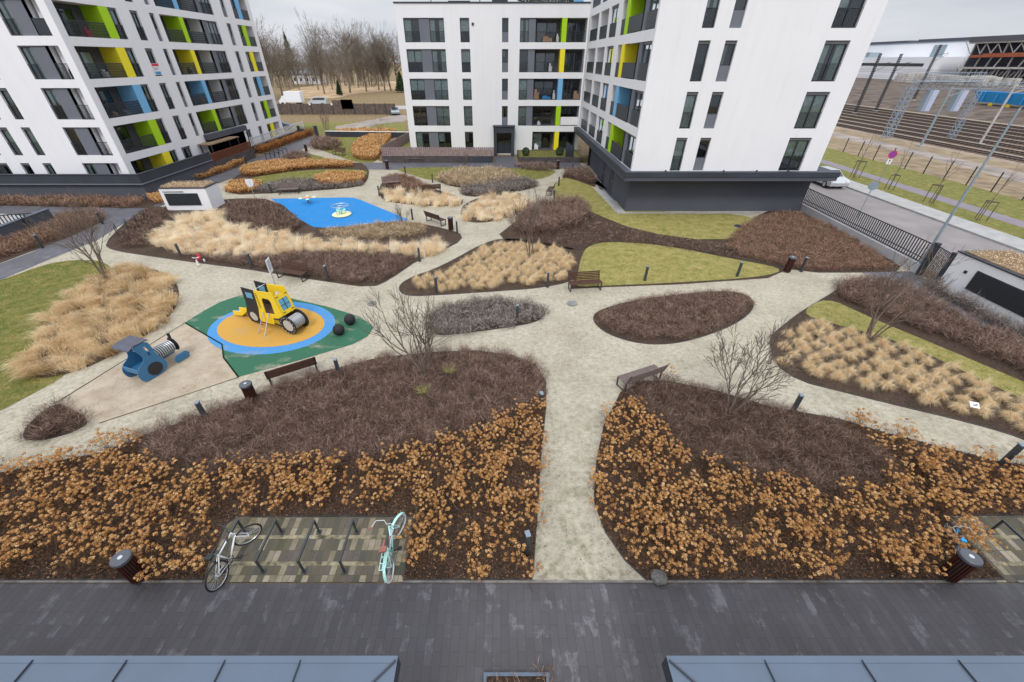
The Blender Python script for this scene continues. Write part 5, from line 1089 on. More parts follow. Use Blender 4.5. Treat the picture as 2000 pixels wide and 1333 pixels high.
# benches: local x = length, -y = front
def make_bench(L=1.8, wood=None):
    wood = wood or M_wood; r = empty('park_bench', (0,0,0)); r['category'] = 'bench'; r['group'] = 'slatted benches in the courtyard'
    m_ = MB()
    for k in range(6): m_.box(-L/2,L/2,-.24+k*.085,-.24+k*.085+.065,.42,.45)
    m_.build('seat', wood, r, bevel=.004); m_ = MB()
    for k in range(5): y = .28+k*.028; z = .50+k*.085; m_.bar((-L/2,y,z),(L/2,y,z),.025,.065)
    m_.build('backrest', wood, r)
    for sx in (-L/2+.06, L/2-.06):
        MB().bar((sx,-.22,0),(sx,-.24,.41),.05,.04).bar((sx,.22,0),(sx,.24,.41),.05,.04).bar((sx,-.25,.40),(sx,.27,.40),.05,.03).bar((sx,.25,.41),(sx,.42,.90),.04,.03).bar((sx,-.24,.03),(sx,.24,.03),.04,.03).build('leg', M_metal, r)
    return r
pb1 = make_bench(); index_children(pb1); pb2 = make_bench(wood=M_woodl); index_children(pb2)
# (centre px at ground, rotation of the front direction from -y, proto, label)
def bpos(pa, pb, h=0): 
    a, b_ = G(*pa, h), G(*pb, h); return ((a[0]+b_[0])/2, (a[1]+b_[1])/2, math.atan2(b_[1]-a[1], b_[0]-a[0]), math.dist(a, b_))
BEN = [((543,540),(604,550),0,0,1,'dark slatted bench in front of the pointed shrub bed behind the excavator toy'),((1110,568),(1172,564),0,0,1,'dark slatted bench at the edge of the yellow lawn beside the central tufts'),
((528,752),(622,722),0,math.pi,1,'dark bench seen from behind at the top of the near left bed'),((1205,762),(1285,735),0,math.pi,2,'weathered slatted bench at the left tip of the near right bed'),
((832,430),(873,444),0,math.pi,1,'dark bench beside the red brown bin right of the blue play area'),((547,380),(584,378),0,0,2,'reddish bench facing the blue play area from the beds above it'),((751,366),(780,364),0,0,2,'pale seated bench in the small dark shrub island'),
((829,379),(856,377),0,math.pi,1,'dark bench almost hidden behind the pale grass island'),((1070,386),(1078,372),0,math.pi,1,'dark bench seen end-on at the lawn near the right block'),((653,303),(673,305),0,0,1,'dark bench on the lawn far at the left back'),((799,318),(828,318),0,0,2,'reddish bench against the low wall of the slatted fence')]
for i, (pa, pb, h, rr, k, lab) in enumerate(BEN):
    src = pb1 if k == 1 else pb2; x, y, a, d = bpos(pa, pb, h)
    first = (i == 0) or (i == 3); o = src if first else copy_tree(src)
    if rr: a += math.pi
    place(o, x, y+(.0), .02, a, 1, lab)
# bike hoops
def hoop(L=1.0, h=.5):
    r = empty('bike_hoop', (0,0,0)); r['category'] = 'bike stand'
    MB().bar((0,-L/2,h),(0,L/2,h),.045,.045).bar((0,-L/2+.022,0),(0,-L/2+.022,h-.022),.04,.04).bar((0,L/2-.022,0),(0,L/2-.022,h-.022),.04,.04).build('frame', M_metal, r)
    MB().box(-.06,.06,-L/2-.03,-L/2+.09,0,.012).build('base_plate', M_metal, r); MB().box(-.06,.06,L/2-.09,L/2+.03,0,.012).build('base_plate', M_metal, r); return r
hp = hoop(); index_children(hp)
HO = [(-6.78,5.38,'bike hoop with the white bicycle leaning on it','left'),(-5.81,5.38,'empty bike hoop second from the left on the mossy pavers','left'),(-4.81,5.38,'empty bike hoop in the middle of the left bike stand','left'),(-3.82,5.38,'empty bike hoop next to the mint green bicycle','left'),(-2.82,5.4,'bike hoop with the mint green bicycle beside it','left'),
(12.95,5.38,'bike hoop nearest the bin in the right bike stand','right'),(13.95,5.38,'outer bike hoop cut by the right edge','right')]
for i, (x, y, lab, g_) in enumerate(HO):
    o = hp if i == 0 else copy_tree(hp); place(o, x, y, .03, 0, 1.06, lab); o['group'] = 'bike hoops of the %s stand' % g_
HO2 = [((231,462),(210,436)),((252,453),(233,427)),((270,444),(251,419)),((286,434),(268,413))]
names = ['leftmost of the four joined bike hoops on the left path','second of the four joined bike hoops on the left path','third of the four joined bike hoops on the left path','rightmost of the four joined bike hoops on the left path']
for i, (pf_, pt_) in enumerate(HO2):
    a_ = G(*pf_); o = copy_tree(hp); place(o, a_[0]-.3, a_[1]+.4, .02, R(40), 1.3, names[i]); o['group'] = 'four bike hoops beside the left path'
for i in range(4):
    a_ = G(530+i*8, 314-i*4); o = copy_tree(hp); place(o, a_[0], a_[1], .02, R(70), 1.5, ['front bike hoop of the stand at the far left back','second bike hoop of the stand at the far left back','third bike hoop of the stand at the far left back','rear bike hoop of the stand at the far left back'][i]); o['group'] = 'bike hoops at the far left back'
for i in range(5):
    a_ = G(897+i*13, 316.5); o = copy_tree(hp); place(o, a_[0], a_[1], .02, 0, .9, 'small bike stand by the dark wall left of the porch'); o['group'] = 'row of bike stands left of the porch'
    for ch in o.children:
        if ch.name.startswith('frame'): ch.data = ch.data.copy(); ch.data.materials.clear(); ch.data.materials.append(M_steel)

# ---------------- bicycles
def bicycle(loc, rz, lean, steer, mframe, mtyre, label, saddle_m, mud=False, ladies=False, s=1.0, tyre_r=.02):
    """x forward, rear contact at origin, lean about x"""
    r = empty('bicycle', loc, 0, label, 'bicycle'); r.rotation_euler = (lean, 0, rz); r.scale = (s, s, s)
    rw_, WB = .335, 1.05
    def wheel(c, M_=None):
        t = MB().ring((0,0,0),(0,1,0),rw_-.02,tyre_r,36,8).build('wheel', mtyre, r); t.location = c
        if M_: t.rotation_euler = M_
        MB().ring((0,0,0),(0,1,0),rw_-.045,.011,36,6).build('rim', M_steel, t); m_ = MB()
        for k in range(20): a_ = 2*math.pi*k/20; m_.bar((0,.02*(-1)**k,0),((rw_-.05)*math.cos(a_),0,(rw_-.05)*math.sin(a_)),.004)
        m_.tube([(0,-.05,0),(0,.05,0)],.022,8); m_.build('spokes', M_steel, t); return t
    wheel((0,0,rw_)); fh = Vector((WB,0,rw_))
    head_b = Vector((.83,0,.62)); head_t = Vector((.78,0,.80)); bbk = Vector((.42,0,.28)); seat_t = Vector((.27,0,.74))
    f = MB()
    if ladies: f.tube([head_b, (.6,0,.42), bbk], .021).tube([head_t, (.6,0,.55), (.36,0,.46)], .018)
    else: f.tube([head_b, bbk], .022).tube([head_t-Vector((-.01,0,.03)), seat_t-Vector((0,0,.06))], .019)
    f.tube([bbk, seat_t], .018).tube([head_b, head_t], .022)
    for sy in (-.045,.045):
        f.tube([bbk+Vector((0,sy*.6,0)), (0,sy*1.2,rw_)], .011).tube([seat_t+Vector((.01,sy*.4,-.05)), (0,sy*1.2,rw_)], .010)
    f.build('frame', mframe, r, smooth=True)
    # steering assembly turns about the head axis
    ax = (head_t-head_b).normalized(); Q = Matrix.Rotation(steer, 4, ax); piv = head_b
    def T(v): return piv+(Q @ (Vector(v)-piv))
    fk = MB()
    for sy in (-.05,.05): fk.tube([T(head_b+Vector((0,sy,0))), T((.93,sy,.5)), T(fh+Vector((0,sy,0)))], .013)
    fk.bar(T(head_b+Vector((0,-.05,0))), T(head_b+Vector((0,.05,0))), .03); fk.build('fork', mframe, r)
    wheel(T(fh), Q.to_euler())
    hb = MB(); top = head_t+ax*.16
    hb.tube([head_t, T(top)], .014)
    if ladies: hb.tube([T(top+Vector((-.22,-.28,.02))), T(top+Vector((-.05,-.26,.06))), T(top+Vector((.05,-.1,.02))), T(top), T(top+Vector((.05,.1,.02))), T(top+Vector((-.05,.26,.06))), T(top+Vector((-.22,.28,.02)))], .012)
    else: hb.tube([T(top+Vector((-.06,-.30,.03))), T(top+Vector((.03,-.1,0))), T(top+Vector((.03,.1,0))), T(top+Vector((-.06,.30,.03)))], .013)
    h_ = hb.build('handlebar', M_metal if not ladies else M_steel, r)
    for sy in (-1,1):
        e = top+Vector((-.06 if not ladies else -.22, sy*.30 if not ladies else sy*.28,.03)); MB().tube([T(e), T(e+Vector((-.09 if ladies else .02, sy*.03 if ladies else -sy*.11,-.01)))], .019).build('grip', M_black if not ladies else M_saddle, h_)
    sb = MB(); sb.tube([seat_t, seat_t+Vector((-.04,0,.14))], .013); st = sb.build('seat_post', M_steel, r)
    q = seat_t+Vector((-.05,0,.16)); MB().plate([(q.x-.14,q.z-.02),(q.x+.15,q.z-.01),(q.x+.15,q.z+.015),(q.x-.14,q.z+.03)], -.025, .025).plate([(q.x-.15,q.z-.02),(q.x-.01,q.z-.01),(q.x-.01,q.z+.02),(q.x-.15,q.z+.035)], -.08, .08).build('saddle', saddle_m, r, bevel=.012)
    c = MB(); c.ring(bbk,(0,1,0),.085,.012,24,6).bar(bbk+Vector((0,-.06,0)), bbk+Vector((.12,-.09,-.12)), .02).bar(bbk+Vector((0,.06,0)), bbk+Vector((-.12,.09,.12)), .02); ck = c.build('crank', M_metal, r)
    for sgn in (-1,1): MB().box(bbk.x+(-sgn)*.12-.045, bbk.x+(-sgn)*.12+.045, sgn*.09 if sgn>0 else -.18, .18 if sgn>0 else -.09, bbk.z+sgn*.12-.012, bbk.z+sgn*.12+.012).build('pedal', M_black, ck)
    MB().bar((.0,-.05,rw_+.03),(.42,-.06,.33),.012,.02).bar((.0,-.05,rw_-.03),(.42,-.06,.22),.012,.02).build('chain', M_metal, r)
    if mud:
        m_ = MB()
        for k in range(14):
            a0, a1 = R(-20+14*k), R(-20+14*(k+1)); R_ = rw_+.02
            m_.face([(-R_*math.cos(a0)*-1,-.03,rw_+R_*math.sin(a0)),(R_*math.cos(a1),-.03,rw_+R_*math.sin(a1)),(R_*math.cos(a1),.03,rw_+R_*math.sin(a1)),(R_*math.cos(a0),.03,rw_+R_*math.sin(a0))])
        m_.build('mudguard', mframe, r)
        m_ = MB()
        for k in range(9):
            a0, a1 = R(20+14*k), R(20+14*(k+1)); R_ = rw_+.02
            pts = [T(fh+Vector((R_*math.cos(a_),y_,R_*math.sin(a_)))) for a_, y_ in ((a0,-.03),(a1,-.03),(a1,.03),(a0,.03))]; m_.face(pts)
        m_.build('mudguard', mframe, r)
        m_ = MB(); z_ = .74
        for y_ in (-.07,0,.07): m_.bar((-.25,y_,z_),(.22,y_,z_),.012)
        for x_ in (-.25,-.1,.05,.2): m_.bar((x_,-.07,z_),(x_,.07,z_),.012)
        for y_ in (-.07,.07): m_.bar((-.1,y_,z_),(0,y_,rw_),.01).bar((.1,y_,z_),(0,y_,rw_),.01)
        m_.build('luggage_rack', mframe, r)
    return r
bicycle((-6.62,4.62,.03), math.atan2(1.0,.12), R(-6), R(-38), M_white_p, M_rubberb, 'white bicycle with black tyres leaning on the leftmost hoop', M_black)
bicycle((-2.62,4.82,.03), math.atan2(1.0,-.06), R(-8), R(-28), M_mint, M_white_p, 'mint green bicycle with pale tyres and a rack on the right of the stand', M_saddle, True, True, tyre_r=.022)
x, y = G(1893,1062,.3)
bicycle((x-.35,y-.2,.03), R(60), R(-10), R(20), M_pblue, M_rubberb, 'small bright blue child bicycle half hidden behind the right bin', M_pblue, False, True, .62)

# ---------------- playground
ang = math.atan2(-.88, 2.14)
ld = empty('play_excavator', (-11.52,16.12,.03), ang, 'yellow and black wheel loader climbing toy on the orange play surface', 'playground toy')
M_cream2 = mat('pale_disc', (.44,.42,.37), .6, var=.05)
def dupy(prof, holes=()):
    return [(0,.03),(.70,.73)]
blk = [(-.28,.12),(-.40,.35),(-.38,.65),(-.27,.9),(-.17,1.2),(-.13,1.95),(.62,1.93),(.52,1.0),(.36,.5),(.34,.1)]
def circ(cx, cz, r, n=20): return [(cx+r*math.cos(2*math.pi*k/n), cz+r*math.sin(2*math.pi*k/n)) for k in range(n)]
yel = [(.36,.28),(1.62,.28),(1.62,.7),(1.98,.93),(1.77,1.86),(1.72,2.02),(.64,1.93),(.54,1.0),(.37,.5)]
opn = [(.95,1.5),(1.05,1.64),(1.42,1.64),(1.5,1.5),(1.48,.88),(.9,.82)]
for y0, y1 in dupy(0):
    p_ = MB().plate(blk, y0, y1, [circ(-.02,.45,.24), [(.0,1.45),(.0,1.75),(.45,1.76),(.42,1.45)]]).build('rear_panel', M_black, ld)
    MB().plate(circ(-.02,.45,.235), y0+.01, y0+.02).build('hub_disc', M_cream2, p_)
    MB().ring((-.02,(y0+y1)/2,.45),(0,1,0),.26,.02,24,6).build('wheel_rim', M_black, p_)
    MB().box(.02,.43,y0+.01,y1-.01,1.46,1.74).build('pane', mat('toy_window', (.12,.33,.45), .25), p_)
    p_ = MB().plate(yel, y0+.001, y1+.001, [opn]).build('side_panel', M_tyel, ld)
    ys = (y0-.006 if y0 < .5 else y1+.004); m_ = MB()
    for k in range(9):   # lettering like marks running down the rear edge
        zz = 1.78-k*.085; xx = .70+.00*k; m_.bar((xx-.035,ys,zz),(xx+.035,ys,zz+.03),.012,.03,up=(0,1,0)).bar((xx+.03,ys,zz+.03),(xx+.03,ys,zz-.02),.012,.02,up=(0,1,0))
    m_.build('lettering', M_black, p_)
    MB().plate([(1.22,.30),(1.66,.30),(1.7,.72),(1.3,.66)], ys-.004, ys+.004).build('engine_panel', M_black, p_); m_ = MB()
    for k in range(5): m_.box(1.28+k*.075,1.31+k*.075,ys-.012,ys-.005,.4,.6)
    m_.build('vents', M_tyel, p_)
ws = MB(); 
def lerp3(a, b_, t): return tuple(a[i]+(b_[i]-a[i])*t for i in range(3))
A_, B_, C_, D_ = (1.79,.03,1.86),(1.79,.70,1.86),(2.0,.70,.93),(2.0,.03,.93)
def bil(u, v, o=0): p = lerp3(lerp3(A_, B_, u), lerp3(D_, C_, u), v); return (p[0]+o, p[1], p[2]+o*.2)
for (u0,u1,v0,v1) in ((0,1,0,.25),(0,1,.8,1),(0,.14,.25,.8),(.86,1,.25,.8)): 
    ws.face([bil(u0,v0),bil(u1,v0),bil(u1,v1),bil(u0,v1)]); ws.face([bil(u0,v0,-.03),bil(u1,v0,-.03),bil(u1,v1,-.03),bil(u0,v1,-.03)])
wsp = ws.build('windscreen', M_tyel, ld)
MB().face([bil(.14,.25,-.01),bil(.86,.25,-.01),bil(.86,.8,-.01),bil(.14,.8,-.01)]).build('pane', MATS['toy_window'], wsp)
MB().bar(bil(.5,.25,.005),bil(.5,.8,.005),.02).bar(bil(.14,.55,.005),bil(.86,.55,.005),.012).build('wiper', M_metal, wsp)
m_ = MB()
for (u, v) in ((.15,.88),(.85,.88),(.15,.1),(.85,.1)): m_.bar(bil(u-.09,v,.006), bil(u+.09,v,.006), .035, .02)
m_.build('slots', M_black, wsp)
MB().box(1.3,1.9,.031,.699,.5,.56).box(.1,1.3,.031,.699,.78,.82).box(1.62,1.66,.031,.699,.3,.7).build('deck', M_wood, ld)
for yy in (-.02,.72):
    fl = MB().ring((2.12,yy+.01,.46),(0,1,0),.37,.10,32,8,(1,.35)).build('front_wheel', M_black, ld); m_ = MB()
    for k in range(14): a_ = 2*math.pi*k/14; m_.box(2.12+.40*math.cos(a_)-.018,2.12+.40*math.cos(a_)+.018,yy-.03 if yy < 0 else yy+.045,yy-.026 if yy < 0 else yy+.05,.46+.40*math.sin(a_)-.012,.46+.40*math.sin(a_)+.012)
    m_.build('bolts', M_white2, fl)
    MB().plate(circ(2.12,.46,.285), yy+.0, yy+.012).build('hub_disc', M_cream2, fl)
m_ = MB()
for k in range(8): m_.ring((2.12,.07+k*.083,.46),(0,1,0),.29,.026,24,6)
m_.build('drum', M_silver, ld); MB().ring((2.12,.36,.46),(0,1,0),.235,.01,24,4,(1,32)).build('drum_core', M_black, ld)
MB().tube([(.68,-.55,0),(.80,-.02,.88)],.022).build('ladder_rail', M_steel, ld); MB().tube([(1.12,-.58,0),(1.12,-.02,.88)],.022).build('ladder_rail', M_steel, ld)
for t_ in (.25,.5,.75): MB().tube([lerp3((.68,-.55,0),(.80,-.02,.88),t_), lerp3((1.12,-.58,0),(1.12,-.02,.88),t_)], .015).build('rung', M_orange, ld)
m_ = MB()
for y0, y1 in ((.18,.22),(.52,.56)): m_.plate([(-1.75,.05),(-1.7,.28),(-1.2,.32),(-.2,.98),(-.15,.85),(-1.15,.12),(-1.6,.05)], y0, y1)
m_.plate([(-1.72,.1),(-1.2,.17),(-.18,.84),(-.16,.80),(-1.17,.12),(-1.7,.06)], .22, .52); m_.build('slide', M_tyel, ld)
MB().tube([(-.1,.03,1.9),(-.1,.70,1.9)],.015).tube([(.55,.03,1.9),(.55,.70,1.9)],.015).build('cross_bar', M_steel, ld)
# blue tractor
fv = Vector((.32,.95,0)).normalized(); ang2 = math.atan2(fv.y, fv.x)
tr_ = empty('play_tractor', (-13.72,11.98,.02), ang2, 'blue steam tractor climbing toy standing in the sand pit', 'playground toy')
pr_ = [(-.02,0),(.62,.0),(.85,.12),(.92,.35),(.84,.62),(.74,.85),(.72,1.2),(.66,1.52),(.1,1.52),(.22,1.2),(.30,.95),(.20,.78),(-.06,.66),(-.18,.42),(-.14,.15)]
for y0, y1 in ((0,.03),(.84,.87)):
    p_ = MB().plate(smooth(pr_,1), y0, y1, [[(.46,1.32),(.54,1.34),(.58,1.1),(.56,.9),(.48,.92),(.50,1.12)]]).build('side_panel', M_tblue, tr_)
    yy = -.02 if y0 == 0 else .89; MB().lathe([(0,0),(.27,0),(.27,.03),(0,.03)]).build('wheel', M_black, p_)
    wv = [c for c in p_.children if c.name.startswith('wheel')][0]; wv.location = (.45, yy+(.03 if y0==0 else -.0), .34); wv.rotation_euler = (R(90),0,0)
MB(lambda a,b_,c: (a,b_,c)).face([(-.03,-.01,1.46),(-.03,.88,1.46),(.2,.88,1.56),(.2,-.01,1.56)]).face([(.2,-.01,1.56),(.2,.88,1.56),(.72,.88,1.54),(.72,-.01,1.54)]).face([(-.03,-.01,1.43),(-.03,.88,1.43),(.2,.88,1.53),(.2,-.01,1.53)]).face([(.2,-.01,1.53),(.2,.88,1.53),(.72,.88,1.51),(.72,-.01,1.51)]).face([(.72,-.01,1.51),(.72,.88,1.51),(.72,.88,1.54),(.72,-.01,1.54)]).build('roof', mat('toy_roof', (.075,.08,.105), .5), tr_)
MB().box(.64,.67,.032,.838,.1,.95).box(.0,.64,.032,.838,.36,.4).box(-.1,-.06,.032,.838,.42,.62).build('inner_panel', M_tblue, tr_)
m_ = MB()
for k in range(9): m_.ring((.86+k*.083,.435,.62),(1,0,0),.24,.024,24,6)
m_.build('barrel', M_silver, tr_); MB().ring((1.2,.435,.62),(1,0,0),.215,.01,24,4,(1,36)).build('barrel_core', M_black, tr_)
MB().ring((1.66,.435,.62),(1,0,0),.17,.14,24,6,(1,.18)).build('front_disc', M_black, tr_); MB().tube([(1.66,.435,.9),(1.66,.435,1.12)],[.05,.06]).build('chimney', M_black, tr_)
for yy in (.0,.86): MB().plate([(1.25,.02),(1.75,.02),(1.82,.2),(1.7,.34),(1.3,.34),(1.18,.2)], yy-.02, yy+.02).build('front_wheel', M_tblue, tr_)
# balls
for p, lab in (((683,625),'black rubber ball on the green surface, the one further back'),((661.5,645),'black rubber ball on the green surface, the one nearer the camera')):
    x, y = G(p[0], p[1], .26); b_ = empty('play_ball', (x,y,.02), 0, lab, 'ball', 'two black rubber balls')
    MB().lathe([(0.001,0)]+[(.26*math.sin(R(t_)), .26-.26*math.cos(R(t_))) for t_ in range(12,180,12)]+[(.001,.52)], n=24).build('ball_body', M_rubberb, b_, smooth=True)
# merry go round
x, y = G(668,421); mg = empty('merry_go_round', (x,y,.02), .3, 'cream roundabout with a hoop rail on the blue play area', 'roundabout')
MB().lathe([(0,.12),(.72,.12),(.75,.1),(.75,.04),(0,.04)], n=28).build('platform', M_cream, mg); MB().lathe([(0,.12),(.05,.12),(.05,.7),(.16,.72),(.16,.76),(0,.76)], n=16).build('centre_column', M_steel, mg)
for k in range(3):
    a_ = 2*math.pi*k/3; c_, s_ = math.cos(a_), math.sin(a_); MB().tube([(c_*.62,s_*.62,.12),(c_*.66,s_*.66,.75)],.018).tube([(0,0,.72),(c_*.66,s_*.66,.75)],.015).build('rail_post', M_steel, mg)
    MB().bar((c_*.25-s_*.25,s_*.25+c_*.25,.42),(c_*.25+s_*.25,s_*.25-c_*.25,.42),.2,.03).bar((c_*.3,s_*.3,.12),(c_*.3,s_*.3,.4),.04).build('seat', M_aqua, mg)
MB().ring((0,0,.76),(0,0,1),.66,.02,32,6).build('hoop_rail', M_steel, mg)
x, y = G(603,398); sp_ = empty('spring_seesaw', (x,y,.02), .4, 'small four seat spring rocker in aqua and orange on the blue play area', 'spring rocker'); m_ = MB()
for k in range(7): m_.ring((0,0,.06+k*.05),(0,0,1),.08,.012,12,5)
m_.build('spring', M_metal, sp_); MB().lathe([(0,.56),(.22,.55),(.26,.48),(0,.46)], n=14).build('centre_cap', M_orange, sp_)
for k in range(4):
    a_ = 2*math.pi*k/4; c_, s_ = math.cos(a_), math.sin(a_); MB().bar((0,0,.45),(c_*.5,s_*.5,.45),.06,.03).build('arm', M_cream, sp_); MB().lathe([(0,.02),(.16,.0),(.17,-.04),(0,-.05)], (c_*.55,s_*.55,.5), 12).build('seat', M_aqua if k%2 else M_cream, sp_)
# tricycle
x, y = G(393,514); tc_ = empty('toy_tricycle', (x,y,.02), R(-70), 'small red and white child tricycle left on the gravel', 'tricycle')
MB().tube([(.0,0,.3),(.45,0,.32),(.5,0,.5)],.025).tube([(-.05,-.16,.12),(.05,0,.28)],.02).tube([(-.05,.16,.12),(.05,0,.28)],.02).tube([(.45,0,.34),(.52,0,.14)],.022).build('frame', M_red, tc_)
for c_ in ((-.06,-.2,.1),(-.06,.2,.1),(.53,0,.14)): MB().ring(c_,(0,1,0),c_[2]-.02,.03,16,6).build('wheel', M_white_p, tc_)
MB().tube([(.48,-.18,.54),(.5,0,.5),(.48,.18,.54)],.018).build('handlebar', M_white_p, tc_); MB().box(-.08,.16,-.1,.1,.33,.37).box(-.1,-.07,-.1,.1,.37,.52).build('seat', M_red, tc_, bevel=.02)
# signs
def board_sign(p, rz, lab, w, h, z, shield=False):
    x, y = G(*p); r = empty('info_sign', (x,y,.01), rz, lab, 'sign'); MB().tube([(0,.02,0),(0,.02,z+h*.8)],.025).build('pole', M_steel, r)
    if shield: b_ = MB().plate(smooth([(-w/2,z+h),(-w*.15,z+h*.93),(0,z+h*1.02),(w*.15,z+h*.93),(w/2,z+h),(w/2,z+h*.35),(0,z),(-w/2,z+h*.35)],1), -.03, 0).build('board', M_white_p, r)
    else: b_ = MB().box(-w/2,w/2,-.03,0,z,z+h).build('board', M_white_p, r)
    m_ = MB()
    if shield: m_.bar((.02,-.034,z+h*.3),(.02,-.034,z+h*.8),.05,.004)
    else:
        for k in range(7): m_.box(-w*.38,w*(.38 if k%3 else .2),-.036,-.032,z+h*(.85-.1*k),z+h*(.88-.1*k))
    m_.build('lettering', mat('sign_text', (.1,.2,.4), .6), b_); return r
board_sign((543,569), R(99), 'white rectangular rules board on a pole behind the excavator toy', .5, .75, 1.1)
board_sign((499,391), R(10), 'white shield shaped sign on a pole beside the blue play area', .62, .75, 1.05, True)
x, y = G(1890,806); r = empty('plant_sign', (x,y,.02), R(-20), 'small white dog ban plate on a stake in the far right grass bed', 'sign'); MB().tube([(0,0,0),(0,0,.3)],.01).build('stake', M_metal, r)
b_ = MB().face([(-.13,-.10,.30),(.13,-.10,.30),(.13,.10,.40),(-.13,.10,.40)]).face([(-.13,-.10,.295),(.13,-.10,.295),(.13,.10,.395),(-.13,.10,.395)]).build('plate', M_white_p, r)
MB().bar((-.05,-.02,.345),(.06,.0,.357),.05,.006).bar((.04,.0,.358),(.08,.03,.372),.03,.006).build('symbol', M_black, b_)
M_cover = mat('cast_cover', (.22,.22,.21), .8, .3, var=.2, scale=8)
# manholes and stone
for p, rr, lab in (((1117,594),.26,'round manhole cover in the gravel above the small heather bed'),((727,594),.22,'round manhole cover in the gravel right of the excavator toy'),((1444,443),.4,'dark manhole cover on the lawn in front of the right block')):
    x, y = G(*p); r = empty('manhole_cover', (x,y,.0), 0, lab, 'manhole cover'); MB().ring((0,0,.012),(0,0,1),rr,.025,28,6).build('rim', M_cover, r); m_ = MB().lathe([(0,.045),(rr-.04,.045),(rr-.04,.01)], n=24)
    for k in range(-3,4): m_.box(-rr*.6,rr*.6,k*.07-.012,k*.07+.012,.046,.055)
    m_.build('cover', M_dgrey if p[0] > 1200 else M_cover, r)
x, y = G(1286,1131); bm = bmesh.new(); bmesh.ops.create_icosphere(bm, subdivisions=3, radius=.2)
for v in bm.verts: k_ = 1+.1*math.sin(v.co.x*23+1)*math.cos(v.co.y*19)+random.uniform(-.02,.02); v.co = Vector((v.co.x*k_, v.co.y*k_*.95, v.co.z*.6*k_))
me = bpy.data.meshes.new('boulder'); bm.to_mesh(me); bm.free(); me.materials.append(mat('stone', (.13,.125,.12), .9, var=.3, scale=14, bump=.6)); bo = bpy.data.objects.new('boulder', me); COL.objects.link(bo); bo.location = (x,y,.09)
tag(bo, 'rounded dark stone at the corner of the near right bed and the paving', 'stone')

# ================================================================== TREES
def court_tree(p, top, lab, stems, spread, seed, lean=(0,0), lvl=3, r0=.035, mat_=None, low=False):
    x, y = G(*p); h = max(1.5, ZY(top[0], top[1], y)); rs = random.Random(seed); segs = []
    for k in range(stems):
        a_ = 2*math.pi*k/stems+rs.uniform(-.4,.4); s_ = spread*rs.uniform(.5,1.25)
        grow(rs, (.07*math.cos(a_), .07*math.sin(a_), 0), (math.cos(a_)*s_+lean[0], math.sin(a_)*s_+lean[1], 1), h*.5*rs.uniform(.8,1.1), r0*rs.uniform(.7,1.2), lvl, segs, .62, .10, (3,4), 6, .09, .58)
    t = empty('multi_stem_tree', (x,y,.02), 0, lab, 'tree', 'bare trees in the courtyard beds')
    zs_ = sorted(s_[1][2] for s_ in segs); zmax = zs_[int(len(zs_)*.985)]; k = h/zmax; segs = [(tuple(np.array(a)*k), tuple(np.array(b_)*k), r1, r2, l_) for a, b_, r1, r2, l_ in segs]
    segmesh('trunk', [(a,b_,max(r1,.012),max(r2,.009)) for a,b_,r1,r2,l_ in segs if l_ >= 2] or [(a,b_,r1,r2) for a,b_,r1,r2,l_ in segs], mat_ or M_bark, t, 6)
    fine = [(a,b_,max(r1,.008),max(r2,.005)) for a,b_,r1,r2,l_ in segs if l_ < 2]
    if fine: segmesh('crown', fine, mat_ or M_bark, t, 3)
    return t
court_tree((832,738), (838,572), 'bare multi stem tree rising from the near left bed', 5, .30, 3, (-.06,.05), 3, .05)
court_tree((1422,812), (1455,648), 'bare multi stem tree in the near right bed', 6, .30, 8, (.08,.0), 3, .036)
court_tree((1693,668), (1735,498), 'bare tree standing in the far right golden tufts', 5, .32, 12, (.05,.08), 3, .05)
court_tree((1035,505), (1030,383), 'bare tree standing in the central golden tufts', 4, .2, 20, (-.05,0), 3, .045)
court_tree((208,545), (165,395), 'bare bushy tree in the golden grass at the left edge', 6, .28, 31, (-.08,.1), 3, .045)
court_tree((786,441), (786,398), 'small bare tree at the corner of the blue play area', 5, .35, 40, (0,0), 2, .03)
court_tree((912,335), (912,298), 'small bare tree in the shrubs before the central block', 5, .4, 45, (0,0), 2, .035)
court_tree((640,262), (640,205), 'thin bare shrub tree at the far end of the left path', 6, .3, 47, (0,0), 2, .035)
court_tree((745,300), (752,225), 'slender bare sapling beside the corner of the garden fence', 2, .12, 48, (0,0), 2, .03)
# yellow-green tufts inside the near left shrubs
for p, lab in (((878,722),'pale green tuft poking out of the near left shrubs, upper one'),((825,762),'pale green tuft poking out of the near left shrubs, lower one')):
    x, y = G(p[0], p[1], .5); n = 90; a_ = RNG.uniform(0,6.28,n)
    V,F,r_ = blades(np.zeros((n,3)), np.stack([np.cos(a_)*.6,np.sin(a_)*.6,np.ones(n)],1), RNG.uniform(.35,.6,n), np.full(n,.01), np.stack([np.cos(a_)*.6,np.sin(a_)*.6,np.full(n,-.3)],1), RNG.uniform(0,1,n))
    o = tag(npmesh('grass_tuft', V, F, matv('green_tuft', [(.2,.2,.06),(.38,.36,.13)]) if 'green_tuft' not in MATS else MATS['green_tuft'], r_), lab, 'grass tuft'); o.location = (x,y,.25)
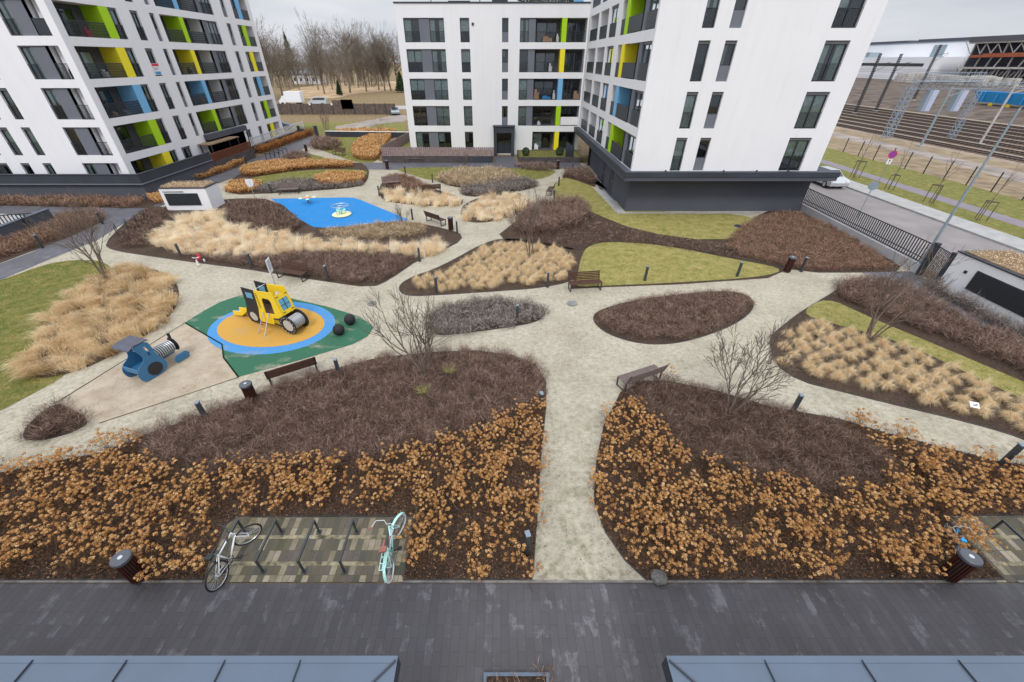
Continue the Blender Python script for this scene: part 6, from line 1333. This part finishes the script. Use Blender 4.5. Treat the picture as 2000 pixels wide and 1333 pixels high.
# road saplings with stakes
def sapling():
    r = empty('street_sapling', (0,0,0)); rs = random.Random(4); segs = []
    grow(rs, (0,0,0), (0,0,1), 3.6, .035, 2, segs, .5, .08, (3,4), 6, .03, .3)
    segmesh('trunk', [(a,b_,max(r1,.012),max(r2,.01)) for a,b_,r1,r2,l_ in segs if l_ == 2], M_bark, r, 6); segmesh('crown', [(a,b_,max(r1,.008),max(r2,.006)) for a,b_,r1,r2,l_ in segs if l_ < 2], M_bark, r, 3)
    for k in range(3):
        a_ = 2*math.pi*k/3+.4; MB().tube([(.42*math.cos(a_),.42*math.sin(a_),0),(.42*math.cos(a_),.42*math.sin(a_),1.55)],.03,6).build('stake', M_boards, r)
    m_ = MB(); P_ = [(.42*math.cos(2*math.pi*k/3+.4), .42*math.sin(2*math.pi*k/3+.4)) for k in range(3)]
    for k in range(3): a_, b_ = P_[k], P_[(k+1)%3]; m_.bar((*a_,1.5),(*b_,1.5),.04,.06)
    m_.build('stake_rail', M_boards, r); return r
sp0 = sapling(); index_children(sp0)
SAP = [(38.3,53.1),(37.6,45.2),(37.5,40.4),(37.5,35.9),(37.4,31.3),(37.4,27.0)]; SL = ['staked sapling farthest up the road, at the corner of the right block','staked sapling just beyond the parked silver car','staked sapling beside the purple no parking sign','staked sapling in the middle of the road verge','staked sapling right of the tall street lamp','staked sapling at the right edge']
for i, (x, y) in enumerate(SAP):
    o = sp0 if i == 0 else copy_tree(sp0); place(o, x, y, 0, i*1.3, random.uniform(.9,1.1), SL[i]); o['category'] = 'sapling'; o['group'] = 'staked saplings along the road'
# posts of the field fence
po = None
FP = [59.8,57.0,54.4,52.0,49.6,47.1,44.6,42.1,39.6,36.8,34.2,31.6]
FL = ['dark fence post farthest up the rail side verge'] + ['dark wire fence post %s' % s_ for s_ in ('second from the far end of the rail side verge','third from the far end of the rail side verge','just left of the no parking sign','just right of the no parking sign','fifth right of the no parking sign row','left of the tall street lamp line','crossed by the tall street lamp line','right of the tall street lamp line','fourth from the right edge','third from the right edge','nearest the right edge')]
for i, y in enumerate(FP):
    if po is None:
        po = empty('fence_post', (0,0,0)); MB().box(-.04,.04,-.04,.04,0,1.75).build('post', M_metal, po); MB().box(-.05,.05,-.05,.05,1.752,1.78).build('cap', M_metal, po); index_children(po); o = po
    else: o = copy_tree(po)
    place(o, 46.6, y, 0, 0, 1, FL[i]); o['category'] = 'fence post'; o['group'] = 'dark posts of the wire fence beside the rails'
mw = MB()
for z in (.3,.8,1.3,1.65): mw.bar((46.6,61,z),(46.6,30,z),.012)
tag(mw.build('fence_wire', M_metal), 'thin wires strung between the dark fence posts beside the rails', 'wire')

# ---------------- background wood
def bgtree(seed, h, kind):
    rs = random.Random(seed); segs = []; r = empty('bare_tree', (0,0,0))
    if kind == 'poplar':
        grow(rs, (0,0,0), (0,0,1), h*.62, .30, 0, segs, nseg=8, wig=.02)
        segs = [(a,b_,max(.06,.32*(1-a[2]/h)),max(.05,.32*(1-b_[2]/h)),3) for a,b_,_,_,_ in segs]
        for k in range(70): z = h*rs.uniform(.1,.62); a_ = rs.uniform(0,6.28); grow(rs, (0,0,z), (math.cos(a_)*.42,math.sin(a_)*.42,1.1), h*.30*rs.uniform(.6,1.2), .07, 2, segs, .45, .12, (2,3), 4, .06, .5)
    else:
        grow(rs, (0,0,0), (rs.gauss(0,.05),rs.gauss(0,.05),1), h*.55, .32, 0, segs, nseg=7, wig=.04)
        segs = [(a,b_,max(.08,.34*(1-a[2]/h)),max(.07,.34*(1-b_[2]/h)),3) for a,b_,_,_,_ in segs]; tp = segs[-1][1]
        for k in range(34): z = h*rs.uniform(.2,.55); q = rs.random(); a_ = rs.uniform(0,6.28); sp_ = 1.0 if kind == 'broad' else .6; grow(rs, (tp[0]*z/tp[2],tp[1]*z/tp[2],z), (math.cos(a_)*sp_,math.sin(a_)*sp_,.8), h*.27*rs.uniform(.6,1.2), .09, 3, segs, .7, .05, (2,4), 4, .10, .58)
    segmesh('trunk', [(a,b_,r1,r2) for a,b_,r1,r2,l_ in segs if l_ == 3], M_bark2, r, 6)
    segmesh('crown', [(a,b_,max(r1,.022),max(r2,.016)) for a,b_,r1,r2,l_ in segs if l_ < 3], M_bark2, r, 3)
    zs_ = sorted(s_[1][2] for s_ in segs); r['_h'] = float(zs_[int(len(zs_)*.99)]); index_children(r); return r
PR = [bgtree(1,20,'broad'), bgtree(2,20,'slim'), bgtree(5,20,'poplar'), bgtree(9,20,'broad')]
usedp = set(); PH = [p['_h'] for p in PR]
for p in PR: del p['_h']
# (px base, py base, top px y, kind, label)
BT = [(505,200,28,2,None),(520,196,40,1,None),(535,192,55,2,None),(552,188,62,0,None),(488,190,60,0,None),(566,176,95,3,None),(585,176,100,1,None),
(634,184,30,2,'tall narrow pale poplar standing above the others left of centre'),(622,176,60,2,None),(650,176,90,1,None),(668,187,80,3,None),(684,182,42,0,'broad tall bare tree with a full round crown left of the central block'),(700,172,50,1,None),(716,180,75,3,None),
(727,170,90,0,None),(740,176,70,1,None),(752,178,48,2,None),(764,178,55,1,None),(776,180,70,0,None),(600,170,110,3,None),(560,170,80,2,None),(545,172,70,1,None),(640,168,100,0,None),(705,168,95,2,None),(735,166,100,3,None),(675,168,95,1,None),(612,168,95,1,None),(655,166,85,2,None),(722,167,70,0,None),(760,168,85,2,None),(690,166,70,3,None),(575,168,85,0,None)]
for i, (px, py, top, k, lab) in enumerate(BT):
    x, y = G(px, py); h = ZY(px, top, y); o = PR[k] if k not in usedp else copy_tree(PR[k]); usedp.add(k)
    place(o, x, y, 0, i*1.7, h/PH[k], lab or 'bare brown tree in the wood beyond the field'); o['category'] = 'tree'; o['group'] = 'bare trees in the wood beyond the field'
segs = []; rs = random.Random(77)
for k in range(480):
    px = rs.uniform(470,800); y = rs.uniform(215,300); x = (px-CX)/FPX*y*1.05/ _c*.80
    grow(rs, (x,y,0), (rs.gauss(0,.15),rs.gauss(0,.15),1), rs.uniform(4,7), .12, 2, segs, .6, .1, (2,4), 4, .08, .6)
o = segmesh('far_wood', [(a,b_,max(r1,.03),max(r2,.025)) for a,b_,r1,r2,l_ in segs], M_bark2, None, 3); tag(o, 'dense far-off leafless undergrowth closing the back of the wood', 'wood', kind='stuff')
def conifer(p, top, lab, w):
    x, y = G(*p); h = ZY(p[0], top, y); r = empty('conifer', (x,y,0), 0, lab, 'tree'); MB().tube([(0,0,0),(0,0,h*.95)],[.18,.04],8).build('trunk', M_bark, r); n = 5200
    u = RNG.uniform(0,1,n); z = h*(.08+.92*u); rr = w*(1-u)**.8*(.55+.45*np.abs(np.sin(u*23)))*np.sqrt(RNG.uniform(.2,1,n)); a_ = RNG.uniform(0,6.28,n)
    t = tris(np.stack([rr*np.cos(a_), rr*np.sin(a_), z],1), .22, RNG.uniform(0,1,n)); npmesh('crown', t[0], t[1], V_green, t[2], r)
conifer((578,162),62,'dark green pine standing among the bare trees at the left',4.2); conifer((784,181),140,'green spruce beside the left edge of the central block',2.6); conifer((664,187),158,'small dark ivy clad evergreen in front of the wood',1.2)
for (px, py, n) in ((690,178,0),(612,186,0)): pass
# dry grass patches on field
sheet('dry_grass_bank', smooth(GP([(555,176),(640,164),(700,162),(790,158),(800,176),(700,182),(640,196),(560,190)]),2), .03, mat('dry_bank', (.42,.28,.15), .95, var=.25, scale=.25, col2=(.56,.41,.25)))
sheet('far_road', GP([(470,209),(800,207),(800,214),(470,215)]), .03, M_concrete)
sheet('dirt_track', smooth(GP([(640,250),(700,240),(790,222),(800,238),(740,242),(700,258)]),1), .03, M_dirt)
sheet('rough_lawn', smooth(GP([(545,258),(560,242),(640,240),(790,238),(800,262),(640,264)]),1), .02, M_lawn)
hs = empty('white_house', (*G(598,165),0), R(-5), 'low white house with a grey pitched roof behind the field', 'house'); Lh = 15
MB().box(-Lh/2,Lh/2,0,8,0,4.6).build('wall', M_white2, hs); MB().face([(-Lh/2-.5,-.6,4.5),(Lh/2+.5,-.6,4.5),(Lh/2+.5,4,7.4),(-Lh/2-.5,4,7.4)]).face([(-Lh/2-.5,8.6,4.5),(Lh/2+.5,8.6,4.5),(Lh/2+.5,4,7.4),(-Lh/2-.5,4,7.4)]).build('roof', M_galv, hs)
for k in range(4): MB().box(-6+k*3.4,-5+k*3.4,-.03,-.002,1.4,2.8).build('window', M_frame, hs)
# brown board fence
bf = empty('board_fence', (-42,106,0), 0, 'weathered brown board fence on the field between the two blocks', 'fence'); ob = (-42,106,0)
m_ = MB(); k = 0; x = -57.5
while x < -26: h = 2.2 if not (-40 < x < -36) else 2.9; m_.box(x+.08,x+2.3,105.9,105.98,.1,h); x += 2.4
m_.build('boards', M_boards, bf, ob); x = -57.5
while x < -25: MB().box(x-.06,x+.06,105.85,106.05,0,2.35).build('post', M_dgrey, bf, ob); x += 2.4; MB().box(-36.2,-33.6,105.8,105.88,1.2,3.0).build('navy_panel', M_navy, bf, ob)
for (x, z, w_) in ((-53,1.6,.4),(-43.6,1.9,.4),(-38.6,1.9,.4)): MB().box(x,x+w_,105.84,105.88,z,z+w_).build('notice', M_white_p, bf, ob)
# vehicles
def car(name, L, W, prof, glassz, label, cat, loc, rz, body, wr=.33, box=None):
    r = empty(name, loc, rz, label, cat); m_ = MB(); n = len(prof)
    for sy in (1,-1): m_.face([(p[0], sy*W/2*(.88 if p[1] > glassz else 1), p[1]) for p in prof])
    for k in range(n): a_, b_ = prof[k], prof[(k+1)%n]; wa = W/2*(.88 if a_[1] > glassz else 1); wb = W/2*(.88 if b_[1] > glassz else 1); m_.face([(a_[0],-wa,a_[1]),(b_[0],-wb,b_[1]),(b_[0],wb,b_[1]),(a_[0],wa,a_[1])])
    m_.build('body', body, r, bevel=.04)
    for sx in (-L*.31, L*.31):
        for sy in (-1,1):
            w1 = MB().tube([(sx,sy*(W/2-.12),wr),(sx,sy*(W/2+.02),wr)],wr,18).build('wheel', M_rubberb, r); MB().tube([(sx,sy*(W/2-.11),wr),(sx,sy*(W/2+.03),wr)],wr*.6,14).build('rim', M_steel, w1)
    return r
vanp = [(-2.5,.35),(-2.5,1.7),(-2.35,1.98),(.9,2.0),(1.75,1.2),(2.45,1.0),(2.55,.6),(2.5,.35)]
x, y = G(623,206.5); v = car('parked_van', 5.1, 1.95, vanp, 1.3, 'silver passenger van parked behind the brown board fence', 'van', (x,y,.03), math.pi, M_silver)
for sy in (1,-1): MB().face([(-2.2,sy*.955,1.35),(-2.2,sy*.875,1.85),(.8,sy*.875,1.85),(1.35,sy*.955,1.35)]).build('side_window', M_cardg, v)
MB().face([(1.0,-.82,1.94),(1.0,.82,1.94),(1.78,.86,1.24),(1.78,-.86,1.24)]).build('windscreen', M_cardg, v)
for sy in (1,-1): MB().box(2.38,2.56,sy*.75-.15,sy*.75+.15,.75,.92).build('headlight', M_white_p, v)
x, y = G(570,206.5); t = empty('box_truck', (x,y,.03), math.pi, 'white box truck parked behind the left end of the board fence', 'truck')
MB().box(-3.4,1.0,-1.15,1.15,.8,3.3).build('cargo_box', M_white_p, t); MB().plate([(1.1,.5),(1.1,2.3),(1.7,2.3),(2.3,1.5),(2.7,1.3),(2.75,.5)], -1.0, 1.0).build('cab', M_white_p, t)
MB().face([(1.76,-.85,2.26),(1.76,.85,2.26),(2.32,.9,1.54),(2.32,-.9,1.54)]).build('windscreen', M_cardg, t)
for sx in (-2.2,1.9):
    for sy in (-1,1): MB().tube([(sx,sy*.85,.42),(sx,sy*1.08,.42)],.42,18).build('wheel', M_rubberb, t)
carp = [(-2.15,.3),(-2.2,.85),(-1.9,1.0),(-1.35,1.42),(.35,1.45),(1.15,.98),(2.0,.85),(2.2,.6),(2.15,.3)]
def saloon(label, loc, rz, body):
    v = car('parked_car', 4.4, 1.78, carp, 1.02, label, 'car', loc, rz, body)
    for sy in (1,-1): MB().face([(-1.75,sy*.895,1.0),(-1.3,sy*.79,1.38),(.3,sy*.79,1.4),(.95,sy*.895,1.0)]).build('side_window', M_cardg, v)
    MB().face([(.42,-.72,1.44),(.42,.72,1.44),(1.18,.8,1.0),(1.18,-.8,1.0)]).build('windscreen', M_cardg, v); MB().face([(-1.40,-.72,1.42),(-1.40,.72,1.42),(-1.92,.8,1.02),(-1.92,-.8,1.02)]).build('rear_window', M_cardg, v)
    for sy in (1,-1): MB().box(2.0,2.2,sy*.68-.16,sy*.68+.16,.62,.78).build('headlight', M_white_p, v); MB().box(-2.22,-2.1,sy*.7-.14,sy*.7+.14,.7,.85).build('tail_light', M_red, v)
    return v
saloon('silver car parked on the road behind the overhanging corner of the right block', (32.6,42.6,.01), R(-90), M_silver)
saloon('pale blue grey car parked at the right end of the brown board fence', (*G(772,224),.03), R(-75), M_galv)
x, y = G(548,254); saloon('dark blue grey car behind the picket fence at the end of the left path', (x,y,.03), R(10), M_zinc)
# street lamp
lp = empty('street_lamp', (24.5,21.9,0), 0, 'tall thin grey street lamp rising beside the garden gate', 'street lamp'); top = ZY(1925,245,21.9)
MB().tube([(0,0,0),(0,0,1.3)],.10,12).tube([(0,0,1.3),(0,0,8.4)],[.075,.045],12).build('pole', M_galv, lp); MB().tube([(0,0,8.38),(.15,0,8.7),(.6,.0,8.95),(1.5,.0,9.05)],.035,8).build('arm', M_galv, lp)
MB().plate([(1.4,9.0),(2.1,9.05),(2.1,9.12),(1.4,9.14)], -.12, .12).build('lamp_head', M_galv, lp, bevel=.02); MB().box(-.08,.08,-.115,-.10,.5,1.0).build('service_door', M_dgrey, lp)
# round sign seen from behind
r = empty('road_sign', (28.4,32.0,0), R(-35), 'round grey road sign seen from behind on the road', 'road sign'); MB().tube([(0,0,0),(0,0,2.7)],.03).build('pole', M_galv, r)
d_ = MB().lathe([(0,0),(.32,0),(.32,.03),(0,.03)], n=24).build('disc', M_galv, r); d_.rotation_euler = (R(90),0,0); d_.location = (0,-.04,2.45)
# no parking sign
r = empty('no_parking_sign', (38.75,43.3,0), R(-12), 'purple blue no stopping sign with a white plate on the road verge', 'road sign'); MB().tube([(0,0,0),(0,0,3.0)],.03).build('pole', M_galv, r)
d_ = MB().lathe([(0,0),(.36,0),(.36,.02),(0,.02)], n=24).build('disc', M_purple, r); d_.rotation_euler = (R(90),0,0); d_.location = (0,-.04,2.65)
m_ = MB().ring((0,0,.026),(0,0,1),.33,.03,28,6,(1,.1)); m_.bar((-.22,-.22,.026),(.22,.22,.026),.05,.008).bar((-.22,.22,.024),(.22,-.22,.024),.05,.008); m_.build('red_cross', M_red, d_)
pl_ = MB().box(-.2,.2,-.06,-.04,1.75,2.25).build('plate', M_white_p, r); MB().bar((0,-.064,1.83),(0,-.064,2.15),.05,.006,up=(0,1,0)).bar((-.07,-.064,2.08),(0,-.064,2.17),.04,.006,up=(0,1,0)).bar((.07,-.064,2.08),(0,-.064,2.17),.04,.006,up=(0,1,0)).build('arrow', M_black, pl_)
# catenary masts
def lattice(name, loc, h, w, label, m, arm=2.5, group='lattice and tube masts over the tracks', k_=14, t=.09):
    r = empty(name, loc, 0, label, 'catenary mast', group); m_ = MB()
    for sx in (-w/2,w/2):
        for sy in (-w/2,w/2): m_.bar((sx,sy,0),(sx*.8,sy*.8,h),t)
    n = int(h/(w*1.1))
    for k in range(n):
        z0, z1 = h*k/n, h*(k+1)/n
        for sy in (-w/2,w/2): m_.bar((-w/2*(1-.2*k/n),sy*(1-.2*k/n),z0),(w/2*(1-.2*k/n),sy*(1-.2*k/n),z1),t*.6); m_.bar((w/2*(1-.2*k/n),sy*(1-.2*k/n),z0),(-w/2*(1-.2*k/n),sy*(1-.2*k/n),z1),t*.6)
        for sx in (-w/2,w/2): m_.bar((sx*(1-.2*k/n),-w/2*(1-.2*k/n),z0),(sx*(1-.2*k/n),w/2*(1-.2*k/n),z1),t*.6)
    m_.build('mast', m, r); MB().bar((0,0,h*.82),(arm,0,h*.86),.08).bar((0,0,h*.7),(arm,0,h*.84),.06).build('arm', m, r); MB().box(-w,w,-w,w,0,.25).build('footing', M_concrete, r); return r
lattice('catenary_mast', (83.2,108.4,0), 11.5, .38, 'dark rusty catenary mast at the left beside the far tracks', M_metal, 3, t=.085); lattice('catenary_mast', (91.7,113.2,0), 11.5, .38, 'dark rusty catenary mast right of the leftmost dark one', M_metal, 3, t=.085)
lattice('catenary_mast', (110,125,1.5), 12, .36, 'dark lattice mast in front of the ruined stadium', M_metal, 3, t=.085)
def pipe(loc, h, label, m): r = empty('catenary_mast', loc, 0, label, 'catenary mast', 'lattice and tube masts over the tracks'); MB().tube([(0,0,0),(0,0,h)],[.16,.11],10).build('mast', m, r); MB().bar((0,0,h*.97),(3.2,0,h*.97),.10).bar((0,0,h*.85),(2.6,0,h*.96),.07).build('arm', m, r); MB().box(-.4,.4,-.4,.4,0,.2).build('footing', M_concrete, r)
pipe((60.9,64.2,0), ZY(1857,170,64.2), 'slim grey tube mast between the two silver lattice masts', M_galv); pipe((71.0,65.8,0), ZY(1985,165,65.8), 'slim pale tube mast nearest the right edge', M_palest)
M_silv2 = mat('mast_silver', (.25,.31,.38), .5, .4, var=.08)
pg2 = empty('signal_gantry', (62.3,72.3,0), 0, 'wide silver lattice gantry spanning the railway tracks', 'gantry'); hG = ZY(1780,150,72.3); hG = ZY(1778,168,72.3)-.2; print('hG', hG)
def lat(mb, A, B, w, n, t):
    A, B = Vector(A), Vector(B); d = (B-A).normalized(); u = Vector((0,1,0)); v_ = d.cross(u).normalized()
    C4 = [(u*s1+v_*s2)*w/2 for s1, s2 in ((-1,-1),(1,-1),(1,1),(-1,1))]
    for c_ in C4: mb.bar(A+c_, B+c_, t)
    for k in range(n):
        p, q = A.lerp(B, k/n), A.lerp(B, (k+1)/n)
        for j in range(4): mb.bar(p+C4[j], q+C4[(j+1)%4], t*.6); mb.bar(p+C4[(j+1)%4], q+C4[j], t*.6)
og2 = (62.3,72.3,0)
m_ = MB(); lat(m_, (62.3,72.3,0), (62.3,72.3,hG), .9, 9, .075); m_.build('leg', M_silv2, pg2, og2)
m_ = MB(); lat(m_, (72.3,71.8,0), (72.3,71.8,hG), .7, 10, .065); m_.build('leg', M_silv2, pg2, og2)
m_ = MB(); lat(m_, (61.8,72.3,hG+.2), (92,72.3,hG+.2), .8, 30, .06); m_.build('beam', M_silv2, pg2, og2)
m_ = MB(); m_.box(63,72,71.7,72.9,hG+.75,hG+.8)
for k in range(26): m_.bar((63+k*.36,71.7,hG+.8),(63+k*.36,71.7,hG+1.9),.05)
m_.bar((63,71.7,hG+1.9),(72,71.7,hG+1.9),.07); m_.build('walkway', M_silv2, pg2, og2)
for x in (65.4,69.9): 
    q = MB().box(x,x+.8,71.5,71.6,hG-3.1,hG-.3).build('signal_shield', mat('shield', (.42,.46,.6), .6), pg2, og2); MB().box(x-.6,x-.1,71.4,72.2,hG-3.1,hG-.3).build('signal_box', M_silv2, q, og2)
m_ = MB()
for z in (7.2, 8.6):
    for X in (67,75.8,84.5,93.2): m_.bar((X,20,z),(X,300,z),.03)
tag(m_.build('overhead_wire', M_metal), 'overhead contact wires running above the railway tracks', 'wire')
# blue wagon
wz = 2.3; bw = empty('railway_wagon', (118,112,1.0), 0, 'bright blue open goods wagon standing on the embankment', 'wagon'); ow_ = (118,112,1.0)
MB().plate([(0,0),(0,0),(0,0)],0,0) if False else None
m_ = MB(); i0 = 0; y0, y1 = 84, 117
m_.face([(117,y1,4.1),(117,y0,4.1),(117.6,y0,1.9),(117.6,y1-1.6,1.9)]).face([(120,y1,4.1),(120,y0,4.1),(119.4,y0,1.9),(119.4,y1-1.6,1.9)]).face([(117,y1,4.1),(120,y1,4.1),(119.4,y1-1.6,1.9),(117.6,y1-1.6,1.9)]).face([(117.6,y0,1.9),(119.4,y0,1.9),(119.4,y1-1.6,1.9),(117.6,y1-1.6,1.9)])
for k in range(11): m_.box(116.9,117.05,y0+k*3,y0+k*3+.2,2.1,4.05)
m_.build('wagon_body', M_pblue, bw, ow_)
for y in (112,108,99,95): MB().tube([(117.5,y,1.45),(117.7,y,1.45)],.5,14).build('wheel', M_tyel if y > 105 else M_metal, bw, ow_)
# warehouse and half ruined stadium behind the railway
XW = 230
def WY(px, py=150): r = ray(px, py); t = XW/r[0]; return r[1]*t
def WZ(px, py): r = ray(px, py); t = XW/r[0]; return CAMH+r[2]*t
ya, yb = WY(1640,110), WY(1862,110); zt = WZ(1790,84); zl = WZ(1790,112)
wh = empty('warehouse', (XW,(ya+yb)/2,0), 0, 'huge white warehouse hall beyond the railway embankment', 'warehouse'); oh = (XW,(ya+yb)/2,0)
MB().box(XW+14,XW+90,yb,ya,0,zt).box(XW,XW+13.9,yb+8,ya,0,zl).build('hall', mat('hall_sheet', (.76,.77,.79), .6, var=.05, scale=.05), wh, oh)
MB().box(XW+13.8,XW+13.95,yb+22,yb+30,zl,zt-1).build('panel_strip', M_galv, wh, oh)
MB().box(XW-.15,XW-.02,yb+15,yb+70,zl-4.2,zl-2.8).build('window_band', M_metal, wh, oh); MB().box(XW-.15,XW-.02,yb+85,yb+150,zl-4.2,zl-2.8).build('window_band', M_metal, wh, oh)
for k in range(2): MB().box(XW+2,XW+9,yb+60+k*50,yb+95+k*50,zl+.02,zl+2.6).build('roof_unit', M_galv, wh, oh)
MB().box(XW+13.8,XW+90,yb-1,ya,zt+.02,zt+.5).build('roof', M_galv, wh, oh)
for k in range(4): MB().box(XW+20,XW+80,yb+5+k*52,yb+50+k*52,zt+.52,zt+2.2-.2*k).build('roof_slab', MATS.get('roof_band') or mat('roof_band', (.10,.10,.12), .8), wh, oh)  # dark slabs lying on the hall roof
st = empty('stadium_ruin', (XW+5,200,0), 0, 'dark half demolished stadium shell with pale steel columns', 'building'); y0, y1 = WY(2060,110), yb-2; zs = WZ(1900,72); os_ = (XW+5,200,0)
MB().box(XW+6,XW+70,y0,y1-.5,0,zs-2).build('dark_interior', M_darkst, st, os_); MB().box(XW+2,XW+70,y0,y1,zs-2,zs).build('roof_band', mat('roof_band', (.10,.10,.12), .8), st, os_)  # solid block painted dark for the shade inside the stadium
m_ = MB(); y = y0
while y < y1:
    for (za, zb_) in ((0,.34),(.36,.62),(.64,.92)): m_.bar((XW+4+random.uniform(-1,1),y,za*zs),(XW+4,y-random.uniform(0,2),zb_*zs),.5)
    m_.bar((XW+4,y,.3*zs),(XW+5,y+4,.05*zs),.4); m_.bar((XW+3.5,y+2,.02*zs),(XW+3.5,y+2,.34*zs),.35); m_.bar((XW+3.5,y,.66*zs),(XW+3.5,y+5,.9*zs),.25); y += 5.2
m_.build('column', M_palest, st, os_)
MB().bar((XW+3,y0,zs*.62),(XW+3,y1-4,zs*.60),1.0).bar((XW+3,y0,zs*.66),(XW+3,y1-10,zs*.64),.6).build('rusty_beam', M_rustst, st, os_); MB().bar((XW+3,y0,zs*.38),(XW+3,y1,zs*.36),.8).bar((XW+3,y0,zs*.88),(XW+3,y1,zs*.88),.8).build('floor_beam', M_palest, st, os_)
m_ = MB(); rs = random.Random(3)
for k in range(60):
    y = rs.uniform(y0, y1); x = XW-rs.uniform(8,25); s_ = rs.uniform(1,3.5); m_.box(x,x+s_,y,y+s_*2,.9,.9+s_*1.1)
tag(m_.build('rubble', M_palest), 'pale rubble heaps scattered at the foot of the demolished stadium', 'rubble', kind='stuff')
